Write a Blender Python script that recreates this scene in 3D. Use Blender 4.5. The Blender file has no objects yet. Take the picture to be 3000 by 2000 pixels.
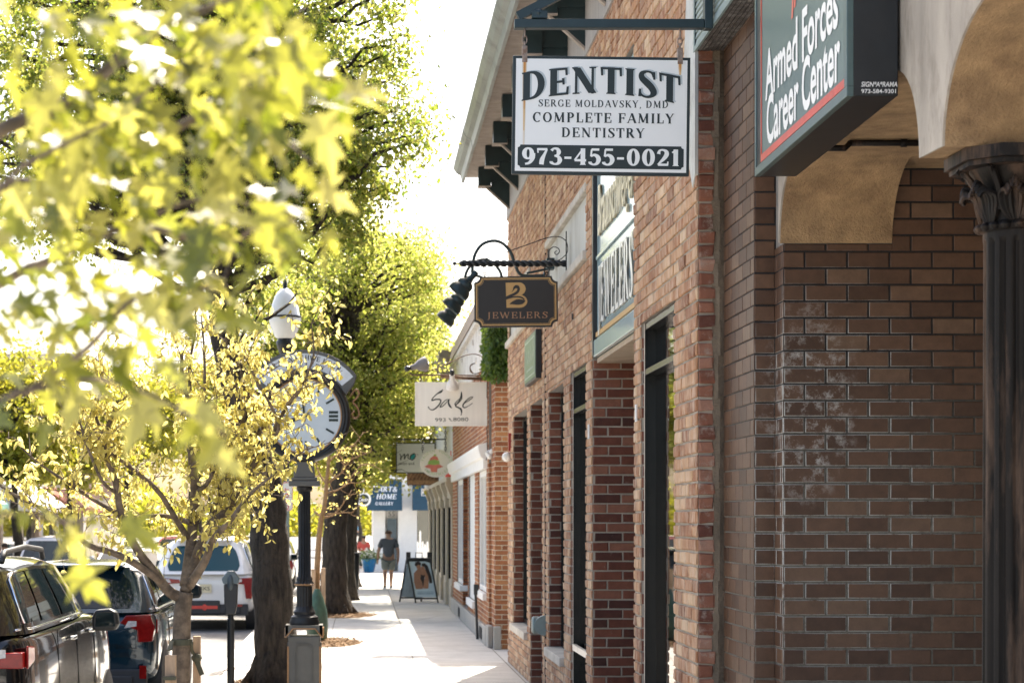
import bpy, math, random
import numpy as np
from mathutils import Vector, Matrix
R = math.radians
S = bpy.context.scene
COL = S.collection
# ------------------------------------------------------------------ camera, sky, sun, exposure
FPX = 6000.0          # focal length in pixels of the 3000 px wide photograph (72 mm on full frame)
VPX, VPY, EYE = 1062.0, 1522.0, 2.0
cd = bpy.data.cameras.new('camera'); cam = bpy.data.objects.new('camera', cd); COL.objects.link(cam)
cam.location = (0, 0, EYE); cam.rotation_euler = (R(90), 0, 0)
cd.sensor_width = 36; cd.lens = 72; cd.sensor_fit = 'HORIZONTAL'
cd.shift_x = (1500 - VPX) / 3000; cd.shift_y = (VPY - 1000) / 3000
cd.clip_start = 0.05; cd.clip_end = 3000
cd.dof.use_dof = True; cd.dof.focus_distance = 12.8; cd.dof.aperture_fstop = 6.0
S.camera = cam
SUN_AZ, SUN_EL = R(14), R(54)
wd = bpy.data.worlds.new('World'); S.world = wd; wd.use_nodes = True
nt = wd.node_tree
sky = nt.nodes.new('ShaderNodeTexSky'); sky.sky_type = 'NISHITA'; sky.sun_disc = False
sky.sun_elevation = SUN_EL; sky.sun_rotation = SUN_AZ; sky.dust_density = 4.0; sky.air_density = 0.9; sky.ozone_density = 0.3
bg = nt.nodes['Background']; bg.inputs['Strength'].default_value = 0.15
nt.links.new(sky.outputs[0], bg.inputs['Color'])
sd = bpy.data.lights.new('sun', 'SUN'); sd.energy = 4.6; sd.angle = R(0.5); sd.color = (1.0, 0.95, 0.86)
so = bpy.data.objects.new('sun', sd); COL.objects.link(so)
sv = Vector((math.cos(SUN_EL) * math.sin(SUN_AZ), math.cos(SUN_EL) * math.cos(SUN_AZ), math.sin(SUN_EL)))
so.rotation_euler = (-sv).to_track_quat('-Z', 'Y').to_euler(); so.location = sv * 60
S.view_settings.view_transform = 'Standard'; S.view_settings.look = 'None'
S.view_settings.exposure = 1.65; S.view_settings.gamma = 1.0
S.view_settings.use_white_balance = True; S.view_settings.white_balance_temperature = 6900; S.view_settings.white_balance_tint = 10
S.cycles.max_bounces = 8; S.cycles.diffuse_bounces = 4; S.cycles.transmission_bounces = 6; S.cycles.transparent_max_bounces = 8
S.cycles.sample_clamp_indirect = 8.0
try:
    S.cycles.use_denoising = True
except Exception:
    pass

# ------------------------------------------------------------------ helpers
def W(px, py, Y):                      # photograph pixel at distance Y -> point of the street
    return Vector(((px - VPX) * Y / FPX, Y, EYE - (py - VPY) * Y / FPX))
def WX(px, X):                         # distance at which a pixel column meets the plane x = X
    return FPX * X / (px - VPX)

class MB:
    def __init__(s): s.v = []; s.f = []; s.r = []; s.m = []
    def add(s, vs, fs, rnd=0.5, mi=0):
        b = len(s.v); s.v.extend([tuple(p) for p in vs])
        for f in fs:
            s.f.append([b + i for i in f]); s.r.append(rnd); s.m.append(mi)
    def box(s, x0, y0, z0, x1, y1, z1, rnd=0.5, mi=0):
        x0, x1 = sorted((x0, x1)); y0, y1 = sorted((y0, y1)); z0, z1 = sorted((z0, z1))
        s.add([(x0,y0,z0),(x1,y0,z0),(x1,y1,z0),(x0,y1,z0),(x0,y0,z1),(x1,y0,z1),(x1,y1,z1),(x0,y1,z1)],
              [(0,3,2,1),(4,5,6,7),(0,1,5,4),(1,2,6,5),(2,3,7,6),(3,0,4,7)], rnd, mi)
    def obox(s, c, a, b, d, rnd=0.5, mi=0):     # centre and three half-vectors
        c, a, b, d = Vector(c), Vector(a), Vector(b), Vector(d)
        vs = [c + i*a + j*b + k*d for k in (-1, 1) for (i, j) in ((-1,-1),(1,-1),(1,1),(-1,1))]
        s.add(vs, [(0,3,2,1),(4,5,6,7),(0,1,5,4),(1,2,6,5),(2,3,7,6),(3,0,4,7)], rnd, mi)
    def beam(s, p, q, w, h, up=(0,0,1), mi=0):  # rectangular bar from p to q
        p, q = Vector(p), Vector(q); d = (q - p); n = d.normalized(); u = Vector(up)
        sx = n.cross(u)
        if sx.length < 1e-4: sx = n.cross(Vector((1, 0, 0)))
        sx.normalize(); uz = sx.cross(n).normalized()
        s.obox((p + q) / 2, d / 2, sx * w / 2, uz * h / 2, mi=mi)
    def tube(s, pts, rad, n=8, cap=True, rnd=0.5, mi=0):
        pts = [Vector(p) for p in pts]; k = len(pts)
        if not hasattr(rad, '__len__'): rad = [rad] * k
        vs = []; fs = []
        t0 = (pts[1] - pts[0]).normalized()
        a = t0.cross(Vector((0, 0, 1)))
        if a.length < 0.05: a = t0.cross(Vector((1, 0, 0)))
        a.normalize()
        for i, p in enumerate(pts):
            t = (pts[min(i + 1, k - 1)] - pts[max(i - 1, 0)])
            t = t.normalized() if t.length > 1e-9 else t0
            a = (a - t * a.dot(t))
            a = a.normalized() if a.length > 1e-6 else t.orthogonal().normalized()
            b = t.cross(a)
            for j in range(n):
                an = 2 * math.pi * j / n
                vs.append(p + (a * math.cos(an) + b * math.sin(an)) * rad[i])
        for i in range(k - 1):
            for j in range(n):
                j2 = (j + 1) % n
                fs.append((i*n + j, i*n + j2, (i+1)*n + j2, (i+1)*n + j))
        if cap:
            fs.append(tuple(range(n - 1, -1, -1))); fs.append(tuple((k-1)*n + j for j in range(n)))
        s.add(vs, fs, rnd, mi)
    def lathe(s, prof, c=(0, 0, 0), n=24, M=None, flute=None, mi=0, rnd=0.5, cap=True):
        c = Vector(c); vs = []; fs = []; k = len(prof)
        for i, (r, z) in enumerate(prof):
            for j in range(n):
                an = 2 * math.pi * j / n; rr = r
                if flute and flute[1] <= z <= flute[2]:
                    rr = r - flute[3] * max(0, math.cos(an * flute[0])) ** 0.7 if math.cos(an * flute[0]) > 0 else r
                p = Vector((rr * math.cos(an), rr * math.sin(an), z))
                vs.append(c + (M @ p if M else p))
        for i in range(k - 1):
            for j in range(n):
                j2 = (j + 1) % n
                fs.append((i*n + j, i*n + j2, (i+1)*n + j2, (i+1)*n + j))
        if cap: fs.append(tuple(range(n - 1, -1, -1))); fs.append(tuple((k-1)*n + j for j in range(n)))
        s.add(vs, fs, rnd, mi)
    def prism(s, poly, O, U, V, D, mi=0, rnd=0.5):      # flat outline (u, v) at O, thickness vector D
        O, U, V, D = Vector(O), Vector(U), Vector(V), Vector(D); n = len(poly)
        a = [O + U * u + V * v for u, v in poly]; b = [p + D for p in a]
        s.add(a + b, [tuple(range(n - 1, -1, -1)), tuple(range(n, 2*n))] + [(i, (i+1) % n, n + (i+1) % n, n + i) for i in range(n)], rnd, mi)
    def sheet(s, poly, O, U, V, mi=0, rnd=0.5):
        O, U, V = Vector(O), Vector(U), Vector(V)
        s.add([O + U * u + V * v for u, v in poly], [tuple(range(len(poly)))], rnd, mi)
    def ball(s, c, r, n=12, mi=0, rnd=0.5):
        r = r if hasattr(r, '__len__') else (r, r, r); c = Vector(c); m = n // 2; vs = []; fs = []
        for i in range(m + 1):
            t = math.pi * (i + 0.02) / (m + 0.04)
            for j in range(n):
                a = 2 * math.pi * j / n
                vs.append(c + Vector((r[0]*math.sin(t)*math.cos(a), r[1]*math.sin(t)*math.sin(a), r[2]*math.cos(t))))
        for i in range(m):
            for j in range(n):
                j2 = (j+1) % n; fs.append((i*n+j, (i+1)*n+j, (i+1)*n+j2, i*n+j2))
        fs.append(tuple(range(n))); fs.append(tuple(m*n + n-1-j for j in range(n)))
        s.add(vs, fs, rnd, mi)
    def build(s, name, mats, parent=None, smooth=False, local=False, bevel=0, sub=0, smooth_angle=None):
        off = Vector((0, 0, 0))
        if parent is not None and not local:
            p = parent
            while p: off += p.location; p = p.parent
        vs = np.array(s.v, dtype=np.float32) - np.array(off, dtype=np.float32) if s.v else np.zeros((0, 3))
        me = bpy.data.meshes.new(name); me.from_pydata(vs.tolist(), [], s.f)
        mats = mats if isinstance(mats, (list, tuple)) else [mats]
        for m in mats: me.materials.append(m)
        if len(mats) > 1: me.polygons.foreach_set('material_index', s.m)
        at = me.attributes.new('rnd', 'FLOAT', 'FACE'); at.data.foreach_set('value', np.array(s.r, dtype=np.float32))
        if smooth: me.polygons.foreach_set('use_smooth', [True] * len(me.polygons))
        me.update()
        o = bpy.data.objects.new(name, me); COL.objects.link(o)
        if parent is not None: o.parent = parent
        if bevel:
            b = o.modifiers.new('edge', 'BEVEL'); b.width = bevel; b.segments = 2; b.limit_method = 'ANGLE'; b.angle_limit = R(40)
        if sub:
            b = o.modifiers.new('round', 'SUBSURF'); b.levels = sub; b.render_levels = sub
        if smooth_angle:
            me.set_sharp_from_angle(angle=R(smooth_angle)); me.polygons.foreach_set('use_smooth', [True] * len(me.polygons))
        return o

def tag(o, label=None, cat=None, group=None, kind=None):
    if label: o['label'] = label
    if cat: o['category'] = cat
    if group: o['group'] = group
    if kind: o['kind'] = kind
    return o
def thing(name, label, cat, loc=(0, 0, 0), rz=0, group=None):
    o = bpy.data.objects.new(name, None); COL.objects.link(o); o.location = loc; o.rotation_euler = (0, 0, rz)
    o.empty_display_size = 0.2
    return tag(o, label, cat, group)
def dup(root, loc, rz=0, label=None):
    r = root.copy(); COL.objects.link(r); r.location = loc; r.rotation_euler = (0, 0, rz)
    if label: r['label'] = label
    for ch in list(root.children):
        c = ch.copy(); COL.objects.link(c); c.parent = r
        for g in list(ch.children):
            d = g.copy(); COL.objects.link(d); d.parent = c
    return r
def arc(cx, cy, r, a0, a1, n):
    return [(cx + r * math.cos(R(a0 + (a1 - a0) * i / n)), cy + r * math.sin(R(a0 + (a1 - a0) * i / n))) for i in range(n + 1)]
def spline(pts, n=6):                   # Catmull-Rom through tuples of any length
    P = [np.array(p, float) for p in pts]; P = [2*P[0]-P[1]] + P + [2*P[-1]-P[-2]]; out = []
    for i in range(1, len(P) - 2):
        for k in range(n):
            t = k / n
            out.append(0.5 * ((2*P[i]) + (-P[i-1]+P[i+1])*t + (2*P[i-1]-5*P[i]+4*P[i+1]-P[i+2])*t*t + (-P[i-1]+3*P[i]-3*P[i+1]+P[i+2])*t**3))
    out.append(P[-2]); return [tuple(p) for p in out]

# ------------------------------------------------------------------ materials
def newmat(name):
    m = bpy.data.materials.new(name); m.use_nodes = True
    return m, m.node_tree, m.node_tree.nodes['Principled BSDF']
def noise_(t, scale, detail=4, rough=0.6, vec=None, stretch=None):
    tc = t.nodes.new('ShaderNodeTexCoord'); n = t.nodes.new('ShaderNodeTexNoise')
    n.inputs['Scale'].default_value = scale; n.inputs['Detail'].default_value = detail; n.inputs['Roughness'].default_value = rough
    src = tc.outputs['Object']
    if stretch:
        mp = t.nodes.new('ShaderNodeMapping'); mp.inputs['Scale'].default_value = stretch
        t.links.new(src, mp.inputs['Vector']); src = mp.outputs[0]
    t.links.new(src, n.inputs['Vector']); return n.outputs['Fac']
def ramp_(t, fac, stops):
    r = t.nodes.new('ShaderNodeValToRGB'); cr = r.color_ramp
    while len(cr.elements) < len(stops): cr.elements.new(0.5)
    for e, (p, c) in zip(cr.elements, stops): e.position = p; e.color = (c[0], c[1], c[2], 1) if hasattr(c, '__len__') else (c, c, c, 1)
    t.links.new(fac, r.inputs[0]); return r.outputs[0]
def mix_(t, fac, a, b, mode='MIX'):
    m = t.nodes.new('ShaderNodeMix'); m.data_type = 'RGBA'; m.blend_type = mode
    for sock, val in ((m.inputs[0], fac), (m.inputs[6], a), (m.inputs[7], b)):
        if hasattr(val, 'is_linked') or hasattr(val, 'links'): t.links.new(val, sock)
        elif hasattr(val, '__len__'): sock.default_value = (*val[:3], 1)
        else: sock.default_value = val
    return m.outputs[2]
def bump_(t, bs, h, strength=0.4, dist=0.01):
    b = t.nodes.new('ShaderNodeBump'); b.inputs['Strength'].default_value = strength; b.inputs['Distance'].default_value = dist
    t.links.new(h, b.inputs['Height']); t.links.new(b.outputs[0], bs.inputs['Normal'])
def Mt(name, col, rough=0.6, metal=0.0, var=0.18, scale=6, bump=0.0, bscale=60, bdist=0.004, spec=0.5, coat=0.0, stretch=None, dirt=None, dscale=3, rvar=0.0):
    m, t, b = newmat(name)
    f = noise_(t, scale, 5, 0.62, stretch=stretch)
    lo = [c * (1 - var) for c in col]; hi = [min(1, c * (1 + var)) for c in col]
    c = ramp_(t, f, [(0.3, lo), (0.7, hi)])
    if dirt:
        f2 = noise_(t, dscale, 6, 0.7, stretch=stretch)
        c = mix_(t, ramp_(t, f2, [(0.48, 0.0), (0.68, 1.0)]), c, dirt)
    t.links.new(c, b.inputs['Base Color'])
    b.inputs['Roughness'].default_value = rough; b.inputs['Metallic'].default_value = metal
    b.inputs['Specular IOR Level'].default_value = spec; b.inputs['Coat Weight'].default_value = coat; b.inputs['Coat Roughness'].default_value = 0.04
    if rvar:
        f3 = noise_(t, scale * 2.3, 5, 0.6)
        t.links.new(ramp_(t, f3, [(0.3, max(0.03, rough - rvar)), (0.7, min(1, rough + rvar))]), b.inputs['Roughness'])
    if bump: bump_(t, b, noise_(t, bscale, 6, 0.65), bump, bdist)
    return m
def attr_(t, name='rnd'):
    a = t.nodes.new('ShaderNodeAttribute'); a.attribute_name = name; return a.outputs['Fac']
def brick_mat(name, stops, rough=0.85, stain=None, stain_amt=(0.55, 0.75), stain_scale=9, bump=0.5, grain=70, stretch=None, patch=None, zone=None):
    m, t, b = newmat(name)
    c = ramp_(t, attr_(t), stops)
    f = noise_(t, 14, 6, 0.7, stretch=stretch)
    c = mix_(t, 0.75, c, ramp_(t, f, [(0.25, 0.62), (0.75, 1.3)]), 'MULTIPLY')
    if stain:
        f2 = noise_(t, stain_scale, 8, 0.75, stretch=stretch)
        k = ramp_(t, f2, [(stain_amt[0], 0.0), (stain_amt[1], 1.0)])
        if patch:                        # stain only inside a soft blotch of the wall
            f3 = noise_(t, patch[0], 3, 0.5)
            k = mix_(t, 1.0, k, ramp_(t, f3, [(patch[1], 0.0), (patch[2], 1.0)]), 'MULTIPLY')
        if zone:                         # salt bloom round one damp place of the wall
            tc = t.nodes.new('ShaderNodeTexCoord'); v1 = t.nodes.new('ShaderNodeVectorMath'); v1.operation = 'SUBTRACT'; v1.inputs[1].default_value = zone[0]
            v2 = t.nodes.new('ShaderNodeVectorMath'); v2.operation = 'DIVIDE'; v2.inputs[1].default_value = zone[1]; v3 = t.nodes.new('ShaderNodeVectorMath'); v3.operation = 'LENGTH'
            t.links.new(tc.outputs['Object'], v1.inputs[0]); t.links.new(v1.outputs[0], v2.inputs[0]); t.links.new(v2.outputs[0], v3.inputs[0])
            ad = t.nodes.new('ShaderNodeMath'); ad.operation = 'MULTIPLY_ADD'; t.links.new(noise_(t, 4, 4, .6), ad.inputs[0]); ad.inputs[1].default_value = .8; t.links.new(v3.outputs['Value'], ad.inputs[2])
            mr = t.nodes.new('ShaderNodeMapRange'); mr.inputs[1].default_value = zone[2] + .4; mr.inputs[2].default_value = zone[3] + .4; mr.inputs[3].default_value = 1; mr.inputs[4].default_value = 0
            t.links.new(ad.outputs[0], mr.inputs[0]); k = mix_(t, 1.0, k, mr.outputs[0], 'MULTIPLY')
        c = mix_(t, k, c, stain)
    t.links.new(c, b.inputs['Base Color']); b.inputs['Roughness'].default_value = rough
    b.inputs['Specular IOR Level'].default_value = 0.35
    bump_(t, b, noise_(t, grain, 6, 0.7), bump, 0.006)
    return m
def leaf_mat(name, stops, tstops, tw=0.5, gloss=0.5, rough=0.4):
    m, t, b = newmat(name)
    a = attr_(t)
    c = ramp_(t, a, stops); ct = ramp_(t, a, tstops)
    t.links.new(c, b.inputs['Base Color']); b.inputs['Roughness'].default_value = rough; b.inputs['Specular IOR Level'].default_value = gloss
    tr = t.nodes.new('ShaderNodeBsdfTranslucent'); t.links.new(ct, tr.inputs['Color'])
    mx = t.nodes.new('ShaderNodeMixShader'); mx.inputs[0].default_value = tw
    t.links.new(b.outputs[0], mx.inputs[1]); t.links.new(tr.outputs[0], mx.inputs[2])
    t.links.new(mx.outputs[0], t.nodes['Material Output'].inputs['Surface'])
    return m
def glass_mat(name, tint=(0.02, 0.025, 0.028), rough=0.02, alpha=None, ior=1.5, spec=.5):
    m, t, b = newmat(name)
    b.inputs['Base Color'].default_value = (*tint, 1); b.inputs['Roughness'].default_value = rough
    b.inputs['Specular IOR Level'].default_value = spec; b.inputs['IOR'].default_value = ior
    if alpha:
        tr = t.nodes.new('ShaderNodeBsdfTransparent'); tr.inputs[0].default_value = (alpha, alpha * 1.03, alpha * 1.02, 1)
        gl = t.nodes.new('ShaderNodeBsdfGlossy'); gl.inputs['Roughness'].default_value = 0.02
        fr = t.nodes.new('ShaderNodeFresnel'); fr.inputs[0].default_value = 2.0
        mx = t.nodes.new('ShaderNodeMixShader'); t.links.new(fr.outputs[0], mx.inputs[0])
        t.links.new(tr.outputs[0], mx.inputs[1]); t.links.new(gl.outputs[0], mx.inputs[2])
        t.links.new(mx.outputs[0], t.nodes['Material Output'].inputs['Surface'])
    return m
# ------------------------------------------------------------------ brick masonry, one real brick at a time
def rect_minus(rects, h):
    out = []
    for (a, b, c, d) in rects:
        e, f, g, k = h
        if f <= a or e >= b or k <= c or g >= d: out.append((a, b, c, d)); continue
        if e > a: out.append((a, e, c, d))
        if f < b: out.append((f, b, c, d))
        m0, m1 = max(a, e), min(b, f)
        if g > c: out.append((m0, m1, c, g))
        if k < d: out.append((m0, m1, k, d))
    return out
def bricks(mb, O, U, N, u0, u1, v0, v1, L, H, m, holes=(), depth=0.01, jit=0.002, seed=1, shift=0.0, wob=0.0, edge=None):
    """bricks laid on the plane O + u U + v Z, standing DEPTH proud of the mortar; material 0 brick, 1 mortar"""
    rg = random.Random(seed); O, U, N = Vector(O), Vector(U), Vector(N); Z = Vector((0, 0, 1))
    P = lambda u, v, d: O + U * u + Z * v + N * d
    us = sorted({u0, u1, *[x for h in holes for x in h[:2] if u0 < x < u1]}); vs = sorted({v0, v1, *[x for h in holes for x in h[2:] if v0 < x < v1]})
    for i in range(len(us) - 1):
        for j in range(len(vs) - 1):
            cu, cv = (us[i] + us[i+1]) / 2, (vs[j] + vs[j+1]) / 2
            if any(h[0] < cu < h[1] and h[2] < cv < h[3] for h in holes): continue
            mb.add([P(us[i], vs[j], 0), P(us[i+1], vs[j], 0), P(us[i+1], vs[j+1], 0), P(us[i], vs[j+1], 0)], [(0, 1, 2, 3)], rg.random(), 1)
    r0 = int(math.floor(v0 / H)); r1 = int(math.ceil(v1 / H))
    for r in range(r0, r1 + 1):
        va, vb = r * H + m / 2, (r + 1) * H - m / 2
        sh = shift + (L / 2 if r % 2 else 0) + rg.uniform(-1, 1) * wob
        k0 = int(math.floor((u0 - sh) / L)); k1 = int(math.ceil((u1 - sh) / L))
        j0 = sh + k0 * L
        for k in range(k0, k1 + 1):
            j1 = sh + (k + 1) * L + rg.uniform(-1, 1) * wob * 0.6
            rs = [(max(j0 + m / 2, u0), min(j1 - m / 2, u1), max(va, v0), min(vb, v1))]
            j0 = j1
            if rs[0][1] - rs[0][0] < 0.012 or rs[0][3] - rs[0][2] < 0.012: continue
            for h in holes: rs = rect_minus(rs, h)
            rn = rg.random(); dp = depth * rg.uniform(0.6, 1.2)
            for (a, b, c, d) in rs:
                if b - a < 0.012 or d - c < 0.012: continue
                ch = min(0.004 + jit*.4, m * 0.4); J = lambda: rg.uniform(-jit, jit)
                if edge: ch = .0035
                bk = [P(a, c, -0.002), P(b, c, -0.002), P(b, d, -0.002), P(a, d, -0.002)]
                md = [P(a + J(), c + J(), dp - ch), P(b + J(), c + J(), dp - ch), P(b + J(), d + J(), dp - ch), P(a + J(), d + J(), dp - ch)]
                fr = [P(a + ch + J(), c + ch + J(), dp), P(b - ch + J(), c + ch + J(), dp), P(b - ch + J(), d - ch + J(), dp + J()), P(a + ch + J(), d - ch + J(), dp)]
                mb.add(bk + md + fr, [(8, 9, 10, 11)] + [(i, (i + 1) % 4, (i + 1) % 4 + 4, i + 4) for i in range(4)], rn, 0)
                b0 = len(mb.v) - 12
                for i in range(4): mb.f.append([b0 + i + 4, b0 + (i + 1) % 4 + 4, b0 + (i + 1) % 4 + 8, b0 + i + 8]); mb.r.append(rn); mb.m.append(edge or 0)

# ------------------------------------------------------------------ lettering
def sans(mb, body, O, U, V, h, align='CENTER', bold=0.0, shear=0.0, xs=1.0, width=None, mi=0, spacing=1.0):
    """writing in the built-in sans face; cap height about 0.73 h; O is the middle of the baseline"""
    cu = bpy.data.curves.new('t', 'FONT'); cu.body = body; cu.size = 1.0; cu.align_x = align; cu.offset = bold; cu.shear = shear
    cu.resolution_u = 4; cu.space_character = spacing
    o = bpy.data.objects.new('t', cu); COL.objects.link(o)
    dg = bpy.context.evaluated_depsgraph_get(); dg.update()
    me = bpy.data.meshes.new_from_object(o.evaluated_get(dg)); bpy.data.objects.remove(o)
    pts = np.array([v.co[:2] for v in me.vertices]) if len(me.vertices) else np.zeros((0, 2))
    if width and len(pts): xs = width / (h * (pts[:, 0].max() - pts[:, 0].min()))
    O, U, V = Vector(O), Vector(U), Vector(V)
    mb.add([O + U * (x * h * xs) + V * (y * h) for x, y in pts], [tuple(p.vertices) for p in me.polygons], 0.5, mi)
    bpy.data.meshes.remove(me)
# a hand-cut roman: every letter is stems, hairlines, bowls and serifs
GL = {
 'A': (.86, [('l',.10,0,.44,1,'t'),('l',.44,1,.76,0,'T'),('l',.2,.33,.64,.33,'t'),('s',.1,0,.26),('s',.76,0,.3)]),
 'B': (.74, [('l',.18,0,.18,1,'T'),('s',.14,0,.26),('s',.14,1,.26),('e',.32,.75,.27,.22,-90,90),('e',.32,.27,.33,.24,-90,90),('l',.18,.97,.33,.97,'t'),('l',.18,.52,.33,.52,'t'),('l',.18,.03,.33,.03,'t')]),
 'C': (.82, [('e',.46,.5,.36,.47,48,312),('k',.69,.98,.66)]),
 'D': (.88, [('l',.19,0,.19,1,'T'),('s',.14,0,.26),('s',.14,1,.26),('e',.36,.5,.39,.46,-90,90),('l',.19,.965,.37,.965,'t'),('l',.19,.035,.37,.035,'t')]),
 'E': (.74, [('l',.19,0,.19,1,'T'),('s',.14,0,.26),('s',.14,1,.26),('l',.19,.96,.62,.96,'t'),('l',.19,.5,.52,.5,'t'),('l',.19,.04,.66,.04,'t'),('k',.62,1,.72),('k',.52,.62,.38),('k',.66,0,.3)]),
 'F': (.7, [('l',.19,0,.19,1,'T'),('s',.17,0,.34),('s',.14,1,.26),('l',.19,.96,.62,.96,'t'),('l',.19,.5,.52,.5,'t'),('k',.62,1,.72),('k',.52,.62,.38)]),
 'G': (.9, [('e',.46,.5,.36,.47,48,318),('k',.69,.98,.66),('l',.72,.42,.72,.1,'T'),('s',.7,.43,.3)]),
 'H': (.9, [('l',.19,0,.19,1,'T'),('l',.71,0,.71,1,'T'),('l',.19,.52,.71,.52,'t'),('s',.19,0,.34),('s',.19,1,.34),('s',.71,0,.34),('s',.71,1,.34)]),
 'I': (.42, [('l',.21,0,.21,1,'T'),('s',.21,0,.36),('s',.21,1,.36)]),
 'J': (.5, [('l',.3,.1,.3,1,'T'),('s',.3,1,.36),('p',[(.3,.14,.18),(.27,-.1,.13),(.1,-.2,.06)])]),
 'K': (.86, [('l',.19,0,.19,1,'T'),('s',.19,0,.34),('s',.19,1,.34),('l',.22,.42,.68,.98,'t'),('l',.36,.56,.74,.02,'T'),('s',.68,1,.28),('s',.74,0,.28)]),
 'L': (.7, [('l',.19,0,.19,1,'T'),('s',.14,0,.26),('s',.19,1,.34),('l',.19,.04,.62,.04,'t'),('k',.62,0,.32)]),
 'M': (1.08, [('l',.15,0,.2,1,'t'),('l',.2,.98,.52,.08,'T'),('l',.52,.08,.84,.98,'t'),('l',.86,0,.84,1,'T'),('s',.15,0,.26),('s',.87,0,.32),('s',.17,1,.2),('s',.88,1,.22)]),
 'N': (.94, [('l',.18,0,.18,1,'t'),('l',.18,.98,.74,.02,'T'),('l',.74,0,.74,1,'t'),('s',.18,0,.28),('s',.13,1,.22),('s',.74,1,.28)]),
 'O': (.9, [('e',.45,.5,.36,.47,0,360)]),
 'P': (.74, [('l',.19,0,.19,1,'T'),('s',.19,0,.34),('s',.14,1,.26),('e',.34,.72,.29,.245,-90,90),('l',.19,.965,.35,.965,'t'),('l',.19,.475,.35,.475,'t')]),
 'R': (.84, [('l',.19,0,.19,1,'T'),('s',.19,0,.34),('s',.14,1,.26),('e',.34,.74,.27,.225,-90,90),('l',.19,.965,.35,.965,'t'),('l',.19,.515,.35,.515,'t'),('l',.4,.5,.7,.02,'T'),('s',.75,0,.22)]),
 'S': (.68, [('p',[(.56,.78,.07),(.5,.93,.08),(.33,.965,.075),(.16,.87,.14),(.17,.7,.19),(.34,.54,.22),(.5,.38,.21),(.56,.22,.19),(.46,.07,.1),(.28,.03,.075),(.13,.1,.08),(.09,.26,.07)]),('k',.57,.98,.7),('k',.09,.02,.3)]),
 'T': (.78, [('l',.39,0,.39,1,'T'),('s',.39,0,.36),('l',.06,.955,.72,.955,'t'),('k',.07,1,.68),('k',.71,1,.68)]),
 'U': (.9, [('l',.2,.35,.2,1,'T'),('l',.7,.3,.7,1,'t'),('s',.2,1,.34),('s',.7,1,.28),('e',.45,.33,.25,.3,180,360)]),
 'V': (.84, [('l',.12,1,.43,.02,'T'),('l',.43,.02,.72,1,'t'),('s',.13,1,.32),('s',.72,1,.26)]),
 'W': (1.2, [('l',.12,1,.38,.02,'T'),('l',.38,.02,.6,.95,'t'),('l',.6,1,.84,.02,'T'),('l',.84,.02,1.06,1,'t'),('s',.13,1,.3),('s',1.06,1,.26),('s',.6,1,.2)]),
 'Y': (.82, [('l',.12,1,.41,.45,'T'),('l',.41,.45,.7,1,'t'),('l',.41,0,.41,.48,'T'),('s',.41,0,.34),('s',.13,1,.32),('s',.7,1,.26)]),
 '&': (.92, [('p',[(.8,.5,.07),(.66,.2,.1),(.42,.04,.13),(.2,.1,.17),(.15,.28,.18),(.3,.5,.13),(.5,.68,.12),(.52,.86,.13),(.38,.96,.08),(.24,.84,.14),(.3,.64,.17),(.55,.3,.2),(.8,.02,.16)]),('s',.78,.5,.26)]),
 '-': (.5, [('l',.06,.42,.44,.42,'m')]), ',': (.3, [('p',[(.15,.1,.16),(.17,-.02,.12),(.08,-.18,.04)])]), ' ': (.36, []),
 '0': (.76, [('e',.38,.5,.29,.47,0,360)]),
 '1': (.5, [('l',.27,0,.27,1,'T'),('s',.27,0,.38),('l',.08,.8,.27,.97,'t')]),
 '2': (.7, [('p',[(.1,.72,.16),(.16,.92,.1),(.34,.965,.09),(.52,.86,.17),(.53,.66,.2),(.38,.42,.16),(.18,.2,.1),(.08,.06,.1)]),('l',.08,.07,.62,.07,'m'),('k',.6,.02,.26)]),
 '3': (.68, [('p',[(.1,.84,.14),(.22,.965,.09),(.42,.94,.14),(.5,.76,.19),(.42,.58,.12),(.26,.53,.07)]),('p',[(.26,.53,.07),(.48,.47,.14),(.56,.28,.2),(.48,.09,.15),(.28,.03,.09),(.1,.12,.14),(.09,.2,.14)])]),
 '4': (.74, [('l',.5,0,.5,1,'T'),('l',.5,.97,.06,.3,'t'),('l',.05,.28,.68,.28,'m'),('s',.5,0,.36)]),
 '5': (.68, [('l',.16,.94,.58,.94,'m'),('l',.17,.94,.13,.52,'t'),('p',[(.13,.52,.08),(.3,.61,.12),(.48,.52,.18),(.55,.32,.2),(.46,.1,.15),(.26,.03,.09),(.1,.12,.14),(.08,.2,.14)])]),
 '7': (.66, [('l',.08,.92,.6,.92,'m'),('p',[(.58,.92,.08),(.44,.6,.13),(.32,.3,.2),(.28,0,.2)]),('k',.08,.98,.7)]),
 '8': (.72, [('e',.36,.76,.22,.22,0,360),('e',.36,.27,.28,.26,0,360)]),
 '9': (.74, [('e',.36,.66,.27,.31,0,360),('p',[(.63,.68,.2),(.6,.36,.19),(.44,.1,.13),(.2,.02,.09)])]),
}
def strip(pts, ws):
    k = len(pts); L = []; Rr = []
    for i in range(k):
        a, b = np.array(pts[max(i-1, 0)]), np.array(pts[min(i+1, k-1)]); d = b - a
        d = d / (np.hypot(*d) + 1e-9); n = np.array((-d[1], d[0])); p = np.array(pts[i])
        L.append(p + n * ws[i] / 2); Rr.append(p - n * ws[i] / 2)
    return L, Rr
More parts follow.
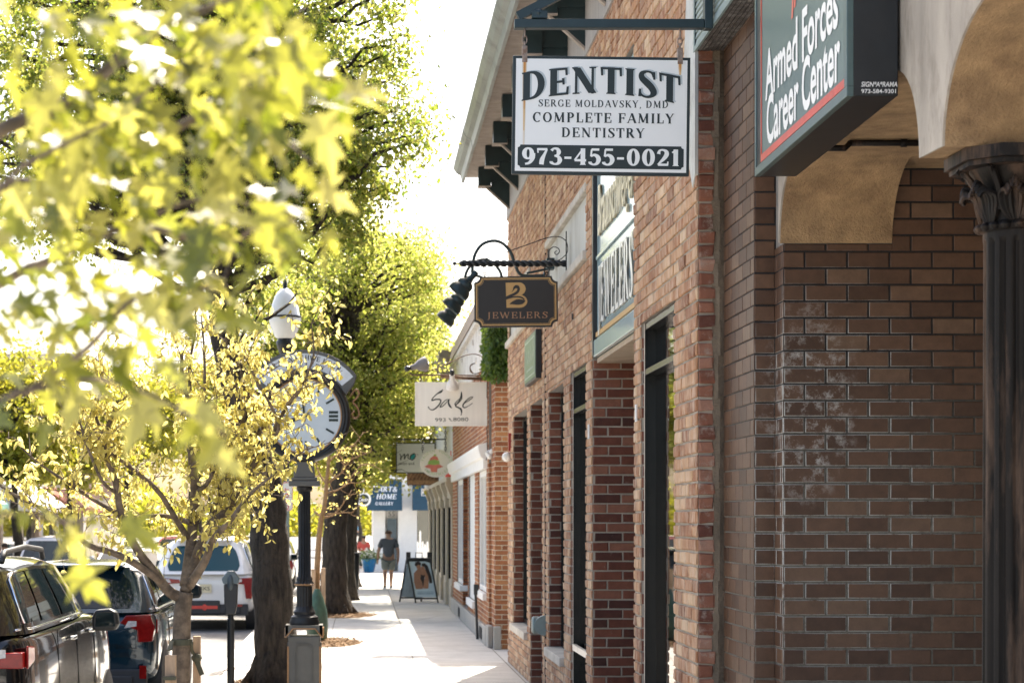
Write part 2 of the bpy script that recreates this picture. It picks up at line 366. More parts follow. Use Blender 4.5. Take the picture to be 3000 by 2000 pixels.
def glyph(ch, T, t, sh):
    out = []; w_, parts = GL[ch]
    ww = {'T': T, 't': t, 'm': (T + t) / 2 * .8}
    for p in parts:
        if p[0] == 'l':
            L, Q = strip([p[1:3], p[3:5]], [ww[p[5]]] * 2)
            if abs(p[1] - p[3]) > .05 and abs(p[2] - p[4]) > .3:        # slanted stem: horizontal cut
                h = ww[p[5]] / 2 / max(.3, abs(p[4] - p[2]) / math.hypot(p[3] - p[1], p[4] - p[2])); s_ = 1 if p[4] > p[2] else -1
                L = [np.array((p[1] - h * s_, p[2])), np.array((p[3] - h * s_, p[4]))]; Q = [np.array((p[1] + h * s_, p[2])), np.array((p[3] + h * s_, p[4]))]
            out.append((L, Q))
        elif p[0] == 'e':
            n = max(8, int(abs(p[6] - p[5]) / 12)); pts = []; ws = []
            for i in range(n + 1):
                a = R(p[5] + (p[6] - p[5]) * i / n); c = abs(math.cos(a)); w = t + (T - t) * c ** 1.3
                pts.append((p[1] + (p[3] - T * .25) * math.cos(a), p[2] + p[4] * math.sin(a))); ws.append(w)
            L, Q = strip(pts, ws)
            if abs(p[6] - p[5]) >= 360:
                m0, m1 = (L[0] + L[-1]) / 2, (Q[0] + Q[-1]) / 2; L[0] = L[-1] = m0; Q[0] = Q[-1] = m1
            out.append((L, Q))
        elif p[0] == 's':
            y = p[2]; d = sh if y < .3 else -sh; hw = p[3] / 2 * (.7 + T)
            out.append(([np.array((p[1] - hw, y)), np.array((p[1] + hw, y))], [np.array((p[1] - hw * .82, y + d)), np.array((p[1] + hw * .82, y + d))]))
        elif p[0] == 'k':
            out.append(([np.array((p[1] - .05, p[2])), np.array((p[1] - .025, p[3]))], [np.array((p[1] + .04, p[2])), np.array((p[1] + .05, p[3]))]))
        elif p[0] == 'p':
            q = spline(p[1], 5); f = T / .2
            out.append(strip([c[:2] for c in q], [c[2] * (f if c[2] > .12 else max(.6, t / .08)) for c in q]))
    return w_, out
def roman(mb, text, O, U, V, N, h, width=None, T=.2, t=.075, sh=.05, track=.04, warp=None, shear=0.0, mi=0, lift=0.0):
    """O is the middle of the baseline; WARP(s, y) with s in -1..1 moves a point of the line"""
    O, U, V, N = Vector(O), Vector(U), Vector(V), Vector(N).normalized()
    x = 0; strokes = []
    for ch in text:
        w_, st = glyph(ch, T, t, sh); strokes += [(x, s) for s in st]; x += w_ + track
    tot = x - track; xs = (width / (tot * h)) if width else 1.0; k = 0
    for x0, (L, Q) in strokes:
        k += 1; d = N * (lift + 0.00012 * (k % 9))
        def at(p):
            px, py = p[0] + x0 - tot / 2 + shear * p[1], p[1]
            if warp: px, py = warp(px / (tot / 2), px, py)
            return O + U * (px * h * xs) + V * (py * h) + d
        vs = [at(p) for p in L] + [at(p) for p in Q]; n = len(L)
        mb.add(vs, [(i, i + 1, n + i + 1, n + i) for i in range(n - 1)], 0.5, mi)
def stroke(mb, pts, O, U, V, N, lift=0.0, n=6, mi=0):        # brush stroke through (u, v, width)
    q = spline(pts, n); O, U, V, N = Vector(O), Vector(U), Vector(V), Vector(N)
    L, Q = strip([c[:2] for c in q], [max(.0006, c[2]) for c in q]); k = len(L)
    mb.add([O + U * p[0] + V * p[1] + N * lift for p in L + Q], [(i, i + 1, k + i + 1, k + i) for i in range(k - 1)], 0.5, mi)

# ------------------------------------------------------------------ leaves and trees
def leaf_mesh(name, mat, C, size, seed, parent, droop=0.35, wid=0.55, flat=0.0, pts=None):
    """one mesh of many small folded leaves at the points C"""
    rg = np.random.default_rng(seed); C = np.asarray(C, float); n = len(C)
    s = size * rg.uniform(0.6, 1.25, n)
    d = rg.normal(size=(n, 3)); d[:, 2] -= droop * 2; d /= np.linalg.norm(d, axis=1)[:, None] + 1e-9
    q = rg.normal(size=(n, 3)); q[:, 2] *= (1 - flat)
    sx = np.cross(d, q); sx /= np.linalg.norm(sx, axis=1)[:, None] + 1e-9
    up = np.cross(sx, d)
    sh = [(0, 0, 0), (.3, .5, .16), (.72, .36, .1), (1, 0, -.06), (.72, -.36, .1), (.3, -.5, .16)]
    vs = np.zeros((n, 6, 3))
    for i, (a, b, c) in enumerate(sh):
        vs[:, i] = C + d * (a * s)[:, None] + sx * (b * wid * 2 * .5 * s)[:, None] + up * (c * s)[:, None]
    off = np.zeros(3); p = parent
    while p: off += np.array(p.location); p = p.parent
    vs = (vs.reshape(-1, 3) - off).astype(np.float32)
    me = bpy.data.meshes.new(name); me.vertices.add(n * 6); me.vertices.foreach_set('co', vs.ravel())
    idx = np.arange(n)[:, None] * 6
    lp = np.concatenate([idx + np.array([0, 1, 2, 3]), idx + np.array([0, 3, 4, 5])], axis=1).astype(np.int32)
    me.loops.add(n * 8); me.loops.foreach_set('vertex_index', lp.ravel())
    me.polygons.add(n * 2); me.polygons.foreach_set('loop_start', np.arange(0, n * 8, 4, dtype=np.int32))
    me.update(calc_edges=True); me.materials.append(mat)
    at = me.attributes.new('rnd', 'FLOAT', 'FACE'); at.data.foreach_set('value', np.repeat(rg.random(n), 2).astype(np.float32))
    o = bpy.data.objects.new(name, me); COL.objects.link(o); o.parent = parent
    return o
def wiggle(p, q, rg, k=5, amp=0.06, sag=0.0):
    p, q = Vector(p), Vector(q); L = (q - p).length; out = [p]
    for i in range(1, k):
        t = i / k; w = math.sin(math.pi * t) * amp * L
        out.append(p.lerp(q, t) + Vector((rg.uniform(-w, w), rg.uniform(-w, w), rg.uniform(-w, w) + sag * L * math.sin(math.pi * t))))
    return out + [q]
def street_tree(label, group, base, trunk, rad, blobs, nclump, nleaf, leaf, lsize, bark, seed, csize=0.42, droop=.35, keep=None, wid=.6):
    """trunk: list of points from the ground up; blobs: ellipsoids the crown fills; clumps of leaves hang on real branches"""
    rg = random.Random(seed); ng = np.random.default_rng(seed)
    root = thing('street_tree', label, 'tree', base, group=group)
    tb = MB(); pts = spline([tuple(p) for p in trunk], 6); m = len(pts)
    rr = [rad * (1.0 - .55 * i / (m - 1)) * (1 + .06*math.sin(i*1.9 + seed)) for i in range(m)]
    for i_, f_ in enumerate((1.55, 1.42, 1.25, 1.14, 1.07, 1.03)): rr[i_] *= f_
    tb.tube(pts, rr, 16)
    for i_ in range(6):                  # root flare
        a_ = i_*1.047 + rg.uniform(-.3, .3); b_ = Vector(pts[0]); d_ = Vector((math.cos(a_), math.sin(a_), 0))
        tb.tube([b_ + d_*rad*.7 + Vector((0, 0, .55)), b_ + d_*rad*1.05 + Vector((0, 0, .25)), b_ + d_*rad*1.7 + Vector((0, 0, .06))], [rad*.28, rad*.34, rad*.22], 7)
    top = pts[m // 2:]
    vol = [b[3] * b[4] * b[5] for b in blobs]; sv_ = sum(vol); cl = []
    for b, v in zip(blobs, vol):
        for _ in range(max(3, int(nclump * v / sv_))):
            while True:
                u = np.array([rg.uniform(-1, 1) for _ in range(3)]); r = np.linalg.norm(u)
                if r <= 1 and rg.random() < .25 + .75 * r: break
            cl.append(np.array(b[:3]) + u * np.array(b[3:6]))
    P = []
    for i, c in enumerate(cl):
        d = [(Vector(p) - Vector(c)).length + abs(p[2] - c[2] + 1.0) * .6 for p in top]; j = int(np.argmin(d))
        L = (Vector(top[j]) - Vector(c)).length
        path = wiggle(top[j], c, rg, 6, .09, .05)
        r0 = min(rr[m // 2 + j] * .6, .014 + .021 * L)
        tb.tube(path, [r0 * (1 - .85 * k / (len(path) - 1)) + .003 for k in range(len(path))], 6, cap=False)
        cs = csize * rg.uniform(.6, 1.3); k = int(nleaf * rg.uniform(.6, 1.3))
        g = ng.normal(size=(k, 3)) * np.array([cs, cs, cs * .75]) * .55 + c
        e = Vector(c) + Vector((rg.uniform(-1, 1), rg.uniform(-1, 1), rg.uniform(-.3, .8))) * cs
        tb.tube([c, e], [.006, .002], 4, cap=False)
        P.append(g)
        pk = np.array([np.array(path[3].lerp(path[6], t)) for t in ng.random(k // 5)]).reshape(-1, 3)
        P.append(pk + ng.normal(size=pk.shape) * .14)
    P = np.concatenate(P)
    if keep is not None: P = P[keep(P)]
    tb.build('trunk', bark, root, smooth=True)
    leaf_mesh('crown', leaf, P, lsize, seed, root, droop=droop, wid=wid)
    return root
# ------------------------------------------------------------------ materials of the place
def concrete_mat(name, col, tile=None, seam=(.2, .18, .15)):
    m, t, b = newmat(name)
    c = ramp_(t, noise_(t, 1.7, 8, .7), [(.3, [x*.8 for x in col]), (.7, [min(1, x*1.12) for x in col])])
    c = mix_(t, ramp_(t, noise_(t, 60, 3, .6), [(.35, .0), (.75, .5)]), c, [x*.7 for x in col])
    if tile:
        tc = t.nodes.new('ShaderNodeTexCoord'); mp = t.nodes.new('ShaderNodeMapping'); t.links.new(tc.outputs['Object'], mp.inputs[0])
        mp.inputs['Location'].default_value = tile[2]
        br = t.nodes.new('ShaderNodeTexBrick'); br.offset = 0.0; br.inputs['Scale'].default_value = 1; br.inputs['Mortar Size'].default_value = .011
        br.inputs['Brick Width'].default_value = tile[0]; br.inputs['Row Height'].default_value = tile[1]; br.inputs['Mortar Smooth'].default_value = .3
        t.links.new(mp.outputs[0], br.inputs['Vector'])
        c = mix_(t, br.outputs['Fac'], c, seam)
        # hairline cracks
        vo = t.nodes.new('ShaderNodeTexVoronoi'); vo.feature = 'DISTANCE_TO_EDGE'; vo.inputs['Scale'].default_value = .33
        t.links.new(tc.outputs['Object'], vo.inputs['Vector'])
        c = mix_(t, ramp_(t, vo.outputs['Distance'], [(.0, .8), (.006, 0.0)]), c, seam)
        bump_(t, b, br.outputs['Fac'], -.5, .01)
        v2 = t.nodes.new('ShaderNodeTexVoronoi'); v2.inputs['Scale'].default_value = 2.6; t.links.new(tc.outputs['Object'], v2.inputs['Vector'])
        c = mix_(t, ramp_(t, v2.outputs['Distance'], [(.035, .75), (.06, 0.0)]), c, (.1, .09, .08))      # gum spots
        c = mix_(t, ramp_(t, noise_(t, .9, 7, .75), [(.52, 0.0), (.7, .55)]), c, [x*.55 for x in col])    # old stains
    t.links.new(c, b.inputs['Base Color']); b.inputs['Roughness'].default_value = .85
    return m
PALE = (.6, .47, .36)
m_brick = brick_mat('weathered red brick', [(0, (.2, .085, .045)), (.2, (.31, .14, .07)), (.6, (.4, .21, .11)), (.85, (.48, .29, .165)), (1, (.56, .4, .26))], stain=PALE, stain_amt=(.45, .74), stain_scale=11, stretch=(1, 1, .35), bump=.7)
m_jamb_shade = brick_mat('shaded red brick', [(0, (.055, .022, .017)), (.2, (.13, .042, .026)), (.7, (.19, .064, .038)), (1, (.26, .11, .068))], stain=(.4, .33, .27), stain_amt=(.62, .8), stain_scale=13, bump=.7)  # recess shade on the jambs is put into a darker brick colour
m_jamb2 = brick_mat('quoin red brick', [(0, (.11, .04, .028)), (.3, (.2, .075, .045)), (.7, (.28, .12, .075)), (1, (.36, .2, .14))], stain=(.4, .33, .27), stain_amt=(.52, .74), stain_scale=15, bump=.8)
m_mortar = Mt('lime mortar', (.36, .31, .25), .95, bump=.8, bscale=90)
m_sage = brick_mat('orange brick', [(0, (.2, .07, .035)), (.5, (.33, .13, .06)), (1, (.42, .2, .09))], bump=.3)
m_smortar = Mt('pale mortar', (.5, .43, .33), .95)
BRS = [(0, (.068, .034, .02)), (.4, (.098, .05, .029)), (.8, (.122, .064, .037)), (1, (.148, .088, .054))]
m_brown = brick_mat('glazed brown brick', BRS, rough=.42, stain=(.36, .34, .31), stain_amt=(.5, .64), stain_scale=14, bump=.06, grain=30, zone=((-1.5, 2.38, 2.62), (.26, 1.5, .62), .55, 1.0))
m_brown_e = brick_mat('salted brick edge', BRS, rough=.5, stain=(.36, .35, .32), stain_amt=(.36, .5), stain_scale=10, bump=.1, grain=30, zone=((-1.35, 2.38, 2.2), (.55, 2, 1.0), .75, 1.3))
def mortar_two(name, lo, hi, z0, z1):     # repointed pale below, old and black above
    m, t, b = newmat(name); tc = t.nodes.new('ShaderNodeTexCoord'); sx = t.nodes.new('ShaderNodeSeparateXYZ'); t.links.new(tc.outputs['Object'], sx.inputs[0])
    ad = t.nodes.new('ShaderNodeMath'); ad.operation = 'ADD'; t.links.new(sx.outputs[2], ad.inputs[0]); t.links.new(noise_(t, 1.3, 5, .7), ad.inputs[1])
    mr = t.nodes.new('ShaderNodeMapRange'); mr.inputs[1].default_value = z0 + .5; mr.inputs[2].default_value = z1 + .5; t.links.new(ad.outputs[0], mr.inputs[0])
    c = mix_(t, mr.outputs[0], lo, hi); c = mix_(t, .7, c, ramp_(t, noise_(t, 40, 5, .7), [(.3, .5), (.7, 1.3)]), 'MULTIPLY'); t.links.new(c, b.inputs['Base Color']); b.inputs['Roughness'].default_value = .95; return m
m_bmortar = mortar_two('brown wall mortar', (.15, .138, .11), (.02, .018, .017), 2.0, 3.0)
m_core = Mt('plaster core', (.22, .2, .18), .95)
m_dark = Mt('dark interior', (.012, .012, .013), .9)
m_stone = Mt('limestone', (.5, .46, .4), .85, var=.15, bump=.3, bscale=40, dirt=(.34, .3, .25), dscale=2)
m_panel = Mt('pale rendered panel', (.5, .5, .46), .8, var=.1, stretch=(1, 1, .3), dirt=(.38, .36, .32))
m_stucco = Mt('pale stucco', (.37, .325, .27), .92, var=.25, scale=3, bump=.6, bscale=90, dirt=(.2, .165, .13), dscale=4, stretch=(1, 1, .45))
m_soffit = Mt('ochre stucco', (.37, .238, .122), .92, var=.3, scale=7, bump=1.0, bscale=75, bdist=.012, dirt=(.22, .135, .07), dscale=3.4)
m_frame = Mt('bronze aluminium frame', (.008, .009, .009), .25, var=.1, spec=.5)
m_trim = Mt('light bead', (.7, .6, .5), .35)
m_glass = glass_mat('window glass', ior=1.9)
m_clear = glass_mat('shop glass', alpha=.55)
m_soff = Mt('beige soffit boards', (.31, .265, .23), .7)
m_gutter = Mt('grey painted gutter', (.26, .285, .275), .5, var=.12, dirt=(.17, .18, .175))
m_board = Mt('grey frieze boards', (.34, .32, .31), .7, stretch=(1, 6, .2), var=.2)
m_black = Mt('black painted metal', (.012, .014, .016), .38, var=.3)
m_iron = Mt('cast iron', (.009, .0068, .0055), .6, var=.6, spec=.22, bump=.8, bscale=25, dirt=(.11, .068, .046), dscale=8, stretch=(1, 1, .14))
m_teal = Mt('dark green painted steel', (.011, .028, .033), .4, var=.25)
m_clad = Mt('green grey metal cladding', (.19, .25, .245), .45, var=.12)
m_white = Mt('white paint', (.78, .77, .74), .55, var=.06)
m_tan = Mt('tan paint', (.45, .39, .3), .65, var=.1)
m_conc = concrete_mat('old concrete', (.42, .4, .36))
m_walk = concrete_mat('sidewalk concrete', (.56, .54, .5), tile=(1.28, 1.5, (.55, .3, 0)))
m_curb = concrete_mat('curb concrete', (.46, .44, .4))
m_road = Mt('worn asphalt', (.17, .165, .16), .9, var=.2, scale=1.2, bump=.5, bscale=150, dirt=(.11, .105, .1), dscale=.5)
m_mulch = Mt('wood mulch', (.2, .12, .06), .95, var=.5, scale=30, bump=1, bscale=60)
m_bark = Mt('dark furrowed bark', (.06, .046, .034), .95, var=.75, scale=16, bump=1, bscale=16, bdist=.12, stretch=(1, 1, .22))
m_bark2 = Mt('smooth grey bark', (.15, .112, .08), .9, var=.5, scale=14, bump=.7, bscale=40, dirt=(.055, .04, .028), dscale=11)
m_tanbark = Mt('tan bark', (.26, .16, .08), .9, var=.35, scale=14, bump=.5, bscale=50)

# ------------------------------------------------------------------ ground, street, pavement
g = MB(); g.sheet([(-700, -60), (700, -60), (700, 1800), (-700, 1800)], (0, 0, -.145), (1, 0, 0), (0, 1, 0)); tag(g.build('ground', Mt('dry ground', (.3, .29, .25), .95)), kind='structure')
g = MB(); g.sheet([(-11.4, -40), (-1.98, -40), (-1.98, 400), (-11.4, 400)], (0, 0, -.13), (1, 0, 0), (0, 1, 0)); tag(g.build('road', m_road), kind='structure')
g = MB()
for i in range(12): g.sheet([(-6.78, 8 + i*9), (-6.66, 8 + i*9), (-6.66, 11 + i*9), (-6.78, 11 + i*9)], (0, 0, -.126), (1, 0, 0), (0, 1, 0))
tag(g.build('road_markings', m_white), kind='structure')
g = MB(); g.box(-1.83, -12, -.2, 12, 400, 0); tag(g.build('sidewalk', m_walk), kind='structure')
g = MB()
for i in range(60): g.box(-1.98, -8 + i*3, -.2, -1.834, -8 + i*3 + 2.985, .004)
tag(g.build('curb', m_curb, bevel=.015), kind='structure')
g = MB(); g.box(-16, -40, -.2, -11.4, 400, 0.0); tag(g.build('far_sidewalk', m_curb), kind='structure')
def mulch(x, y, rx, ry, seed):
    b = MB(); b.sheet([(rx*math.cos(a*.5236)*(1+.1*math.sin(a*5)), ry*math.sin(a*.5236)) for a in range(12)], (x, y, .006), (1, 0, 0), (0, 1, 0))
    q = random.Random(seed)
    for _ in range(500):
        a = q.uniform(0, 6.28); r = math.sqrt(q.random()); l = q.uniform(.02, .05)
        px, py = x + rx*1.04*r*math.cos(a), y + ry*1.04*r*math.sin(a); an = q.uniform(0, 3.14)
        b.obox((px, py, .014 + q.random()*.02), (l*math.cos(an), l*math.sin(an), q.uniform(-.01, .01)), (-.006*math.sin(an), .006*math.cos(an), 0), (0, 0, .003))
    tag(b.build('mulch_bed', m_mulch), kind='stuff')
mulch(-.62, 33.4, .62, 1.3, 1); mulch(-1.1, 24.9, .5, .9, 2); mulch(-1.35, 14.8, .4, .8, 3); mulch(-.5, 43, .8, 1.4, 4)

# ------------------------------------------------------------------ the red brick building with the deep eave
XW = 2.06; Y0, Y1 = 12.57, 28.88
BL, BH, BM = .255, .0858, .015
holes = [(13.48, 15.13, .12, 3.45), (15.47, 18.34, -1, 5.62), (18.80, 20.24, .12, 3.45), (20.88, 22.60, .6, 3.40), (23.36, 25.07, -1, 3.40), (25.50, 27.90, .6, 3.40), (18.8, 22.8, 4.46, 5.02), (25.1, 28.7, 4.49, 5.02)]
red = thing('brick_building', 'weathered red brick shop building with tall windows and a deep bracketed eave', 'building', (3.5, 20, 0))
w = MB(); bricks(w, (XW, 0, 0), (0, 1, 0), (-1, 0, 0), Y0, Y1, 0, 6.24, BL, BH, BM, holes, depth=.013, jit=.0045, seed=3, wob=.014)
w.build('brick_wall', [m_brick, m_mortar], red)
def jamb(yf, d, z0, z1, seed):
    j = MB(); bricks(j, (XW, yf - .001, 0), (1, 0, 0), (0, -1, 0), .004, d, z0, z1, BL, BH, BM, depth=.01, jit=.003, seed=seed, shift=-.12, wob=.01); j.build('jamb_bricks', [m_jamb_shade, m_mortar], red)
jamb(15.13, .06, .12, 3.45, 11); jamb(18.34, .44, 0, 3.43, 12); jamb(22.60, .13, .6, 3.4, 13); jamb(25.07, .44, 0, 3.4, 14); jamb(27.90, .13, .6, 3.4, 15); jamb(20.24, .04, .12, 3.4, 16)
j = MB(); bricks(j, (XW, Y0, 0), (1, 0, 0), (0, -1, 0), .004, .1, 0, 6.24, .21, BH, .017, depth=.017, jit=.008, seed=17, shift=-.11)
j.build('quoin_bricks', [m_jamb2, m_mortar], red)
c = MB()
us = sorted({Y0 + .004, Y1, *[x for h in holes for x in h[:2]]}); vs_ = sorted({0, 6.24, *[x for h in holes for x in h[2:] if x > 0]})
for a in range(len(us) - 1):
    for b_ in range(len(vs_) - 1):
        cu, cv = (us[a] + us[a+1]) / 2, (vs_[b_] + vs_[b_+1]) / 2
        inside = [h for h in holes if h[0] < cu < h[1] and h[2] < cv < h[3]]
        if inside and inside[0][2] < 4: continue
        c.box(XW + (.05 if inside else .002), us[a], vs_[b_], 2.5, us[a+1], vs_[b_+1])
c.box(2.5, 12.7, 0, 9.5, 28.86, 6.9)
c.build('wall_core', m_core, red)
d = MB()
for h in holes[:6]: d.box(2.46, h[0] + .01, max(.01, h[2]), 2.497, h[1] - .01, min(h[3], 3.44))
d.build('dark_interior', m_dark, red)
c = MB(); 
zz = 0.0; qf = random.Random(2)
while zz < 6.2:
    h_ = qf.uniform(.06, .2); a_, b_ = qf.uniform(-.012, .006), qf.uniform(-.01, .008)
    c.prism([(2.15 + a_, 12.573), (2.15 + a_, 12.562), (2.185 + b_, 12.545 + a_*.4), (2.225, 12.558), (2.236, 12.573)], (0, 0, zz), (1, 0, 0), (0, 1, 0), (0, 0, h_)); zz += h_
c.build('cement_fillet', Mt('rough cement', (.15, .115, .08), .95, var=.35, scale=9, bump=1, bscale=30, bdist=.02, stretch=(1, 1, .25)), red)
c = MB(); rg0 = random.Random(5)
poly = [(12.56, 4.12), (12.66, 4.05), (12.78, 4.2), (12.9, 4.16), (13.0, 4.5), (12.98, 4.95), (12.9, 5.3), (12.56, 5.3)]
c.prism(poly, (XW - .021, 0, 0), (0, 1, 0), (0, 0, 1), (.02, 0, 0)); c.build('cement_patch', Mt('pale cement patch', (.55, .56, .53), .9, dirt=(.36, .35, .32)), red)
c = MB(); c.box(XW - .016, 22.955, 0, XW - .001, 22.985, 6.2); c.build('expansion_joint', m_dark, red)
# pale panels with stone sills
for (ya, yb, za, zb) in ((18.84, 22.76, 4.47, 5.01), (25.14, 28.66, 4.5, 5.01)):
    p = MB(); p.box(XW + .02, ya, za, XW + .048, yb, zb); po = p.build('wall_panel', m_panel, red)
    p = MB(); p.box(XW - .05, ya - .08, za - .09, XW + .045, yb + (.26 if yb > 28 else .08), za - .003); p.box(XW - .03, ya - .08, zb + .003, XW + .045, yb + .08, zb + .08)
    p.build('stone_sill', m_stone, po, bevel=.012)
def window(name, ya, yb, za, zb, xo, dep, fw, trans, mull=(), sill=None, bead=False, low=None):
    f = MB(); xi = xo + dep
    f.box(xo, ya, za, xi, ya + fw, zb); f.box(xo, yb - fw, za, xi, yb, zb)
    f.box(xo, ya + fw, zb - fw, xi, yb - fw, zb); f.box(xo, ya + fw, za, xi, yb - fw, za + fw)
    if trans: f.box(xo - .004, ya + fw, trans, xi, yb - fw, trans + fw * .9)
    for mu in mull: f.box(xo + dep*.3, mu - fw/2, za + fw, xi, mu + fw/2, zb - fw)
    wo = tag(f.build(name, m_frame, red, bevel=.004))
    q = MB(); q.box(xi - .012, ya + fw, za + fw, xi - .004, yb - fw, zb - fw); q.build('glass', m_clear, wo)
    if bead:
        q = MB(); q.box(xo - .008, yb - fw - .02, za, xo - .0045, yb - fw, zb); q.box(xo - .012, ya + fw, low, xo + .02, yb - fw, low + .06); q.build('bead', m_trim, wo)
    if sill:
        q = MB(); q.box(XW - .06, ya - .04, za - .1, XW + .14, yb + .02, za - .003); q.build('sill', m_stone, wo, bevel=.012)
    return wo
window('window', 13.485, 15.125, .13, 3.445, XW + .02, .09, .05, 3.06, bead=True, low=.5)
window('window', 18.805, 20.235, .13, 3.445, XW + .02, .075, .05, 3.04, bead=True, low=.72)
window('window', 20.885, 22.59, .605, 3.39, XW + .13, .08, .06, None, sill=True)
window('window', 25.505, 27.89, .605, 3.39, XW + .13, .08, .06, None, sill=True)
f = MB(); f.box(2.36, 23.37, .02, 2.42, 25.06, 2.3); f.build('door', m_frame, red)
f = MB(); f.box(XW + .04, 15.48, 3.40, 2.49, 18.33, 3.443); f.build('entrance_ceiling', Mt('tan ceiling', (.42, .32, .23), .8), red)
f = MB(); f.box(2.42, 15.7, .02, 2.45, 18.1, 2.5); f.build('entrance_door', m_frame, red)
# eave: frieze boards, soffit, gutter, brackets, roof
f = MB(); y = 12.6
while y < 28.9:
    f.box(XW - .03, y, 6.225, XW, min(y + .118, 28.9), 6.86); f.box(XW - .022, y + .118, 6.225, XW, y + .125, 6.86); y += .125
f.build('frieze', m_board, red)
f = MB(); y = 12.4
while y < 29.15:
    f.box(1.45, y, 6.865, XW + .3, y + .112, 6.895); y += .118
f.build('soffit', m_soff, red)
f = MB(); prof = [(1.455, 6.80), (1.455, 7.05), (1.31, 7.08), (1.30, 7.0), (1.345, 6.93), (1.40, 6.90), (1.42, 6.80)]
for (ya, yb, o_) in ((12.3, 17.6, 0), (17.61, 22.95, .004), (22.96, 26.4, .0), (26.41, 29.2, .005)):
    f.prism([(x - o_, z) for x, z in prof], (0, ya, 0), (1, 0, 0), (0, 0, 1), (0, yb - ya, 0))
f.build('gutter', m_gutter, red)
f = MB(); f.prism([(1.36, 7.085), (6.5, 9.3), (9.8, 7.1), (9.8, 6.95), (1.456, 6.93)], (0, 12.3, 0), (1, 0, 0), (0, 0, 1), (0, 16.85, 0)); f.build('roof', Mt('dark shingles', (.07, .065, .06), .9), red)
for yb in (28.3, 26.7, 25.1, 23.5, 21.9, 20.3, 18.7, 17.1, 15.5, 13.9):
    f = MB(); f.box(1.60, yb - .09, 6.60, 1.77, yb + .09, 6.86)
    f.box(1.77, yb - .05, 6.66, XW - .032, yb + .05, 6.86)
    f.prism([(1.72, 6.6), (1.78, 6.6), (1.78, 6.66), (XW - .03, 6.66), (XW - .03, 6.3)], (0, yb - .03, 0), (1, 0, 0), (0, 0, 1), (0, .06, 0))
    bo = f.build('bracket', m_teal, red)
    f = MB(); f.beam((1.70, yb, 6.595), (XW - .03, yb, 6.295), .07, .02); f.box(1.592, yb - .097, 6.588, 1.775, yb + .097, 6.598); f.build('bracket_edge', m_soff, bo)
# small wall fixtures
for nm, lab, y, z in (('wall_eyelet', 'small iron eyelet on red brick above the tall near window', 14.35, 4.46), ('wall_eyelet', 'small iron eyelet on red brick right of the jewelers signboard', 19.9, 3.97)):
    f = MB(); f.tube([(XW - .02 - .02*math.sin(a*.7854)*0, y + .022*math.cos(a*.7854), z + .022*math.sin(a*.7854)) for a in range(9)], .006, 6); f.box(XW - .024, y - .004, z + .02, XW + .004, y + .004, z + .03)
    tag(f.build(nm, m_black), lab, 'eyelet')
for y0_, z0_, lab in ((18.45, 2.73, 'narrow white nameplate on the brick pier left of the entrance'), (15.25, 2.73, 'narrow white nameplate on the brick pier right of the entrance')):
    f = MB(); f.box(XW - .026, y0_, z0_, XW - .012, y0_ + .05, z0_ + .13); o_ = f.build('nameplate', m_white, bevel=.003); tag(o_, lab, 'plate')
f = MB(); M1 = Matrix.Rotation(R(-90), 3, 'Y'); f.lathe([(.05, -.05), (.05, .05), (.1, .06), (.1, .12), (.085, .135)], (XW - .02, 23.02, .82), 20, M1)
f.lathe([(.06, 0), (.06, .09), (.11, .1), (.115, .115), (.11, .13)], (XW - .02, 23.05, .82), 20, Matrix.Rotation(R(90), 3, 'X')); o_ = f.build('standpipe', m_clad, smooth_angle=40); tag(o_, 'grey round standpipe cap sticking out of the brick beside the doorway', 'standpipe')
f = MB(); f.box(XW - .04, 28.3, 2.95, XW, 28.42, 3.2); o_ = f.build('alarm_bell', Mt('red bell', (.3, .03, .02), .4)); f = MB(); f.ball((XW - .06, 28.36, 2.87), .07); f.build('bell_lamp', m_white, o_, smooth=True); tag(o_, 'small red alarm box with white lamp on the brick corner', 'alarm')

# ------------------------------------------------------------------ the brown brick arcade building at the right
arc_b = thing('arcade_building', 'brown glazed brick building with stucco arcade and cast iron column', 'building', (4, 9, 0))
L2, H2, M2 = .236, .0918, .0105
b = MB()
bricks(b, (2.22, 0, 0), (0, 1, 0), (-1, 0, 0), 11.6, 12.62, 0, 4.9, L2, H2, .008, depth=.005, jit=.001, seed=21, shift=.02)
bricks(b, (2.22, 11.6, 0), (1, 0, 0), (0, -1, 0), .0, .125, 0, 4.9, L2, H2, M2, depth=.005, jit=.001, seed=22, edge=2, shift=-.118)
bricks(b, (2.338, 0, 0), (0, 1, 0), (-1, 0, 0), 11.38, 11.6, 0, 3.53, L2, H2, .008, depth=.005, jit=.001, edge=2, seed=23, shift=11.38 % L2 + .05)
bricks(b, (2.338, 11.38, 0), (1, 0, 0), (0, -1, 0), 0, 3.2, 0, 3.96, L2, H2, M2, [(-.1, .605, 3.53, 4.2)], depth=.005, jit=.001, seed=24, edge=2)
b.build('brick_wall', [m_brown, m_bmortar, m_brown_e], arc_b)
b = MB(); b.box(2.226, 11.61, 0, 9, 12.56, 6.2); b.box(2.342, 11.394, 0, 5.5, 11.61, 3.97); b.box(5.5, 3, 0, 9, 11.61, 6.2); b.build('wall_core', m_core, arc_b)
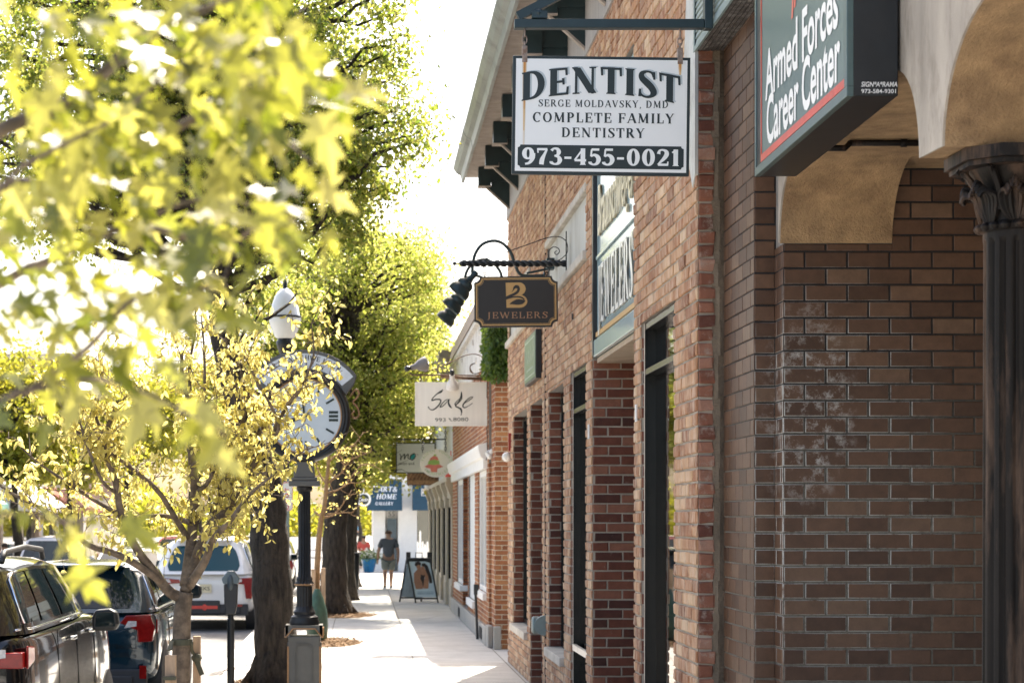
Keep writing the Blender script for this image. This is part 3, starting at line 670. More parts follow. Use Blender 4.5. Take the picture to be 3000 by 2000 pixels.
# arcade wall: flat heads with rounded corners
def arch_poly():
    P = [(4.6, 5.7), (11.378, 5.7), (11.378, 3.535)]
    P += [(11.38 - .42*math.sin(R(a)) * 1.0 - .0, 3.535 + .415*(1 - math.cos(R(a)))) if False else (11.37 - .46*(1 - math.cos(R(a))), 3.535 + .415*math.sin(R(a))) for a in range(6, 91, 7)]
    P += [(8.50 + .44*(1 - math.cos(R(a))), 3.50 + .45*math.sin(R(a))) for a in range(90, -1, -9)]
    P += [(8.16, 3.488)]
    P += [(8.16 - .66*(1 - math.cos(R(a))), 3.488 + .46*math.sin(R(a))) for a in range(6, 91, 7)]
    P += [(5.2, 3.948), (5.2, 3.5), (4.6, 3.5)]
    return P
AP = arch_poly()
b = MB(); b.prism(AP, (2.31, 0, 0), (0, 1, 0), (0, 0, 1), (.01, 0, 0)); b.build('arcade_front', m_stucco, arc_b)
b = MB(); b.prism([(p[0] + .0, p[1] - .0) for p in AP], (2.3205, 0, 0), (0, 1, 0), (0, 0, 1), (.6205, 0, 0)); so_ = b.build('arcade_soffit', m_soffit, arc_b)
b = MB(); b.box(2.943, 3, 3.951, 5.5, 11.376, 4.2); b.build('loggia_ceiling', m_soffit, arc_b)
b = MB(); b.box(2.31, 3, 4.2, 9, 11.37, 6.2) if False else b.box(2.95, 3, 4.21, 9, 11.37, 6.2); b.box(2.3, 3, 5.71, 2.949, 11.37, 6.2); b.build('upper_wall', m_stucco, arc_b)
b = MB(); b.tube([(2.5, 10.5, 3.93), (2.94, 10.5, 3.93)], .016, 8); b.tube([(2.76, 10.5, 3.93), (2.79, 10.5, 3.93)], .022, 8); b.tube([(2.5, 10.5, 3.93), (2.47, 10.48, 3.90), (2.38, 10.48, 3.9)], .016, 8); b.build('conduit', m_iron, arc_b, smooth=True)
# column
cx, cy = 2.672, 8.33
b = MB(); b.lathe([(.17, .25), (.17, .35), (.15, .4), (.148, .7), (.14, 3.12), (.143, 3.14), (.143, 3.17)], (cx, cy, 0), 120, flute=(16, .41, 3.13, .017))
co = b.build('column', m_iron, arc_b, smooth_angle=35)
b = MB(); b.box(cx - .27, cy - .27, 0, cx + .27, cy + .27, .12); b.lathe([(.27, .12), (.27, .2), (.22, .25)], (cx, cy, 0), 40); b.build('column_base', m_iron, co)
zc0, zk = 3.165, .48                   # capital squeezed between shaft and abacus
cz = lambda z: zc0 + (z - 2.83) * zk
b = MB(); b.lathe([(.143, 3.165), (.158, 3.172), (.166, 3.184), (.158, 3.197), (.146, 3.205), (.146, cz(3.05)), (.156, cz(3.2)), (.19, cz(3.32)), (.22, cz(3.385))], (cx, cy, 0), 48)
oct_ = [(-.265, -.15), (-.15, -.265), (.15, -.265), (.265, -.15), (.265, .15), (.15, .265), (-.15, .265), (-.265, .15)]
b.prism([(x*.93, y*.93) for x, y in oct_], (cx, cy, 3.415), (1, 0, 0), (0, 1, 0), (0, 0, .02)); b.prism(oct_, (cx, cy, 3.436), (1, 0, 0), (0, 1, 0), (0, 0, .05))
for k in range(20):
    an = k * math.pi / 10; b.ball((cx + .158*math.cos(an), cy + .158*math.sin(an), 3.184), (.024, .024, .017), 8)
for k in range(8):                     # acanthus leaves with ribs and curled tips, volutes between
    an = k * math.pi / 4 + .3927; e = Vector((math.cos(an), math.sin(an), 0)); s_ = Vector((-math.sin(an), math.cos(an), 0)); o0 = Vector((cx, cy, 0))
    for off in (-.045, -.03, -.015, 0, .015, .03, .045):
        q = abs(off) / .045
        pts = [o0 + e*r_*.79 + s_*(off*f_) + Vector((0, 0, cz(z_))) for r_, z_, f_ in ((.186, 2.91, .5), (.2, 3.0, 1.1), (.212, 3.1, 1.35), (.238, 3.19 - .05*q, 1.15), (.272, 3.235 - .09*q, .8), (.285, 3.18 - .08*q, .55))]
        b.tube(spline([tuple(p) for p in pts], 3), .0105, 5)
    an2 = an + .3927; e = Vector((math.cos(an2), math.sin(an2), 0))
    pts = [o0 + e*(.15 + .075*(t_/10)**2) + Vector((0, 0, cz(3.0 + .033*t_))) for t_ in range(11)]
    b.tube(pts, [.022 - .0009*i for i in range(11)], 6)
    b.tube([o0 + e*(.228 + (.026 - .0027*i)*math.cos(i*.8)) + Vector((0, 0, cz(3.325) + (.022 - .0024*i)*math.sin(i*.8))) for i in range(9)], .009, 5)
b.build('capital', m_iron, co, smooth_angle=50)
# green cladding box over the pier
b = MB(); b.box(2.05, 11.25, 4.885, 2.28, 12.6, 5.9); kk = 4.9
b.box(2.035, 11.25, 4.87, 2.05, 11.29, 5.9); b.box(2.035, 12.56, 4.87, 2.05, 12.6, 5.9); b.box(2.035, 11.29, 4.87, 2.05, 12.56, 4.9)
while kk < 5.9:
    b.prism([(2.05, kk + .002), (2.04, kk + .006), (2.046, kk + .035), (2.05, kk + .036)], (0, 11.29, 0), (1, 0, 0), (0, 0, 1), (0, 1.27, 0)); kk += .038
clo = b.build('cladding_box', m_clad, arc_b)
b = MB()
for i in range(8): b.box(2.055 + i*.027, 11.26, 4.872, 2.076 + i*.027, 12.59, 4.884)
b.build('cladding_underside', Mt('dark ribbed underside', (.05, .042, .038), .8, dirt=(.2, .19, .18), dscale=12), clo)  # underside slats are coloured darker than the box
# ------------------------------------------------------------------ signs
m_signw = Mt('white sign board', (.79, .8, .79), .45, var=.03, scale=2)
m_ink = Mt('dark green black paint', (.014, .024, .026), .45, var=.1)
m_shadow = Mt('grey blue letter shadow', (.47, .53, .55), .5, var=.03)
m_rust = Mt('rust streak', (.5, .23, .06), .8, var=.3, stretch=(1, 1, .2))
m_rusts = [Mt('rust ' + 'abc'[i], c, .7, var=.12, stretch=(4, 1, .3), scale=9) for i, c in enumerate(((.7, .62, .52), (.64, .42, .2), (.5, .22, .06)))]
m_rusty = Mt('rusty galvanised strap', (.25, .2, .17), .7, var=.4, scale=30, dirt=(.16, .07, .03), dscale=25)
m_gold = Mt('gold paint', (.5, .3, .11), .45, var=.06)
m_copper = Mt('copper paint', (.42, .22, .11), .45, var=.06)
m_brownblk = Mt('brown black board', (.022, .019, .017), .5, var=.1)
def ring_link(mb, c, r, axis, rad=.0045):
    a = Vector(axis).normalized(); u = a.orthogonal().normalized(); v = a.cross(u)
    mb.tube([Vector(c) + (u*math.cos(k*math.pi/6) + v*math.sin(k*math.pi/6)) * r for k in range(13)], rad, 6, cap=False)
def chain(mb, x, y, z0, z1, n, r=.0045, w=.012):
    st = (z1 - z0) / n; h = st * .66
    for i in range(n):
        zc = z0 + (i + .5) * st; a = (1, 0) if i % 2 else (0, 1)
        mb.tube([Vector((x + a[0]*w*math.cos(t*.5236), y + a[1]*w*math.cos(t*.5236), zc + h*math.sin(t*.5236))) for t in range(13)], r, 6, cap=False)
# --- dentist
DY = 11.9; dw, dh = 1.031, .688; tilt = R(-.72)
dc = W(1761, 339.5, DY); U = Vector((math.cos(tilt), 0, math.sin(tilt))); V = Vector((-math.sin(tilt), 0, math.cos(tilt))); N = Vector((0, -1, 0))
den = thing('hanging_sign', 'white rectangular dentist signboard with dark green border hanging over the pavement', 'sign', dc)
def rectp(a, b, c_, d): return [(a, c_), (b, c_), (b, d), (a, d)]
b = MB(); b.prism(rectp(-dw/2, dw/2, -dh/2, dh/2), dc, U, V, (0, .03, 0)); b.build('border', m_ink, den, bevel=.003)
b = MB(); b.prism(rectp(-dw/2 + .018, dw/2 - .018, -dh/2 + .018, dh/2 - .018), dc + N*.004, U, V, (0, .0035, 0)); b.build('panel', m_signw, den)
n_ = .03; q = MB(); x0, x1, z0, z1 = -.482, .482, -.308, -.174
q.sheet([(x0 + n_*.5, z0), (x1 - n_*.5, z0), *arc(x1, z0, n_*.5, 180, 90, 4)[1:], *arc(x1, z1, n_*.5, 270, 180, 4)[:], (x0 + n_*.5, z1), *arc(x0, z1, n_*.5, 0, -90, 4)[1:], *arc(x0, z0, n_*.5, 90, 0, 4)[:-1]], dc + N*.0055, U, V)
q.build('number_band', m_ink, den)
wp = lambda s, x, y: (x, y * (1.0 + .0*s) + .38 * (1 - s*s) + .05*s - .1*s*x*0 )
LW = dict(T=.235, t=.085, sh=.055)
b = MB(); roman(b, 'DENTIST', dc + U*.008 + V*.078 + N*.0045, U, V, N, .152, .93, warp=lambda s, x, y: (x, y*(1.02 + .06*s*s) + .36*(1 - s*s) - .03*s), **LW); b.build('title_shadow', m_shadow, den)
b = MB(); roman(b, 'DENTIST', dc + U*-.003 + V*.072 + N*.0062, U, V, N, .152, .93, warp=lambda s, x, y: (x, y*(1.02 + .06*s*s) + .36*(1 - s*s) - .03*s), **LW); b.build('title', m_ink, den)
b = MB()
roman(b, 'SERGE MOLDAVSKY, DMD', dc + U*.012 + V*.048 + N*.0055, U, V, N, .041, .758, T=.17, t=.075, track=.1)
roman(b, 'COMPLETE FAMILY', dc + U*.012 + V*-.042 + N*.0055, U, V, N, .057, .825, T=.19, t=.075, track=.1)
roman(b, 'DENTISTRY', dc + U*.012 + V*-.128 + N*.0055, U, V, N, .056, .485, T=.19, t=.075, track=.1)
b.build('lettering', m_ink, den)
b = MB(); roman(b, '973-455-0021', dc + V*-.288 + N*.0062, U, V, N, .096, .92, T=.25, t=.1, track=.07); b.build('phone_number', m_signw, den)
for xx, ln in ((-.448, .5), (.455, .09)):
    b = MB(); zt = dh/2
    b.prism(rectp(-.015, .015, -.04, .055), dc + U*xx + V*zt + N*.009, U, V, (0, .045, 0)); st = b.build('strap', m_rusty, den, bevel=.002)
    b = MB(); p = dc + U*xx + V*(zt + .05)
    chain(b, p.x, DY + .01, p.z - .01, p.z + .1, 3, .0042, .013); b.tube([(p.x, DY + .01, p.z + .095), (p.x, DY + .01, W(0, 70, DY).z + .02)], .004, 6); b.build('hook_chain', m_rusty, st, smooth=True)
    for i_, (wd_, l_) in enumerate(((.013, 1.0), (.0085, .8), (.005, .55))):
        b = MB(); b.sheet([(-wd_, 0), (wd_, 0), (wd_*.9, -ln*l_*.3), (wd_*.5, -ln*l_*.75), (wd_*.3, -ln*l_), (-wd_*.4, -ln*l_), (-wd_*.6, -ln*l_*.6), (-wd_*.95, -ln*l_*.3)], dc + U*xx + V*(zt - .036) + N*(.0049 + .0003*i_), U, V); b.build('rust_stain', m_rusts[i_], den)
# bracket of the dentist sign
br = thing('sign_bracket', 'dark green triangular steel bracket above the dentist signboard', 'bracket', W(2073, 71, DY))
b = MB(); zb = W(0, 71, DY).z; xl, xr = W(1507, 0, DY).x, W(2062, 0, DY).x
b.box(xl, DY - .02, zb - .026, xr, DY + .045, zb + .026); b.build('arm', m_teal, br, bevel=.004)
b = MB(); b.box(xr + .002, DY - .025, zb - .03, xr + .05, DY + .05, zb + .75); b.build('post', m_teal, br, bevel=.004)
b = MB(); b.beam((xl + .02, DY + .012, zb + .045), (xr, DY + .012, zb + .6), .05, .05); b.build('brace', m_teal, br)
b = MB(); b.ball((xl + .14, DY - .005, zb + .06), .03); b.box(xl + .1, DY - .03, zb + .03, xl + .19, DY + .03, zb + .07); b.build('lug', m_teal, br)
# --- armed forces sign cabinet
Yf, Yn = 10.85, 8.786; Xa, Xb = 2.077, 2.298; za, zt = 3.817, 6.1
af = thing('cabinet_sign', 'large green sign cabinet with white bold lettering mounted before the stucco arches', 'sign', (Xa, 10.1, za))
b = MB(); b.box(Xa + .012, Yn, za, Xb, Yf, zt); b.build('cabinet', m_black, af, bevel=.004)
m_cab = Mt('greenish metal frame', (.055, .095, .095), .3, var=.15, spec=.7)
b = MB(); b.box(Xa, Yn - .002, za - .002, Xa + .03, Yf, za + .042); b.box(Xa, Yn - .002, za + .042, Xa + .03, Yn + .05, zt); b.box(Xa, Yf - .03, za + .042, Xa + .03, Yf, zt); b.build('frame', m_cab, af, bevel=.003)
b = MB(); b.box(Xa + .008, Yn + .05, za + .042, Xa + .0118, Yf - .03, zt); b.build('face', Mt('grey green acrylic face', (.085, .135, .13), .35, var=.03, scale=1, spec=.5), af)
b = MB(); b.box(Xa + .005, Yn + .05, za + .05, Xa + .0075, Yf - .14, za + .088); b.box(Xa + .005, Yf - .16, za + .088, Xa + .0075, Yf - .14, zt); b.build('red_line', Mt('red line', (.55, .06, .035), .3), af)
b = MB(); b.box(Xa + .0062, Yf - .139, za + .043, Xa + .0076, Yf - .031, zt); b.build('black_margin', m_black, af)
UW = Vector((0, -1, 0)); VW = Vector((0, 0, 1))
def onwall(y, z, x): return Vector((x, y, z))
m_wl = Mt('white vinyl letters', (.78, .78, .76), .4, var=.03)
b = MB(); sans(b, 'Career Center', onwall(9.75, za + .112, Xa + .0055), UW, VW, .345, bold=.022, width=1.62)
sans(b, 'Armed Forces', onwall(9.77, za + .352, Xa + .0053), UW, VW, .345, bold=.022, width=1.62); b.build('lettering', m_wl, af)
b = MB()
for k in range(5): b.sheet([(0 + k*.06, 0), (.04 + k*.06, 0), (.16 + k*.06, .6), (.12 + k*.06, .6)], onwall(9.95, za + .61 + .04*k, Xa + .0055), UW, VW)
b.build('stripes', Mt('red stripes', (.6, .12, .08), .4), af)
b = MB(); xm = (2633 + 2480)/2
sans(b, 'SIGN*A*RAMA', W(2575, 255, Yn) + Vector((0, -.004, 0)), (1, 0, 0), VW, .03, bold=.015, shear=.2, width=.155)
sans(b, '973-584-9301', W(2575, 274, Yn) + Vector((0, -.004, 0)), (1, 0, 0), VW, .025, bold=.012, width=.148)
b.build('maker_lettering', m_wl, af)
# --- teal jewelers panel over the entrance
bp = thing('wall_sign', 'pale teal shop panel with raised gold and white lettering above the recessed entrance', 'sign', (XW, 17, 3.45))
m_tealp = Mt('pale teal lacquer', (.34, .46, .49), .14, var=.06, scale=1.2, spec=.9)
b = MB(); b.box(XW + .03, 15.48, 3.60, XW + .09, 18.24, 5.6); b.build('panel', m_tealp, bp)
b = MB(); b.box(XW + .0, 15.48, 3.45, XW + .1, 18.3, 3.60); b.box(XW + .012, 15.48, 4.30, XW + .03, 18.2, 4.34); b.build('rail', m_tealp, bp, bevel=.01)
b = MB(); b.box(XW - .006, 18.25, 3.46, XW + .09, 18.335, 5.61); b.build('edge_strip', m_black, bp)
b = MB(); b.box(XW + .012, 15.5, 3.62, XW + .03, 18.2, 3.66); b.build('gold_line', m_gold, bp)
def raised(mb0, fn, th):
    t_ = MB(); fn(t_)
    for f, r in zip(t_.f, t_.r):
        pass
    for k in range(4):
        mb0.add([(v[0] - th*k/3, v[1], v[2]) for v in t_.v], t_.f, .5)
m_silver = Mt('white enamel letters', (.74, .74, .7), .3, var=.05)
b = MB(); raised(b, lambda q: roman(q, 'JEWELERS', onwall(16.85, 3.72, XW + .029), UW, VW, (-1, 0, 0), .5, 2.35, T=.2, t=.09), .02); b.build('lower_lettering', m_silver, bp)
b = MB(); raised(b, lambda q: sans(q, 'Braunschweiger', onwall(16.85, 4.5, XW + .029), UW, VW, .62, bold=.012, shear=.15, width=2.4), .02); b.build('upper_lettering', Mt('cream gold letters', (.6, .52, .34), .35), bp)
b = MB(); sh_ = [(-.32, .95), (-.34, .6), (-.2, .3), (0, 0), (.2, .3), (.34, .6), (.32, .95), (.12, .88), (0, 1.0), (-.12, .88)]
b.prism(sh_, onwall(16.5, 5.05 - .08, XW + .029), UW, VW*.55, (-.03, 0, 0)); b.build('crest', m_silver, bp, bevel=.01)
b = MB()
for k in range(5): b.tube([onwall(16.5 - (k-2)*.1, 5.12 + .08*abs(k-2), XW - .004), onwall(16.5 - (k-2)*.12, 5.45, XW - .004)], .016, 6)
b.build('crest_relief', m_gold, bp)
# --- small green box sign
gs = thing('box_sign', 'small green box sign with pale script lettering on the brick wall', 'sign', (2.0, 24.2, 3.9))
b = MB(); b.box(1.98, 23.4, 3.62, 2.046, 25.0, 4.18); b.build('box', m_black, gs, bevel=.004)
b = MB(); b.box(1.975, 23.44, 3.65, 1.979, 24.97, 4.16); b.build('face', Mt('sage green face', (.13, .22, .12), .35, var=.05), gs)
b = MB()
for (a_, c_, e_, f_) in ((23.5, 24.9, 3.69, 3.70), (23.5, 24.9, 4.11, 4.12), (23.5, 23.52, 3.7, 4.11), (24.88, 24.9, 3.7, 4.11)): b.box(1.972, a_, e_, 1.9748, c_, f_)
rgs = random.Random(4)
for k, xx in enumerate((.1, .22, .36, .48, .62, .72, .86)):
    hgt = (.18, .07, .17, .08, .2, .08, .12)[k]
    stroke(b, [(xx, 0, .012), (xx + .03, hgt, .02), (xx + .06, hgt*.3, .012), (xx + .1, .03, .01)], onwall(24.75, 3.85, 1.9735), UW, VW, (-1, 0, 0), n=3)
stroke(b, [(.95, .15, .02), (1.05, .28, .02), (1.12, .12, .02), (1.0, .05, .016), (1.2, .25, .012)], onwall(24.75, 3.85, 1.9735), UW, VW, (-1, 0, 0), n=4)
for k in range(16): b.box(1.972, 23.75 + k*.055, 3.76, 1.9735, 23.78 + k*.055, 3.785)
b.build('lettering', Mt('pale green letters', (.5, .56, .48), .5), gs)
# --- B Jewelers hanging sign
JY = 20.5; jc = W(1512, 883.5, JY); jt = R(.55); U = Vector((math.cos(jt), 0, math.sin(jt))); V = Vector((-math.sin(jt), 0, math.cos(jt)))
js = thing('hanging_sign', 'dark brown jewelers signboard with notched corners and a gold swan emblem', 'sign', jc)
def notched(w, h, r):
    return [(-w + r, -h), (w - r, -h), *arc(w, -h, r, 180, 90, 5)[1:], *arc(w, h, r, 270, 180, 5), (-w + r, h), *arc(-w, h, r, 0, -90, 5)[1:], *arc(-w, -h, r, 90, 0, 5)[:-1]]
b = MB(); b.prism(notched(.418, .254, .058), jc, U, V, (0, .045, 0)); b.build('board', m_brownblk, js)
b = MB(); o_ = notched(.402, .238, .058); i_ = notched(.39, .226, .058); n = len(o_)
vs = [jc + N*.002 + U*x + V*y for x, y in o_ + i_]; b.add(vs, [(k, (k+1) % n, n + (k+1) % n, n + k) for k in range(n)])
o_ = notched(.384, .22, .058); i_ = notched(.381, .217, .058); vs = [jc + N*.002 + U*x + V*y for x, y in o_ + i_]; b.add(vs, [(k, (k+1) % n, n + (k+1) % n, n + k) for k in range(n)]); b.build('gold_border', m_gold, js)
# emblem: a gold B with a dark swan across it
k_ = .000655   # metres per pixel of the close view (2091 px wide over 400 px)
def E(x, y): return ((x - 1112) * k_, -(y - 965) * k_)
b = MB()
Bo = [E(955, 675), E(1160, 672)] + [E(1160 + 100*math.sin(R(a)), 770 - 98*math.cos(R(a))) for a in range(15, 166, 15)] + [E(1200, 862)] + [E(1165 + 118*math.sin(R(a)), 960 - 98*math.cos(R(a))) for a in range(30, 181, 15)] + [E(965, 1057)]
b.sheet(Bo, jc + N*.0022, U, V); b.build('emblem', m_gold, js)
b = MB(); e_ = lambda x, y, w: (*E(x, y), w*k_)
stroke(b, [e_(1045, 822, 3), e_(1070, 785, 16), e_(1092, 748, 40), e_(1130, 738, 52), e_(1152, 770, 40), e_(1135, 815, 40), e_(1085, 850, 40), e_(1010, 880, 34), e_(960, 905, 30), e_(953, 930, 10)], jc, U, V, N, .004)
stroke(b, [e_(955, 930, 12), e_(1010, 905, 26), e_(1090, 892, 22), e_(1150, 893, 22), e_(1200, 905, 24), e_(1240, 935, 16)], jc, U, V, N, .0043)
stroke(b, [e_(1010, 1003, 4), e_(1060, 985, 46), e_(1130, 972, 84), e_(1200, 968, 72), e_(1252, 950, 14)], jc, U, V, N, .0046)
b.build('swan', m_brownblk, js)
b = MB(); roman(b, 'JEWELERS', jc + V*-.166 + U*.01 + N*.0022, U, V, N, .062, .615, T=.11, t=.06, track=.12, sh=.04); b.build('lettering', m_copper, js)
b = MB()
for xx in (-.31, .31):
    p = jc + U*xx + V*.25; zb_ = W(0, 772, JY).z - .04
    ring_link(b, (p.x, JY + .02, zb_ - .02), .03, (0, 1, 0), .004); chain(b, p.x, JY + .02, p.z - .01, zb_ - .045, 2, .004, .012)
b.build('hook_chain', m_iron, js, smooth=True)
jb = thing('sign_bracket', 'black twisted iron scroll bracket carrying the brown jewelers signboard', 'bracket', (XW - .02, JY, 4.56))
b = MB(); zj = W(0, 772, JY).z; xa, xe = W(1348, 0, JY).x, XW - .028; n = 90
for ph in (0, math.pi):
    b.tube([(xa + (xe - xa)*i/n, JY + .016*math.cos(i*.55 + ph), zj + .0 + .016*math.sin(i*.55 + ph)) for i in range(n + 1)], .02, 7)
b.tube([(xa - .05, JY, zj), (xa, JY, zj)], .008, 6); b.ball((xa - .055, JY, zj), .02, 10); b.build('bar', m_black, jb, smooth=True)
b = MB(); b.box(XW - .028, JY - .02, W(0, 792, JY).z, XW - .0165, JY + .02, W(0, 678, JY).z); b.build('wall_plate', m_black, jb)
b = MB(); pc = W(1633, 738, JY); rr_ = .0034
sp = [(1632, 734), (1626, 740), (1632, 746), (1640, 738), (1636, 727), (1621, 724), (1608, 738), (1612, 757), (1635, 763), (1655, 750), (1664, 735), (1662, 712), (1650, 698), (1630, 693), (1600, 698), (1560, 712), (1500, 733), (1440, 753), (1385, 768)]
b.tube([W(x, y, JY) + Vector((-.004, 0, 0)) for x, y in spline(sp, 5)], .005, 6); b.build('scroll', m_black, jb, smooth=True)
b = MB(); b.tube([W(x, y, JY) for x, y in spline([(1377, 752), (1382, 744), (1376, 737), (1364, 738), (1357, 748), (1361, 760), (1372, 767)], 5)], .003, 5); b.build('end_curl', m_black, jb, smooth=True)
# --- gooseneck lamps along the wall
lamp0 = None
for i, (yy, lab) in enumerate(((23.0, 'dark gooseneck wall lamp nearest the brown jewelers signboard'), (24.9, 'dark gooseneck wall lamp between two others beside the jewelers signboard'), (26.8, 'dark gooseneck wall lamp farthest along the brick wall'))):
    if lamp0 is None:
        lm = thing('wall_lamp', lab, 'wall lamp', (XW, yy, 4.78), group='gooseneck lamps along the brick wall'); lamp0 = lm
        b = MB(); pts = [(XW - .01, yy, 4.74), (1.93, yy, 4.735), (1.82, yy, 4.76), (1.755, yy, 4.9), (1.72, yy, 5.0), (1.63, yy, 5.1), (1.52, yy, 5.13), (1.40, yy, 5.09), (1.32, yy, 4.98), (1.29, yy, 4.83), (1.295, yy, 4.72)]
        b.tube(spline([(p[0] - .055 if p[0] < 2 else p[0], p[1], p[2]) for p in pts], 4), .018, 8); b.build('gooseneck', m_teal, lm, smooth=True)
        b = MB(); b.lathe([(.05, 0), (.05, .012), (.03, .02)], (XW - .012, yy, 4.74), 14, Matrix.Rotation(R(-90), 3, 'Y')); b.build('wall_rose', m_teal, lm)
        Ml = Matrix.Rotation(R(42), 3, 'Y') @ Matrix.Rotation(math.pi, 3, 'X')
        b = MB(); b.lathe([(.03, -.07), (.034, .02), (.042, .055), (.046, .065), (.07, .075), (.092, .105), (.096, .135), (.092, .15), (.108, .17), (.126, .205), (.128, .255), (.118, .25), (.1, .22)], (1.235, yy, 4.73), 28, Ml); b.build('shade', m_teal, lm, smooth_angle=30)
    else:
        dup(lamp0, (XW, yy, 4.78 + .03*i), label=lab)
f = MB(); f.box(XW - .09, 21.9, 4.68, XW - .005, 22.05, 4.8); f.tube([(XW - .06, 21.95, 4.69), (XW - .3, 21.95, 4.64)], .014, 6); o_ = f.build('junction_box', m_teal, bevel=.004); tag(o_, 'dark junction box on the pale wall panel behind the jewelers signboard', 'junction box')
# --- Sage sign
SY = 32.7; scn = W(1321.5, 1183, SY); U = Vector((1, 0, 0)); V = Vector((0, 0, 1)); sw, sh2 = 1.15, .70
sg = thing('hanging_sign', 'white rectangular signboard with black brushed script and a short phone number', 'sign', scn)
m_cream = Mt('aged white board', (.8, .77, .71), .5, var=.06, stretch=(3, 1, .2), scale=3)
b = MB(); b.prism(rectp(-sw/2, sw/2, -sh2/2, sh2/2), scn, U, V, (0, .05, 0)); b.build('board', m_cream, sg, bevel=.003)
b = MB()
for r in (rectp(-sw/2, sw/2, -sh2/2, -sh2/2 + .022), rectp(-sw/2, sw/2, sh2/2 - .022, sh2/2), rectp(-sw/2, -sw/2 + .022, -sh2/2 + .022, sh2/2 - .022), rectp(sw/2 - .022, sw/2, -sh2/2 + .022, sh2/2 - .022)): b.prism(r, scn + N*.012, U, V, (0, .0115, 0))
b.build('rim', m_cream, sg)
ks = 1.15 / 662
def G(x, y, w): return ((x - 1009) * ks, -(y - 888) * ks, w * ks * 1.25)
b = MB()
stroke(b, [G(935, 755, 5), G(915, 775, 16), G(880, 795, 8), G(840, 835, 7), G(835, 855, 9), G(870, 845, 10), G(912, 850, 10), G(905, 885, 10), G(870, 925, 10), G(835, 942, 8), G(808, 930, 6), G(800, 912, 10)], scn, U, V, N, .003)
stroke(b, [G(1000, 848, 7), G(965, 850, 6), G(930, 880, 7), G(908, 915, 8), G(935, 905, 7), G(985, 855, 6), G(985, 880, 12), G(1000, 910, 14), G(1016, 925, 4)], scn, U, V, N, .0034)
stroke(b, [G(1105, 830, 5), G(1075, 850, 5), G(1045, 885, 7), G(1050, 895, 6), G(1085, 870, 6), G(1107, 832, 8), G(1104, 775, 5), G(1100, 815, 9), G(1080, 865, 8), G(1050, 905, 9), G(1075, 920, 10), G(1098, 935, 14), G(1105, 960, 10), G(1100, 995, 4)], scn, U, V, N, .0038)
stroke(b, [G(1125, 885, 5), G(1165, 860, 6), G(1200, 835, 6), G(1208, 822, 5), G(1180, 830, 6), G(1140, 865, 8), G(1118, 900, 10), G(1130, 922, 8), G(1165, 908, 5), G(1205, 880, 4)], scn, U, V, N, .0042)
stroke(b, [G(985, 1022, 5), G(1000, 1024, 6), G(1002, 1038, 5), G(1022, 1045, 4)], scn, U, V, N, .003)
b.build('script', m_ink, sg)
b = MB(); sans(b, '993', scn + U*(912 - 1009)*ks + V*-(1050 - 888)*ks + N*.003, U, V, .085, width=.17); sans(b, '8080', scn + U*(1098 - 1009)*ks + V*-(1045 - 888)*ks + N*.003, U, V, .085, width=.24); b.build('phone_number', m_ink, sg)
sb = thing('sign_bracket', 'rusty iron rod bracket with a scroll above the white script signboard', 'bracket', (XW, SY, 4.3))
m_rodr = Mt('rusty rod', (.14, .08, .05), .8, var=.5, scale=25)
b = MB(); b.tube([W(x, y, SY + .02) for x, y in ((1200, 1092), (1207, 1098), (1290, 1098), (1400, 1100), (1440, 1100))], .014, 6); b.tube([W(x, y, SY + .05) for x, y in ((1290, 1102), (1360, 1107), (1436, 1110))], .026, 8); b.build('rod', m_rodr, sb, smooth=True)
b = MB(); b.tube([W(x, y, SY + .02) for x, y in spline([(1386, 1094), (1378, 1080), (1380, 1068), (1392, 1064), (1385, 1066), (1377, 1075), (1380, 1090), (1395, 1094), (1413, 1085), (1421, 1065), (1412, 1045), (1390, 1037), (1360, 1042), (1330, 1056), (1280, 1078), (1240, 1092)], 4)], .008, 5); b.build('scroll', m_rodr, sb, smooth=True)
b = MB()
for px in (1233, 1408): b.tube([W(px, 1100, SY + .02), W(px, 1120, SY + .02)], .01, 6)
b.build('hanger', m_rodr, sb)
def flood(name, c, dirv, lab, mat, r):
    o = thing(name, lab, 'lamp', c); q = Vector(dirv).to_track_quat('Z', 'Y').to_matrix()
    b = MB(); b.lathe([(r*.35, -r*1.1), (r*.4, -r*.5), (r*.75, r*.1), (r*.98, r*.7), (r, r*1.1), (r*.85, r*1.2), (r*.3, r*1.25)], c, 20, q); b.build('reflector', mat, o, smooth_angle=50)
    b = MB(); b.lathe([(r*.25, -r*1.7), (r*.3, -r*1.1)], c, 12, q); b.ball(Vector(c) + q @ Vector((0, 0, -r*1.6)), r*.4, 8); b.build('socket', m_black, o, smooth=True)
flood('sign_lamp', W(1325, 1118, SY - .12), (0.05, .5, -1), 'white round reflector lamp in front of the script signboard', Mt('white enamel', (.7, .66, .62), .3), .105)
flood('sign_lamp', W(1226, 1071, SY + .1), (.9, .2, .25), 'grey floodlight on the outer tip of the rusty rod', Mt('grey lamp', (.16, .15, .15), .5), .12)
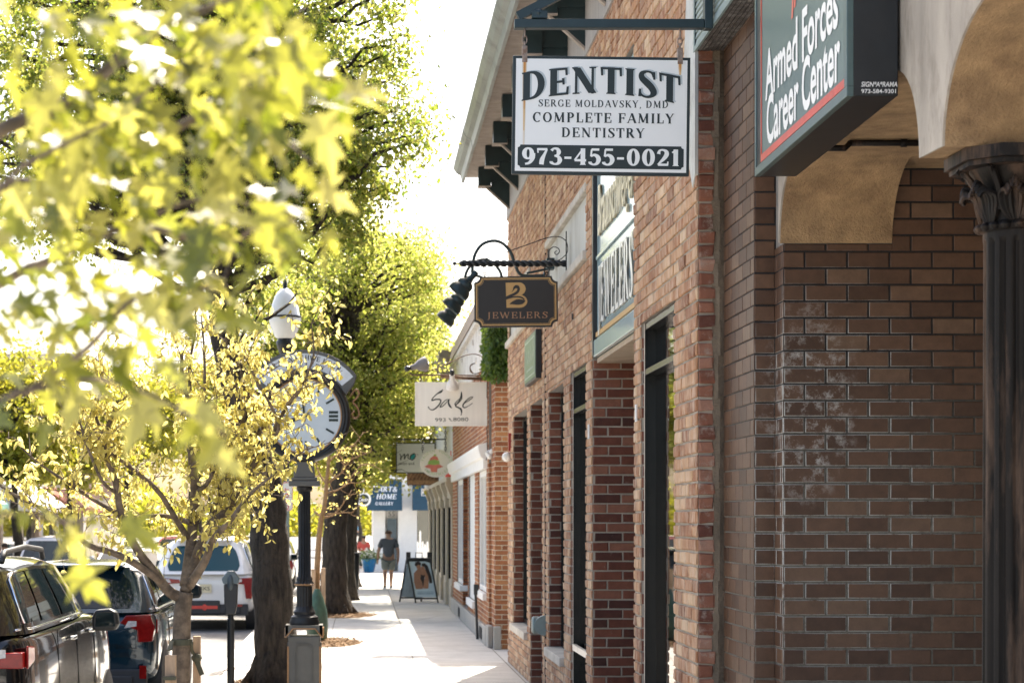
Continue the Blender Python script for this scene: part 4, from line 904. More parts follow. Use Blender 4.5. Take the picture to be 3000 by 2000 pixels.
# --- salon sign and yogurt sign
MY = 52.0; mc = W(1218, 1341, MY)
ms = thing('hanging_sign', 'white rectangular salon signboard with black border and teal dot letter', 'sign', mc)
mw, mh = 116*MY/6000, 89*MY/6000
b = MB(); b.prism(rectp(-mw/2, mw/2, -mh/2, mh/2), mc, U, V, (0, .05, 0)); b.build('board', m_ink, ms)
b = MB(); b.prism(rectp(-mw/2 + .025, mw/2 - .025, -mh/2 + .025, mh/2 - .025), mc + N*.006, U, V, (0, .005, 0)); b.build('panel', m_signw, ms)
km = mw / 362
def Hm(x, y, w): return ((x - 684)*km, -(y - 1385)*km, w*km)
b = MB(); stroke(b, [Hm(536, 1345, 6), Hm(548, 1370, 10), Hm(545, 1402, 9), Hm(560, 1370, 7), Hm(582, 1350, 10), Hm(580, 1395, 9), Hm(596, 1365, 7), Hm(615, 1350, 10), Hm(614, 1385, 9), Hm(632, 1395, 6)], mc, U, V, N, .009)
stroke(b, [Hm(672, 1345, 8), Hm(640, 1360, 9), Hm(634, 1390, 9), Hm(655, 1402, 8), Hm(678, 1375, 9), Hm(678, 1350, 8), Hm(662, 1342, 8)], mc, U, V, N, .0094); stroke(b, [Hm(695, 1345, 4), Hm(705, 1358, 5)], mc, U, V, N, .009)
sans(b, 'salon and', mc + U*(598 - 684)*km + V*-(1447 - 1385)*km + N*.009, U, V, .11, width=142*km*1.0); b.build('lettering', m_ink, ms)
b = MB(); b.sheet([((657 - 684)*km + 19*km*math.cos(a*.5236) + 5*km*math.sin(a*.5236), -(1372 - 1385)*km + 26*km*math.sin(a*.5236)) for a in range(12)], mc + N*.0075, U, V); b.build('teal_dot', Mt('teal paint', (.02, .36, .38), .5), ms)
b = MB(); b.tube([mc + U*-mw/2 + V*(mh/2 + .09), (XW + .05, MY + .02, mc.z + mh/2 + .09)], .02, 6)
for xx in (-.35, .35): b.tube([mc + U*xx + V*mh/2 + Vector((0, .02, 0)), mc + U*xx + V*(mh/2 + .09) + Vector((0, .02, 0))], .008, 5)
b.build('rod', m_black, ms)
FY = 45.6; fc = W(1279, 1356, FY)
ys = thing('hanging_sign', 'white oval frozen yogurt signboard with a red and green cup picture', 'sign', fc)
fw_, fh_ = 98*FY/6000/2, 83*FY/6000/2
b = MB(); b.prism([(fw_*math.cos(a*.19635), fh_*math.sin(a*.19635)) for a in range(32)], fc, U, V, (0, .05, 0)); b.build('board', m_signw, ys)
kf = 2*fw_ / 307
def F(x, y): return ((x - 872)*kf, -(y - 1430)*kf)
b = MB(); b.sheet([F(760, 1462), F(800, 1440), F(850, 1448), F(895, 1440), F(935, 1462), F(900, 1475), F(880, 1480), F(876, 1512), F(822, 1512), F(815, 1480), F(790, 1475)], fc + N*.004, U, V); b.sheet([F(806, 1405), F(815, 1385), F(845, 1362), F(878, 1372), F(892, 1400), F(850, 1412)], fc + N*.004, U, V); b.build('cup', Mt('salmon red paint', (.62, .2, .17), .5), ys)
b = MB(); b.sheet([F(790, 1440), F(800, 1408), F(850, 1396), F(895, 1408), F(902, 1438), F(850, 1448)], fc + N*.006, U, V); b.sheet([F(845, 1364), F(850, 1348), F(872, 1352), F(864, 1366)], fc + N*.006, U, V); b.build('swirl', Mt('leaf green paint', (.3, .5, .14), .5), ys)
def arctext(mb, text, c, r, a0, a1, h, up, xs=1.0, lift=.004, fn=None, rz=1.0):
    for i, ch in enumerate(text):
        a = R(a0 + (a1 - a0) * i / max(1, len(text) - 1)); s_ = 1 if up else -1
        uu = Vector((math.sin(a)*s_, 0, -math.cos(a)*s_)); vv = Vector((math.cos(a)*s_, 0, math.sin(a)*s_))
        p = Vector(c) + Vector((r*math.cos(a), 0, r*rz*math.sin(a))) + N*lift
        if ch == ' ': continue
        if fn: fn(mb, ch, p, uu, vv)
        else: sans(mb, ch, p, uu, vv, h, bold=.01)
b = MB(); arctext(b, 'FROZEN YOGURT', fc, fw_*.78, 165, 15, .085, True, rz=.85); arctext(b, 'SMOOTHIES', fc, fw_*.86, 215, 325, .085, False, rz=.85); b.build('lettering', Mt('pale green letters two', (.45, .58, .42), .5), ys)
b = MB()
for xx in (1238, 1305): chain(b, W(xx, 0, FY).x, FY + .02, W(xx, 1325, FY).z, W(xx, 1215, FY).z, 14, .008, .02)
b.tube([W(1225, 1213, FY) + Vector((0, .02, 0)), (XW + .05, FY + .02, W(0, 1213, FY).z)], .02, 6); b.build('hook_chain', m_black, ys)
b = MB(); p0 = W(1321, 1383, 47.5); b.lathe([(.02, -.2), (.13, -.14), (.14, 0), (.1, .16), (.02, .2)], p0, 14); b.tube([p0 + Vector((0, 0, .2)), p0 + Vector((0, 0, .5)), (XW, 47.5, p0.z + .5)], .012, 5); o_ = b.build('lantern', Mt('red lantern', (.6, .04, .02), .4), smooth_angle=40); tag(o_, 'small red lantern hanging behind the oval yogurt signboard', 'lantern')
wY = 57.0; b = MB(); wc = W(1226, 1404, wY); b.box(wc.x - .32, wY, wc.z - .16, wc.x + .62, wY + .06, wc.z + .26); o_ = b.build('hanging_sign', Mt('carved brown wood', (.16, .075, .035), .7, var=.6, scale=12), bevel=.02)
b = MB()
for k in range(9): b.beam((wc.x - .28 + k*.1, wY - .012, wc.z + .0), (wc.x - .16 + k*.1, wY - .012, wc.z + .22), .02, .02)
b.box(wc.x - .3, wY - .015, wc.z - .13, wc.x + .6, wY - .002, wc.z - .02); b.build('carving', Mt('carved wood light', (.3, .16, .07), .7, var=.4, scale=20), o_); b = MB(); b.tube([(wc.x - .3, wY + .03, wc.z + .3), (XW + .1, wY + .03, wc.z + .3)], .02, 6); b.build('rod', m_black, o_)
tag(o_, 'carved brown wooden signboard hanging below the salon signboard', 'sign')
# ------------------------------------------------------------------ the orange brick shop with the white parapet
XS = 2.0
sage = thing('brick_building', 'orange brick shop with white window frames, pale foundation and ivy', 'building', (4, 38, 0))
hs = [(33.0, 35.3, .82, 2.82), (36.4, 38.6, .55, 2.82), (38.8, 40.8, .3, 2.82), (40.81, 43.2, .7, 2.82)]
w = MB(); bricks(w, (XS, 0, 0), (0, 1, 0), (-1, 0, 0), 32.5, 45.3, .28, 4.5, .215, .0765, .013, hs, depth=.006, jit=.001, seed=31)
bricks(w, (2.05, 0, 0), (0, 1, 0), (-1, 0, 0), 31.7, 32.5, 0, 4.2, .215, .0765, .013, depth=.006, jit=.001, seed=32)
bricks(w, (2.05, 31.7, 0), (1, 0, 0), (0, -1, 0), 0, .34, 0, 4.2, .215, .0765, .013, depth=.006, jit=.001, seed=33, shift=-.108)
bricks(w, (XS, 32.498, 0), (1, 0, 0), (0, -1, 0), 0, .05, .28, 2.9, .215, .0765, .013, depth=.006, jit=.001, seed=34)
bricks(w, (XS, 40.8, 0), (1, 0, 0), (0, -1, 0), .004, .14, .3, 2.82, .215, .0765, .013, depth=.006, jit=.001, seed=35)
bricks(w, (XS, 35.3, 0), (1, 0, 0), (0, -1, 0), .004, .04, .82, 2.82, .215, .0765, .013, depth=.006, jit=.001, seed=35)
w.build('brick_wall', [m_sage, m_smortar], sage)
c = MB(); us = sorted({32.5, 45.3, *[x for h in hs for x in h[:2]]})
for a in range(len(us) - 1):
    cu = (us[a] + us[a+1]) / 2; hh = [h for h in hs if h[0] < cu < h[1]]
    if hh: c.box(XS + .003, us[a], 0, 2.3, us[a+1], hh[0][2]); c.box(XS + .003, us[a], hh[0][3], 2.3, us[a+1], 4.5)
    else: c.box(XS + .003, us[a], 0, 2.3, us[a+1], 4.5)
c.box(2.054, 31.705, 0, 2.3, 32.5, 4.2); c.box(2.3, 31.71, 0, 9, 45.29, 5.2); c.build('wall_core', m_core, sage)
c = MB(); c.box(XS - .05, 32.6, 0, XS, 45.28, .3); c.box(1.96, 32.05, 0, 2.045, 32.62, .34); c.build('foundation', m_conc, sage, bevel=.015)
c = MB(); c.box(2.02, 31.6, 0, 2.14, 31.69, .36); c.build('corner_guard', m_conc, sage, bevel=.02)
def whitewin(ya, yb, za, zb, mid=True):
    f = MB()
    f.box(XS + .02, ya, za, XS + .12, ya + .14, zb); f.box(XS + .02, yb - .14, za, XS + .12, yb, zb); f.box(XS + .02, ya + .14, zb - .1, XS + .12, yb - .14, zb); f.box(XS + .02, ya + .14, za, XS + .12, yb - .14, za + .08)
    if mid: f.box(XS + .03, (ya+yb)/2 - .05, za + .08, XS + .11, (ya+yb)/2 + .05, zb - .1)
    wo = f.build('window', m_white, sage); f = MB(); f.box(XS + .125, ya + .02, za + .02, XS + .135, yb - .02, zb - .02); f.build('glass', m_glass, wo)
    f = MB(); f.box(XS - .07, ya - .05, za - .12, XS + .1, yb + .05, za - .004); f.build('sill', m_white, wo, bevel=.01)
whitewin(33.02, 35.28, .82, 2.82); whitewin(40.83, 43.18, .7, 2.82)
f = MB(); f.box(XS + .03, 36.42, .55, XS + .1, 38.58, 2.82); f.box(XS + .02, 36.42, .55, XS + .029, 36.6, 2.82); f.box(XS - .05, 36.4, .42, XS + .1, 38.6, .547); f.build('white_panel', m_white, sage)
f = MB(); f.box(XS + .15, 38.82, .3, XS + .2, 40.79, 2.8); f.build('door', m_dark, sage)
f = MB(); f.prism([(XS, 2.82), (XS - .07, 2.82), (XS - .07, 2.98), (XS - .11, 3.0), (XS - .15, 3.14), (XS - .15, 3.2), (XS, 3.24)], (0, 32.7, 0), (1, 0, 0), (0, 0, 1), (0, 12, 0)); f.build('entablature', m_white, sage)
f = MB(); f.box(XS - .03, 32.6, 4.5, XS + .03, 45.3, 5.3); f.box(XS - .1, 32.4, 5.3, XS + .1, 45.4, 5.38)
for k in range(12): f.tube([(XS - .05, 33.4 + k, 4.75 + .4*(k % 2)), (XS - .028, 33.4 + k, 4.75 + .4*(k % 2))], .05, 8)
f.build('parapet', Mt('chalky white board', (.66, .63, .58), .8, var=.15, dirt=(.4, .36, .32)), sage)
f = MB(); f.prism([(XS - .12, 5.385), (XS - .02, 5.385), (XS + .1, 5.85), (XS + .0, 5.85)], (0, 33.0, 0), (1, 0, 0), (0, 0, 1), (0, 13.5, 0)); f.build('roof_edge', Mt('brown shingle', (.12, .085, .065), .9, var=.3, scale=20), sage)
f = MB(); f.box(2.02, 31.72, 4.2, 2.3, 32.4, 5.0); f.build('parapet_block', m_conc, sage)
f = MB(); f.tube([(1.93, 34.4, .0), (1.90, 34.4, .75)], .022, 8); f.box(1.87, 34.36, .75, 1.95, 34.44, .92); o_ = f.build('ground_pipe', m_black); tag(o_, 'thin black pipe with a small pale box standing against the pale foundation', 'pipe')
f = MB(); f.tube([(XS - .012, 32.62, 4.4), (XS - .014, 32.75, 3.6), (XS - .012, 32.6, 3.1), (XS - .03, 32.62, 2.95)], .008, 5); f.build('cable', m_black, sage)
f = MB(); f.tube([W(1440, 1330, 32.6), W(1432, 1322, 32.5), W(1426, 1330, 32.4)], .03, 8); f.ball(W(1434, 1336, 32.3), .05); f.ball(W(1441, 1322, 32.3), .045); o_ = f.build('spotlight', m_white, smooth=True); tag(o_, 'white twin spotlight on the white entablature corner', 'spotlight')
for yv in (33.4, 41): f = MB(); f.box(XS - .06, yv, .05, XS - .051, yv + .7, .24); f.build('vent_grille', m_dark, sage)
# ivy on the end of the parapet
iv = thing('ivy', 'green ivy hanging over the brick end of the white parapet', 'plant', (2.12, 31.7, 4.1)); rv = np.random.default_rng(8)
P = np.stack([rv.uniform(1.93, 2.32, 2600), rv.uniform(31.45, 31.75, 2600), 4.15 + 1.0*rv.beta(1.6, 1.2, 2600)], 1); P2 = np.stack([rv.uniform(1.9, 2.04, 900), rv.uniform(31.6, 32.6, 900), 4.25 + .85*rv.random(900)], 1)
m_ivy = leaf_mat('ivy leaf', [(0, (.03, .07, .015)), (1, (.09, .16, .03))], [(0, (.1, .2, .02)), (1, (.3, .38, .05))], .35)
leaf_mesh('foliage', m_ivy, np.concatenate([P, P2]), .085, 9, iv, droop=.9)
f = MB(); rr = random.Random(3)
for _ in range(26):
    x = rr.uniform(1.97, 2.3); f.tube([(x, 31.67, 5.02), (x + rr.uniform(-.05, .05), 31.64, 4.6), (x + rr.uniform(-.08, .08), 31.62, 4.2)], .006, 5)
f.build('stem', m_bark2, iv)
# ------------------------------------------------------------------ tan shopfront beyond
tan = thing('shop_building', 'tan painted shopfront with pilasters, dark panes and bracketed cornice', 'building', (4, 54, 0))
f = MB(); f.box(2.12, 45.32, 0, 9, 63, 5.6); f.build('wall', Mt('greenish cream wall', (.5, .5, .44), .8, var=.1), tan)
for k in range(6):
    y = 45.34 + k*3.0; f = MB(); f.box(1.97, y, .0, 2.03, y + .4, 2.5); f.box(1.94, y - .04, 2.3, 2.118, y + .44, 2.5); f.box(1.95, y - .03, .0, 2.118, y + .43, .55)
    f.prism([(2.118, 2.5), (1.95, 2.5), (1.84, 2.78), (1.84, 2.86), (2.118, 2.86)], (0, y, 0), (1, 0, 0), (0, 0, 1), (0, .34, 0)); po = f.build('pilaster', m_tan, tan, bevel=.01)
    f = MB(); f.box(2.031, y + .02, .56, 2.118, y + .38, 2.29); f.build('dark_jamb', m_dark, po)
f = MB(); f.box(2.0, 45.33, 2.5, 2.118, 63, 2.84); f.box(1.86, 45.33, 2.865, 2.118, 63, 2.95); f.box(2.03, 45.33, 0, 2.118, 63, .62); f.build('cornice', m_tan, tan)
f = MB()
for k in range(5): f.box(2.1, 45.8 + k*3.0, .7, 2.11, 48.3 + k*3.0, 2.45)
f.build('shop_glass', m_glass, tan)
f = MB(); f.box(1.7, 45.32, 5.6, 9, 63, 5.75); f.build('roof', m_soff, tan)
f = MB(); p = W(1255, 1420, 58); f.ball(p, .13, 10); f.tube([p, p + Vector((.1, 0, .15)), (2.1, 58, p.z + .18)], .04, 8); f.box(p.x - .02, 57.9, p.z + .1, p.x + .16, 58.1, p.z + .3); o_ = f.build('wall_camera', m_white, smooth=False); tag(o_, 'white dome camera at the corner of the tan cornice', 'camera')
# ------------------------------------------------------------------ white corner shop with blue awnings
YA = 80.0; wb = thing('shop_building', 'white painted corner shop with two dark blue awnings and a grey door', 'building', (1.5, YA, 0))
xl = W(1094, 0, YA).x; zt = 4.9
f = MB(); dxa, dxb = W(1128, 0, YA).x, W(1166, 0, YA).x; wxa = W(1222, 0, YA).x
f.box(xl, YA, 0, dxa, YA + .4, zt); f.box(dxa, YA, 2.95, dxb, YA + .4, zt); f.box(dxb, YA, 0, wxa, YA + .4, zt); f.box(wxa, YA, 0, 9, YA + .4, .9); f.box(wxa, YA, 2.6, 9, YA + .4, zt); f.box(xl, YA + .4, 0, 9, YA + 14, zt)
f.box(xl - .06, YA - .06, zt, 9, YA + 14, zt + .25); f.build('wall', Mt('white render', (.8, .79, .77), .7, var=.04), wb)
f = MB(); f.box(dxa + .08, YA + .1, .05, dxb - .05, YA + .16, 2.05); f.build('door', Mt('grey blue door', (.05, .085, .11), .3), wb)
f = MB(); f.box(dxa + .02, YA + .1, 2.4, dxb - .02, YA + .16, 2.9); f.build('transom_window', m_frame, wb)
f = MB(); sans(f, '55', (dxa + .26, YA - .006, 2.14), (1, 0, 0), (0, 0, 1), .28); f.build('house_number', m_ink, wb)
f = MB(); f.box(wxa + .02, YA + .1, .92, 8.9, YA + .14, 2.58); f.build('shop_window', m_glass, wb)
m_awn = Mt('navy awning canvas', (.012, .055, .085), .7, var=.1)
def awning(x0, x1, ztop, zbot, dep, end):
    f = MB(); e = end
    f.add([(x0 + e, YA - .03, ztop), (x1, YA - .03, ztop), (x1, YA - dep, zbot), (x0, YA - dep, zbot), (x0, YA - .03, zbot), (x1, YA - .03, zbot)], [(0, 1, 2, 3), (0, 3, 4), (1, 5, 2), (3, 2, 5, 4)]); return f.build('awning', m_awn, wb)
x0, x1 = W(1074, 0, YA - 1.0).x, W(1177, 0, YA).x
aw = awning(x0, x1, W(0, 1403, YA).z, W(0, 1495, YA - 1).z, 1.0, .3)
slope = Vector((0, 1 - .03, W(0, 1403, YA).z - W(0, 1495, YA - 1).z)); sl = slope.normalized(); nn = Vector((0, -sl.z, sl.y))
def onawn(px, py):
    for k in range(60):
        t = k / 59; z = W(0, 1495, YA - 1).z + slope.z*t; y = YA - 1 + slope.y*t
        if EYE - (py - VPY)*y/FPX <= z: break
    return Vector(((px - VPX)*y/FPX, y, z)) + nn*.012
f = MB()
roman(f, 'ART&', onawn(1135, 1441), (1, 0, 0), sl, nn, .26, .76, T=.24, t=.09, shear=.2); roman(f, 'HOME', onawn(1131, 1463), (1, 0, 0), sl, nn, .26, .78, T=.24, t=.09, shear=.2); roman(f, 'GALLERY', onawn(1125, 1480), (1, 0, 0), sl, nn, .16, .7, T=.24, t=.09, shear=.2)
f.build('lettering', m_wl, aw)
a2 = awning(W(1208, 0, YA).x, W(1300, 0, YA).x, W(0, 1416, YA).z, W(0, 1494, YA - 1).z, 1.0, 0)
f = MB(); q = onawn(1246, 1452); U = Vector((1, 0, 0))
for r in (rectp(-.16, .16, -.14, -.12), rectp(-.16, .16, .12, .14), rectp(-.16, -.14, -.12, .12), rectp(.14, .16, -.12, .12)): f.sheet(r, q + Vector((0, -.25, .12)), U, (0, 0, 1))
stroke(f, [(-.1, -.08, .03), (-.08, .1, .04), (-.02, .02, .03), (-.06, 0, .03), (.12, .04, .05)], q + Vector((0, -.25, .12)), U, (0, 0, 1), (0, -1, 0)); f.build('lettering', m_wl, a2)
f = MB(); pc = W(1066, 1462, 77)
f.lathe([(.01, -.03), (.27, -.03), (.27, .03), (.01, .03)], pc, 24, Matrix.Rotation(R(90), 3, 'X')); f.tube([pc + Vector((0, .02, .27)), pc + Vector((0, .02, .5)), (1.0, 80.0, pc.z + .5)], .02, 6); o_ = f.build('hanging_sign', m_signw)
f = MB(); f.lathe([(.01, -.005), (.2, -.005), (.2, .005), (.01, .005)], pc + Vector((0, -.04, 0)), 24, Matrix.Rotation(R(90), 3, 'X')); f.build('disc', m_ink, o_)
f = MB(); sans(f, 'Centro', pc + Vector((0, -.05, -.07)), (1, 0, 0), (0, 0, 1), .2, shear=.25, bold=.02, width=.42); f.build('lettering', m_wl, o_); tag(o_, 'round white rimmed sign with dark disc and Centro lettering beside the blue awning', 'sign')
# picket fence and planter by the white shop
f = MB()
for k in range(9):
    x = W(1224, 0, 76).x + k*.09; h = 1.15 - .1*(k % 2) + (.5 if k == 1 else 0); f.prism([(x - .035, 0), (x + .035, 0), (x + .035, h), (x, h + .07), (x - .035, h)], (0, 76, 0), (1, 0, 0), (0, 0, 1), (0, .03, 0))
o_ = f.build('picket_fence', m_white); tag(o_, 'short white picket fence by the window of the white corner shop', 'fence')
pl = thing('planter', 'bright blue flower pot of white flowers before the white corner shop', 'planter', W(1081, 1659, 78)*1); pl.location.z = 0
f = MB(); f.lathe([(.16, 0), (.2, .04), (.3, .5), (.32, .52), (.29, .52), (.25, .45)], pl.location, 20); f.build('pot', Mt('cobalt glaze', (.01, .13, .3), .25), pl, smooth_angle=40)
rv = np.random.default_rng(4); P = rv.normal(size=(500, 3))*(.2, .2, .12) + np.array(pl.location) + (0, 0, .62); leaf_mesh('foliage', m_ivy, P, .1, 5, pl)
m_petal = leaf_mat('white petals', [(0, (.7, .7, .66)), (1, (.8, .8, .78))], [(0, (.6, .6, .5)), (1, (.7, .7, .6))], .3); P = rv.normal(size=(260, 3))*(.22, .22, .1) + np.array(pl.location) + (0, 0, .72); leaf_mesh('flowers', m_petal, P, .07, 6, pl)
# ------------------------------------------------------------------ across the street: brick block, shopfronts, backdrop trees
m_far = brick_mat('far brick', [(0, (.14, .075, .055)), (1, (.23, .13, .1))], bump=0)
bb = thing('brick_building', 'tall brown brick block with white framed windows across the street', 'building', (-20, 92, 0))
f = MB(); bricks(f, (-34, 92, 0), (1, 0, 0), (0, -1, 0), 0, 21.4, 3, 9.2, .9, .3, .03, depth=.01, seed=51); bricks(f, (-12.6, 92, 0), (0, 1, 0), (1, 0, 0), 0, 14, 3, 9.2, .9, .3, .03, depth=.01, seed=52); f.build('brick_wall', [m_far, m_smortar], bb)
f = MB(); f.box(-34, 92.03, 0, -12.63, 106, 9.2); f.build('wall_core', m_tan, bb); f = MB(); f.box(-34.2, 91.8, 9.2, -12.4, 106.2, 9.45); f.build('parapet', m_stone, bb)
for k in range(5):
    f = MB(); f.box(-12.585, 93.2 + k*2.5, 5.4, -12.54, 94.6 + k*2.5, 7.6); wo = f.build('window', m_white, bb); f = MB(); f.box(-12.54, 93.35 + k*2.5, 5.5, -12.53, 94.45 + k*2.5, 7.5); f.build('pane', m_glass, wo)
for i, (ya, yb, zz, wall, awc, lab) in enumerate(((52, 66, 5.2, (.5, .52, .5), (.25, .5, .42), 'pale shop with a mint green awning across the street'), (66, 79, 4.8, (.55, .42, .33), (.6, .58, .54), 'tan shop with a pale awning across the street'), (79, 91.5, 4.2, (.5, .47, .42), (.3, .09, .05), 'cream shop with a rust red awning across the street'))):
    sp_ = thing('shop_building', lab, 'building', (-14, ya, 0)); f = MB(); f.box(-24, ya, 0, -12.6, yb, zz); f.box(-12.6, ya, 2.9, -12.4, yb, zz)
    for q in range(4): f.box(-12.6, ya + q*(yb - ya - .5)/3, 0, -12.4, ya + q*(yb - ya - .5)/3 + .5, 2.9)
    f.build('wall', Mt('shop wall ' + 'abc'[i], wall, .8), sp_)
    f = MB(); f.box(-12.59, ya + .55, .5, -12.55, yb - .55, 2.85); f.build('shop_glass', m_glass, sp_)
    f = MB(); f.prism([(-12.39, 3.3), (-11.3, 2.5), (-11.3, 2.3), (-12.39, 2.3)], (0, ya + .6, 0), (1, 0, 0), (0, 0, 1), (0, yb - ya - 1.2, 0)); f.build('awning', Mt('awning ' + 'abc'[i], awc, .7), sp_)
# ------------------------------------------------------------------ street clock
CX, CY = W(892, 0, 22.5).x, 22.5
m_clockg = Mt('grey green enamel', (.095, .09, .078), .38, var=.12, spec=.6)
m_clockd = Mt('dark enamel', (.024, .023, .022), .42, var=.2, spec=.35)
m_goldl = Mt('old gold leaf', (.36, .19, .08), .45, var=.2)
ck = thing('street_clock', 'dark street clock on a fluted post with a square paneled base', 'clock', (CX, CY, 0))
k = CY / 6000
ztop = W(0, 1836, CY).z
b = MB(); b.box(CX - .175, CY - .175, 0, CX + .175, CY + .175, ztop - .09); b.box(CX - .22, CY - .22, 0, CX + .22, CY + .22, .12); bo = b.build('base', m_clockg, ck, bevel=.012)
b = MB()
for sx in (0, 1, 2, 3):                # arched raised panel on every side
    q = Matrix.Rotation(sx * math.pi/2, 3, 'Z'); f_ = lambda x, z, d: Vector((CX, CY, 0)) + q @ Vector((x, -.175 - d, z))
    for (hw, zz0, zz1, ch, d) in ((.105, .2, ztop - .17, .045, .006), (.085, .23, ztop - .19, .04, .0)):
        o_ = [(-hw, zz0), (hw, zz0), (hw, zz1 - ch), (hw - ch, zz1), (-hw + ch, zz1), (-hw, zz1 - ch)]; n = 6
        i_ = [(x*.9, zz0 + (z - zz0)*.985 + .008) for x, z in o_]
        b.add([f_(x, z, d + .006) for x, z in o_] + [f_(x, z, d + .006) for x, z in i_] + [f_(x, z, -.002) for x, z in o_], [(j, (j+1) % n, n + (j+1) % n, n + j) for j in range(n)] + [(2*n + j, 2*n + (j+1) % n, (j+1) % n, j) for j in range(n)])
b.build('base_panel', m_clockg, bo)
b = MB()
for zz in (.01,):
    for sx in range(4):
        q = Matrix.Rotation(sx * math.pi/2, 3, 'Z'); f_ = lambda x, z, d: Vector((CX, CY, 0)) + q @ Vector((x, -.175 - d, z))
        b.tube([f_(-.17, .12, .004), f_(-.17, ztop - .2, .004)], .006, 5); b.tube([f_(.17, .12, .004), f_(.17, ztop - .2, .004)], .006, 5)
        b.tube([f_(-.2, ztop - .1, .03), f_(-.12, ztop - .005, .03), f_(.12, ztop - .005, .03), f_(.2, ztop - .1, .03)], .008, 5)
b.build('gold_edge', m_goldl, bo)
b = MB(); 
for sx in range(4):
    q = Matrix.Rotation(sx * math.pi/2, 3, 'Z')
    b.prism([(-.2, ztop - .1), (-.12, ztop - .01), (.12, ztop - .01), (.2, ztop - .1), (.2, ztop + .03), (-.2, ztop + .03)], Vector((CX, CY, 0)) + q @ Vector((0, -.2 - .001*sx, 0)), q @ Vector((1, 0, 0)), (0, 0, 1), q @ Vector((0, .03, 0)))
b.box(CX - .17, CY - .17, ztop - .02, CX + .17, CY + .17, ztop + .025); b.build('base_cap', m_clockg, bo)
b = MB(); z1 = ztop + .03; zf0, zf1, zs0, zs1 = W(0, 1795, CY).z, W(0, 1716, CY).z, W(0, 1695, CY).z, W(0, 1440, CY).z
b.lathe([(.16, z1), (.165, z1 + .03), (.15, z1 + .06), (.15, z1 + .085), (.115, z1 + .11), (.12, z1 + .14), (.1, z1 + .17), (.092, z1 + .2), (.086, zf0), (.086, zf1), (.11, zf1 + .012), (.11, zf1 + .03), (.085, zs0 - .02), (.09, zs0), (.08, zs0 + .02), (.072, zs0 + .03), (.066, zs1), (.085, zs1 + .02), (.09, zs1 + .05), (.07, zs1 + .07)], (CX, CY, 0), 96, flute=(16, z1 + .2, zs1, .012)); po = b.build('post', m_clockd, ck, smooth_angle=40)
b = MB(); b.lathe([(.1, zf1 + .008), (.114, zf1 + .012), (.114, zf1 + .024), (.1, zf1 + .03)], (CX, CY, 0), 32); b.build('gold_ring', m_goldl, po, smooth_angle=40)
# necking under the dial
b = MB(); zc = W(0, 1220, CY).z; zn = zs1 + .06
b.box(CX - .17, CY - .1, zn, CX + .17, CY + .1, zn + .06); b.box(CX - .14, CY - .085, zn + .062, CX + .14, CY + .085, zn + .1); b.prism([(-.12, zn + .1), (.12, zn + .1), (.1, zn + .25), (.22, zn + .4), (-.22, zn + .4), (-.1, zn + .25)], (CX, CY - .08, 0), (1, 0, 0), (0, 0, 1), (0, .16, 0)); b.build('neck', m_clockg, ck, bevel=.008)
Rx = Matrix.Rotation(R(90), 3, 'X'); CC = Vector((CX, CY, zc))
b = MB(); b.lathe([(.41, .10), (.42, .13), (.44, .14), (.455, .125), (.475, .13), (.495, .10), (.505, .06), (.505, -.06), (.495, -.1), (.475, -.13), (.455, -.125), (.44, -.14), (.42, -.13), (.41, -.1)], CC, 72, Rx, cap=False); b.build('bezel', m_clockd, ck, smooth_angle=35)
b = MB(); b.lathe([(.398, .098), (.398, .118), (.412, .122), (.416, .1)], CC, 72, Rx, cap=False); b.lathe([(.398, -.098), (.398, -.118), (.412, -.122), (.416, -.1)], CC, 72, Rx, cap=False); b.build('gold_rim', m_goldl, ck, smooth_angle=35)
b = MB()
for s_ in (-1, 1): b.sheet([(.4*math.cos(a*.0982), .4*math.sin(a*.0982)) for a in range(64)], CC + Vector((0, s_*.0965, 0)), (-s_, 0, 0), (0, 0, 1))
dl = b.build('dial', Mt('milk glass dial', (.62, .68, .7), .25, var=.03), ck)
m_num = Mt('bottle green numerals', (.015, .03, .025), .5)
b = MB()
ROM = ['XII', 'I', 'II', 'III', 'IIII', 'V', 'VI', 'VII', 'VIII', 'IX', 'X', 'XI']
for side in (-1, 1):
    for h in range(12):
        a = R(90 - 30*h); u = Vector((math.cos(a)*-side, 0, math.sin(a))); tg = Vector((math.sin(a)*-side, 0, -math.cos(a)))
        if h % 3 == 0: roman(b, {'I': 'I', }.get(ROM[h], ROM[h]) if 'X' not in ROM[h] else ROM[h].replace('X', 'V'), CC + u*.27 + Vector((0, side*.0995, 0)), tg, u, (0, side, 0), .1, .02 + .035*len(ROM[h]), T=.3, t=.1)
        else: b.obox(CC + u*.325 + Vector((0, side*.099, 0)), u*.05, tg*.011, (0, .0015, 0))
    for ang, L, w_ in ((200, .2, .02), (95, .31, .014)):
        a = R(ang); u = Vector((math.cos(a)*-side, 0, math.sin(a))); tg = Vector((math.sin(a), 0, -math.cos(a)*-side)); p = CC + Vector((0, side*.104, 0))
        b.prism([(-.06, -w_*.6), (L*.6, -w_), (L, 0), (L*.6, w_), (-.06, w_*.6)], p, u, tg, (0, side*.003, 0))
b.build('numerals_and_hands', m_num, dl)
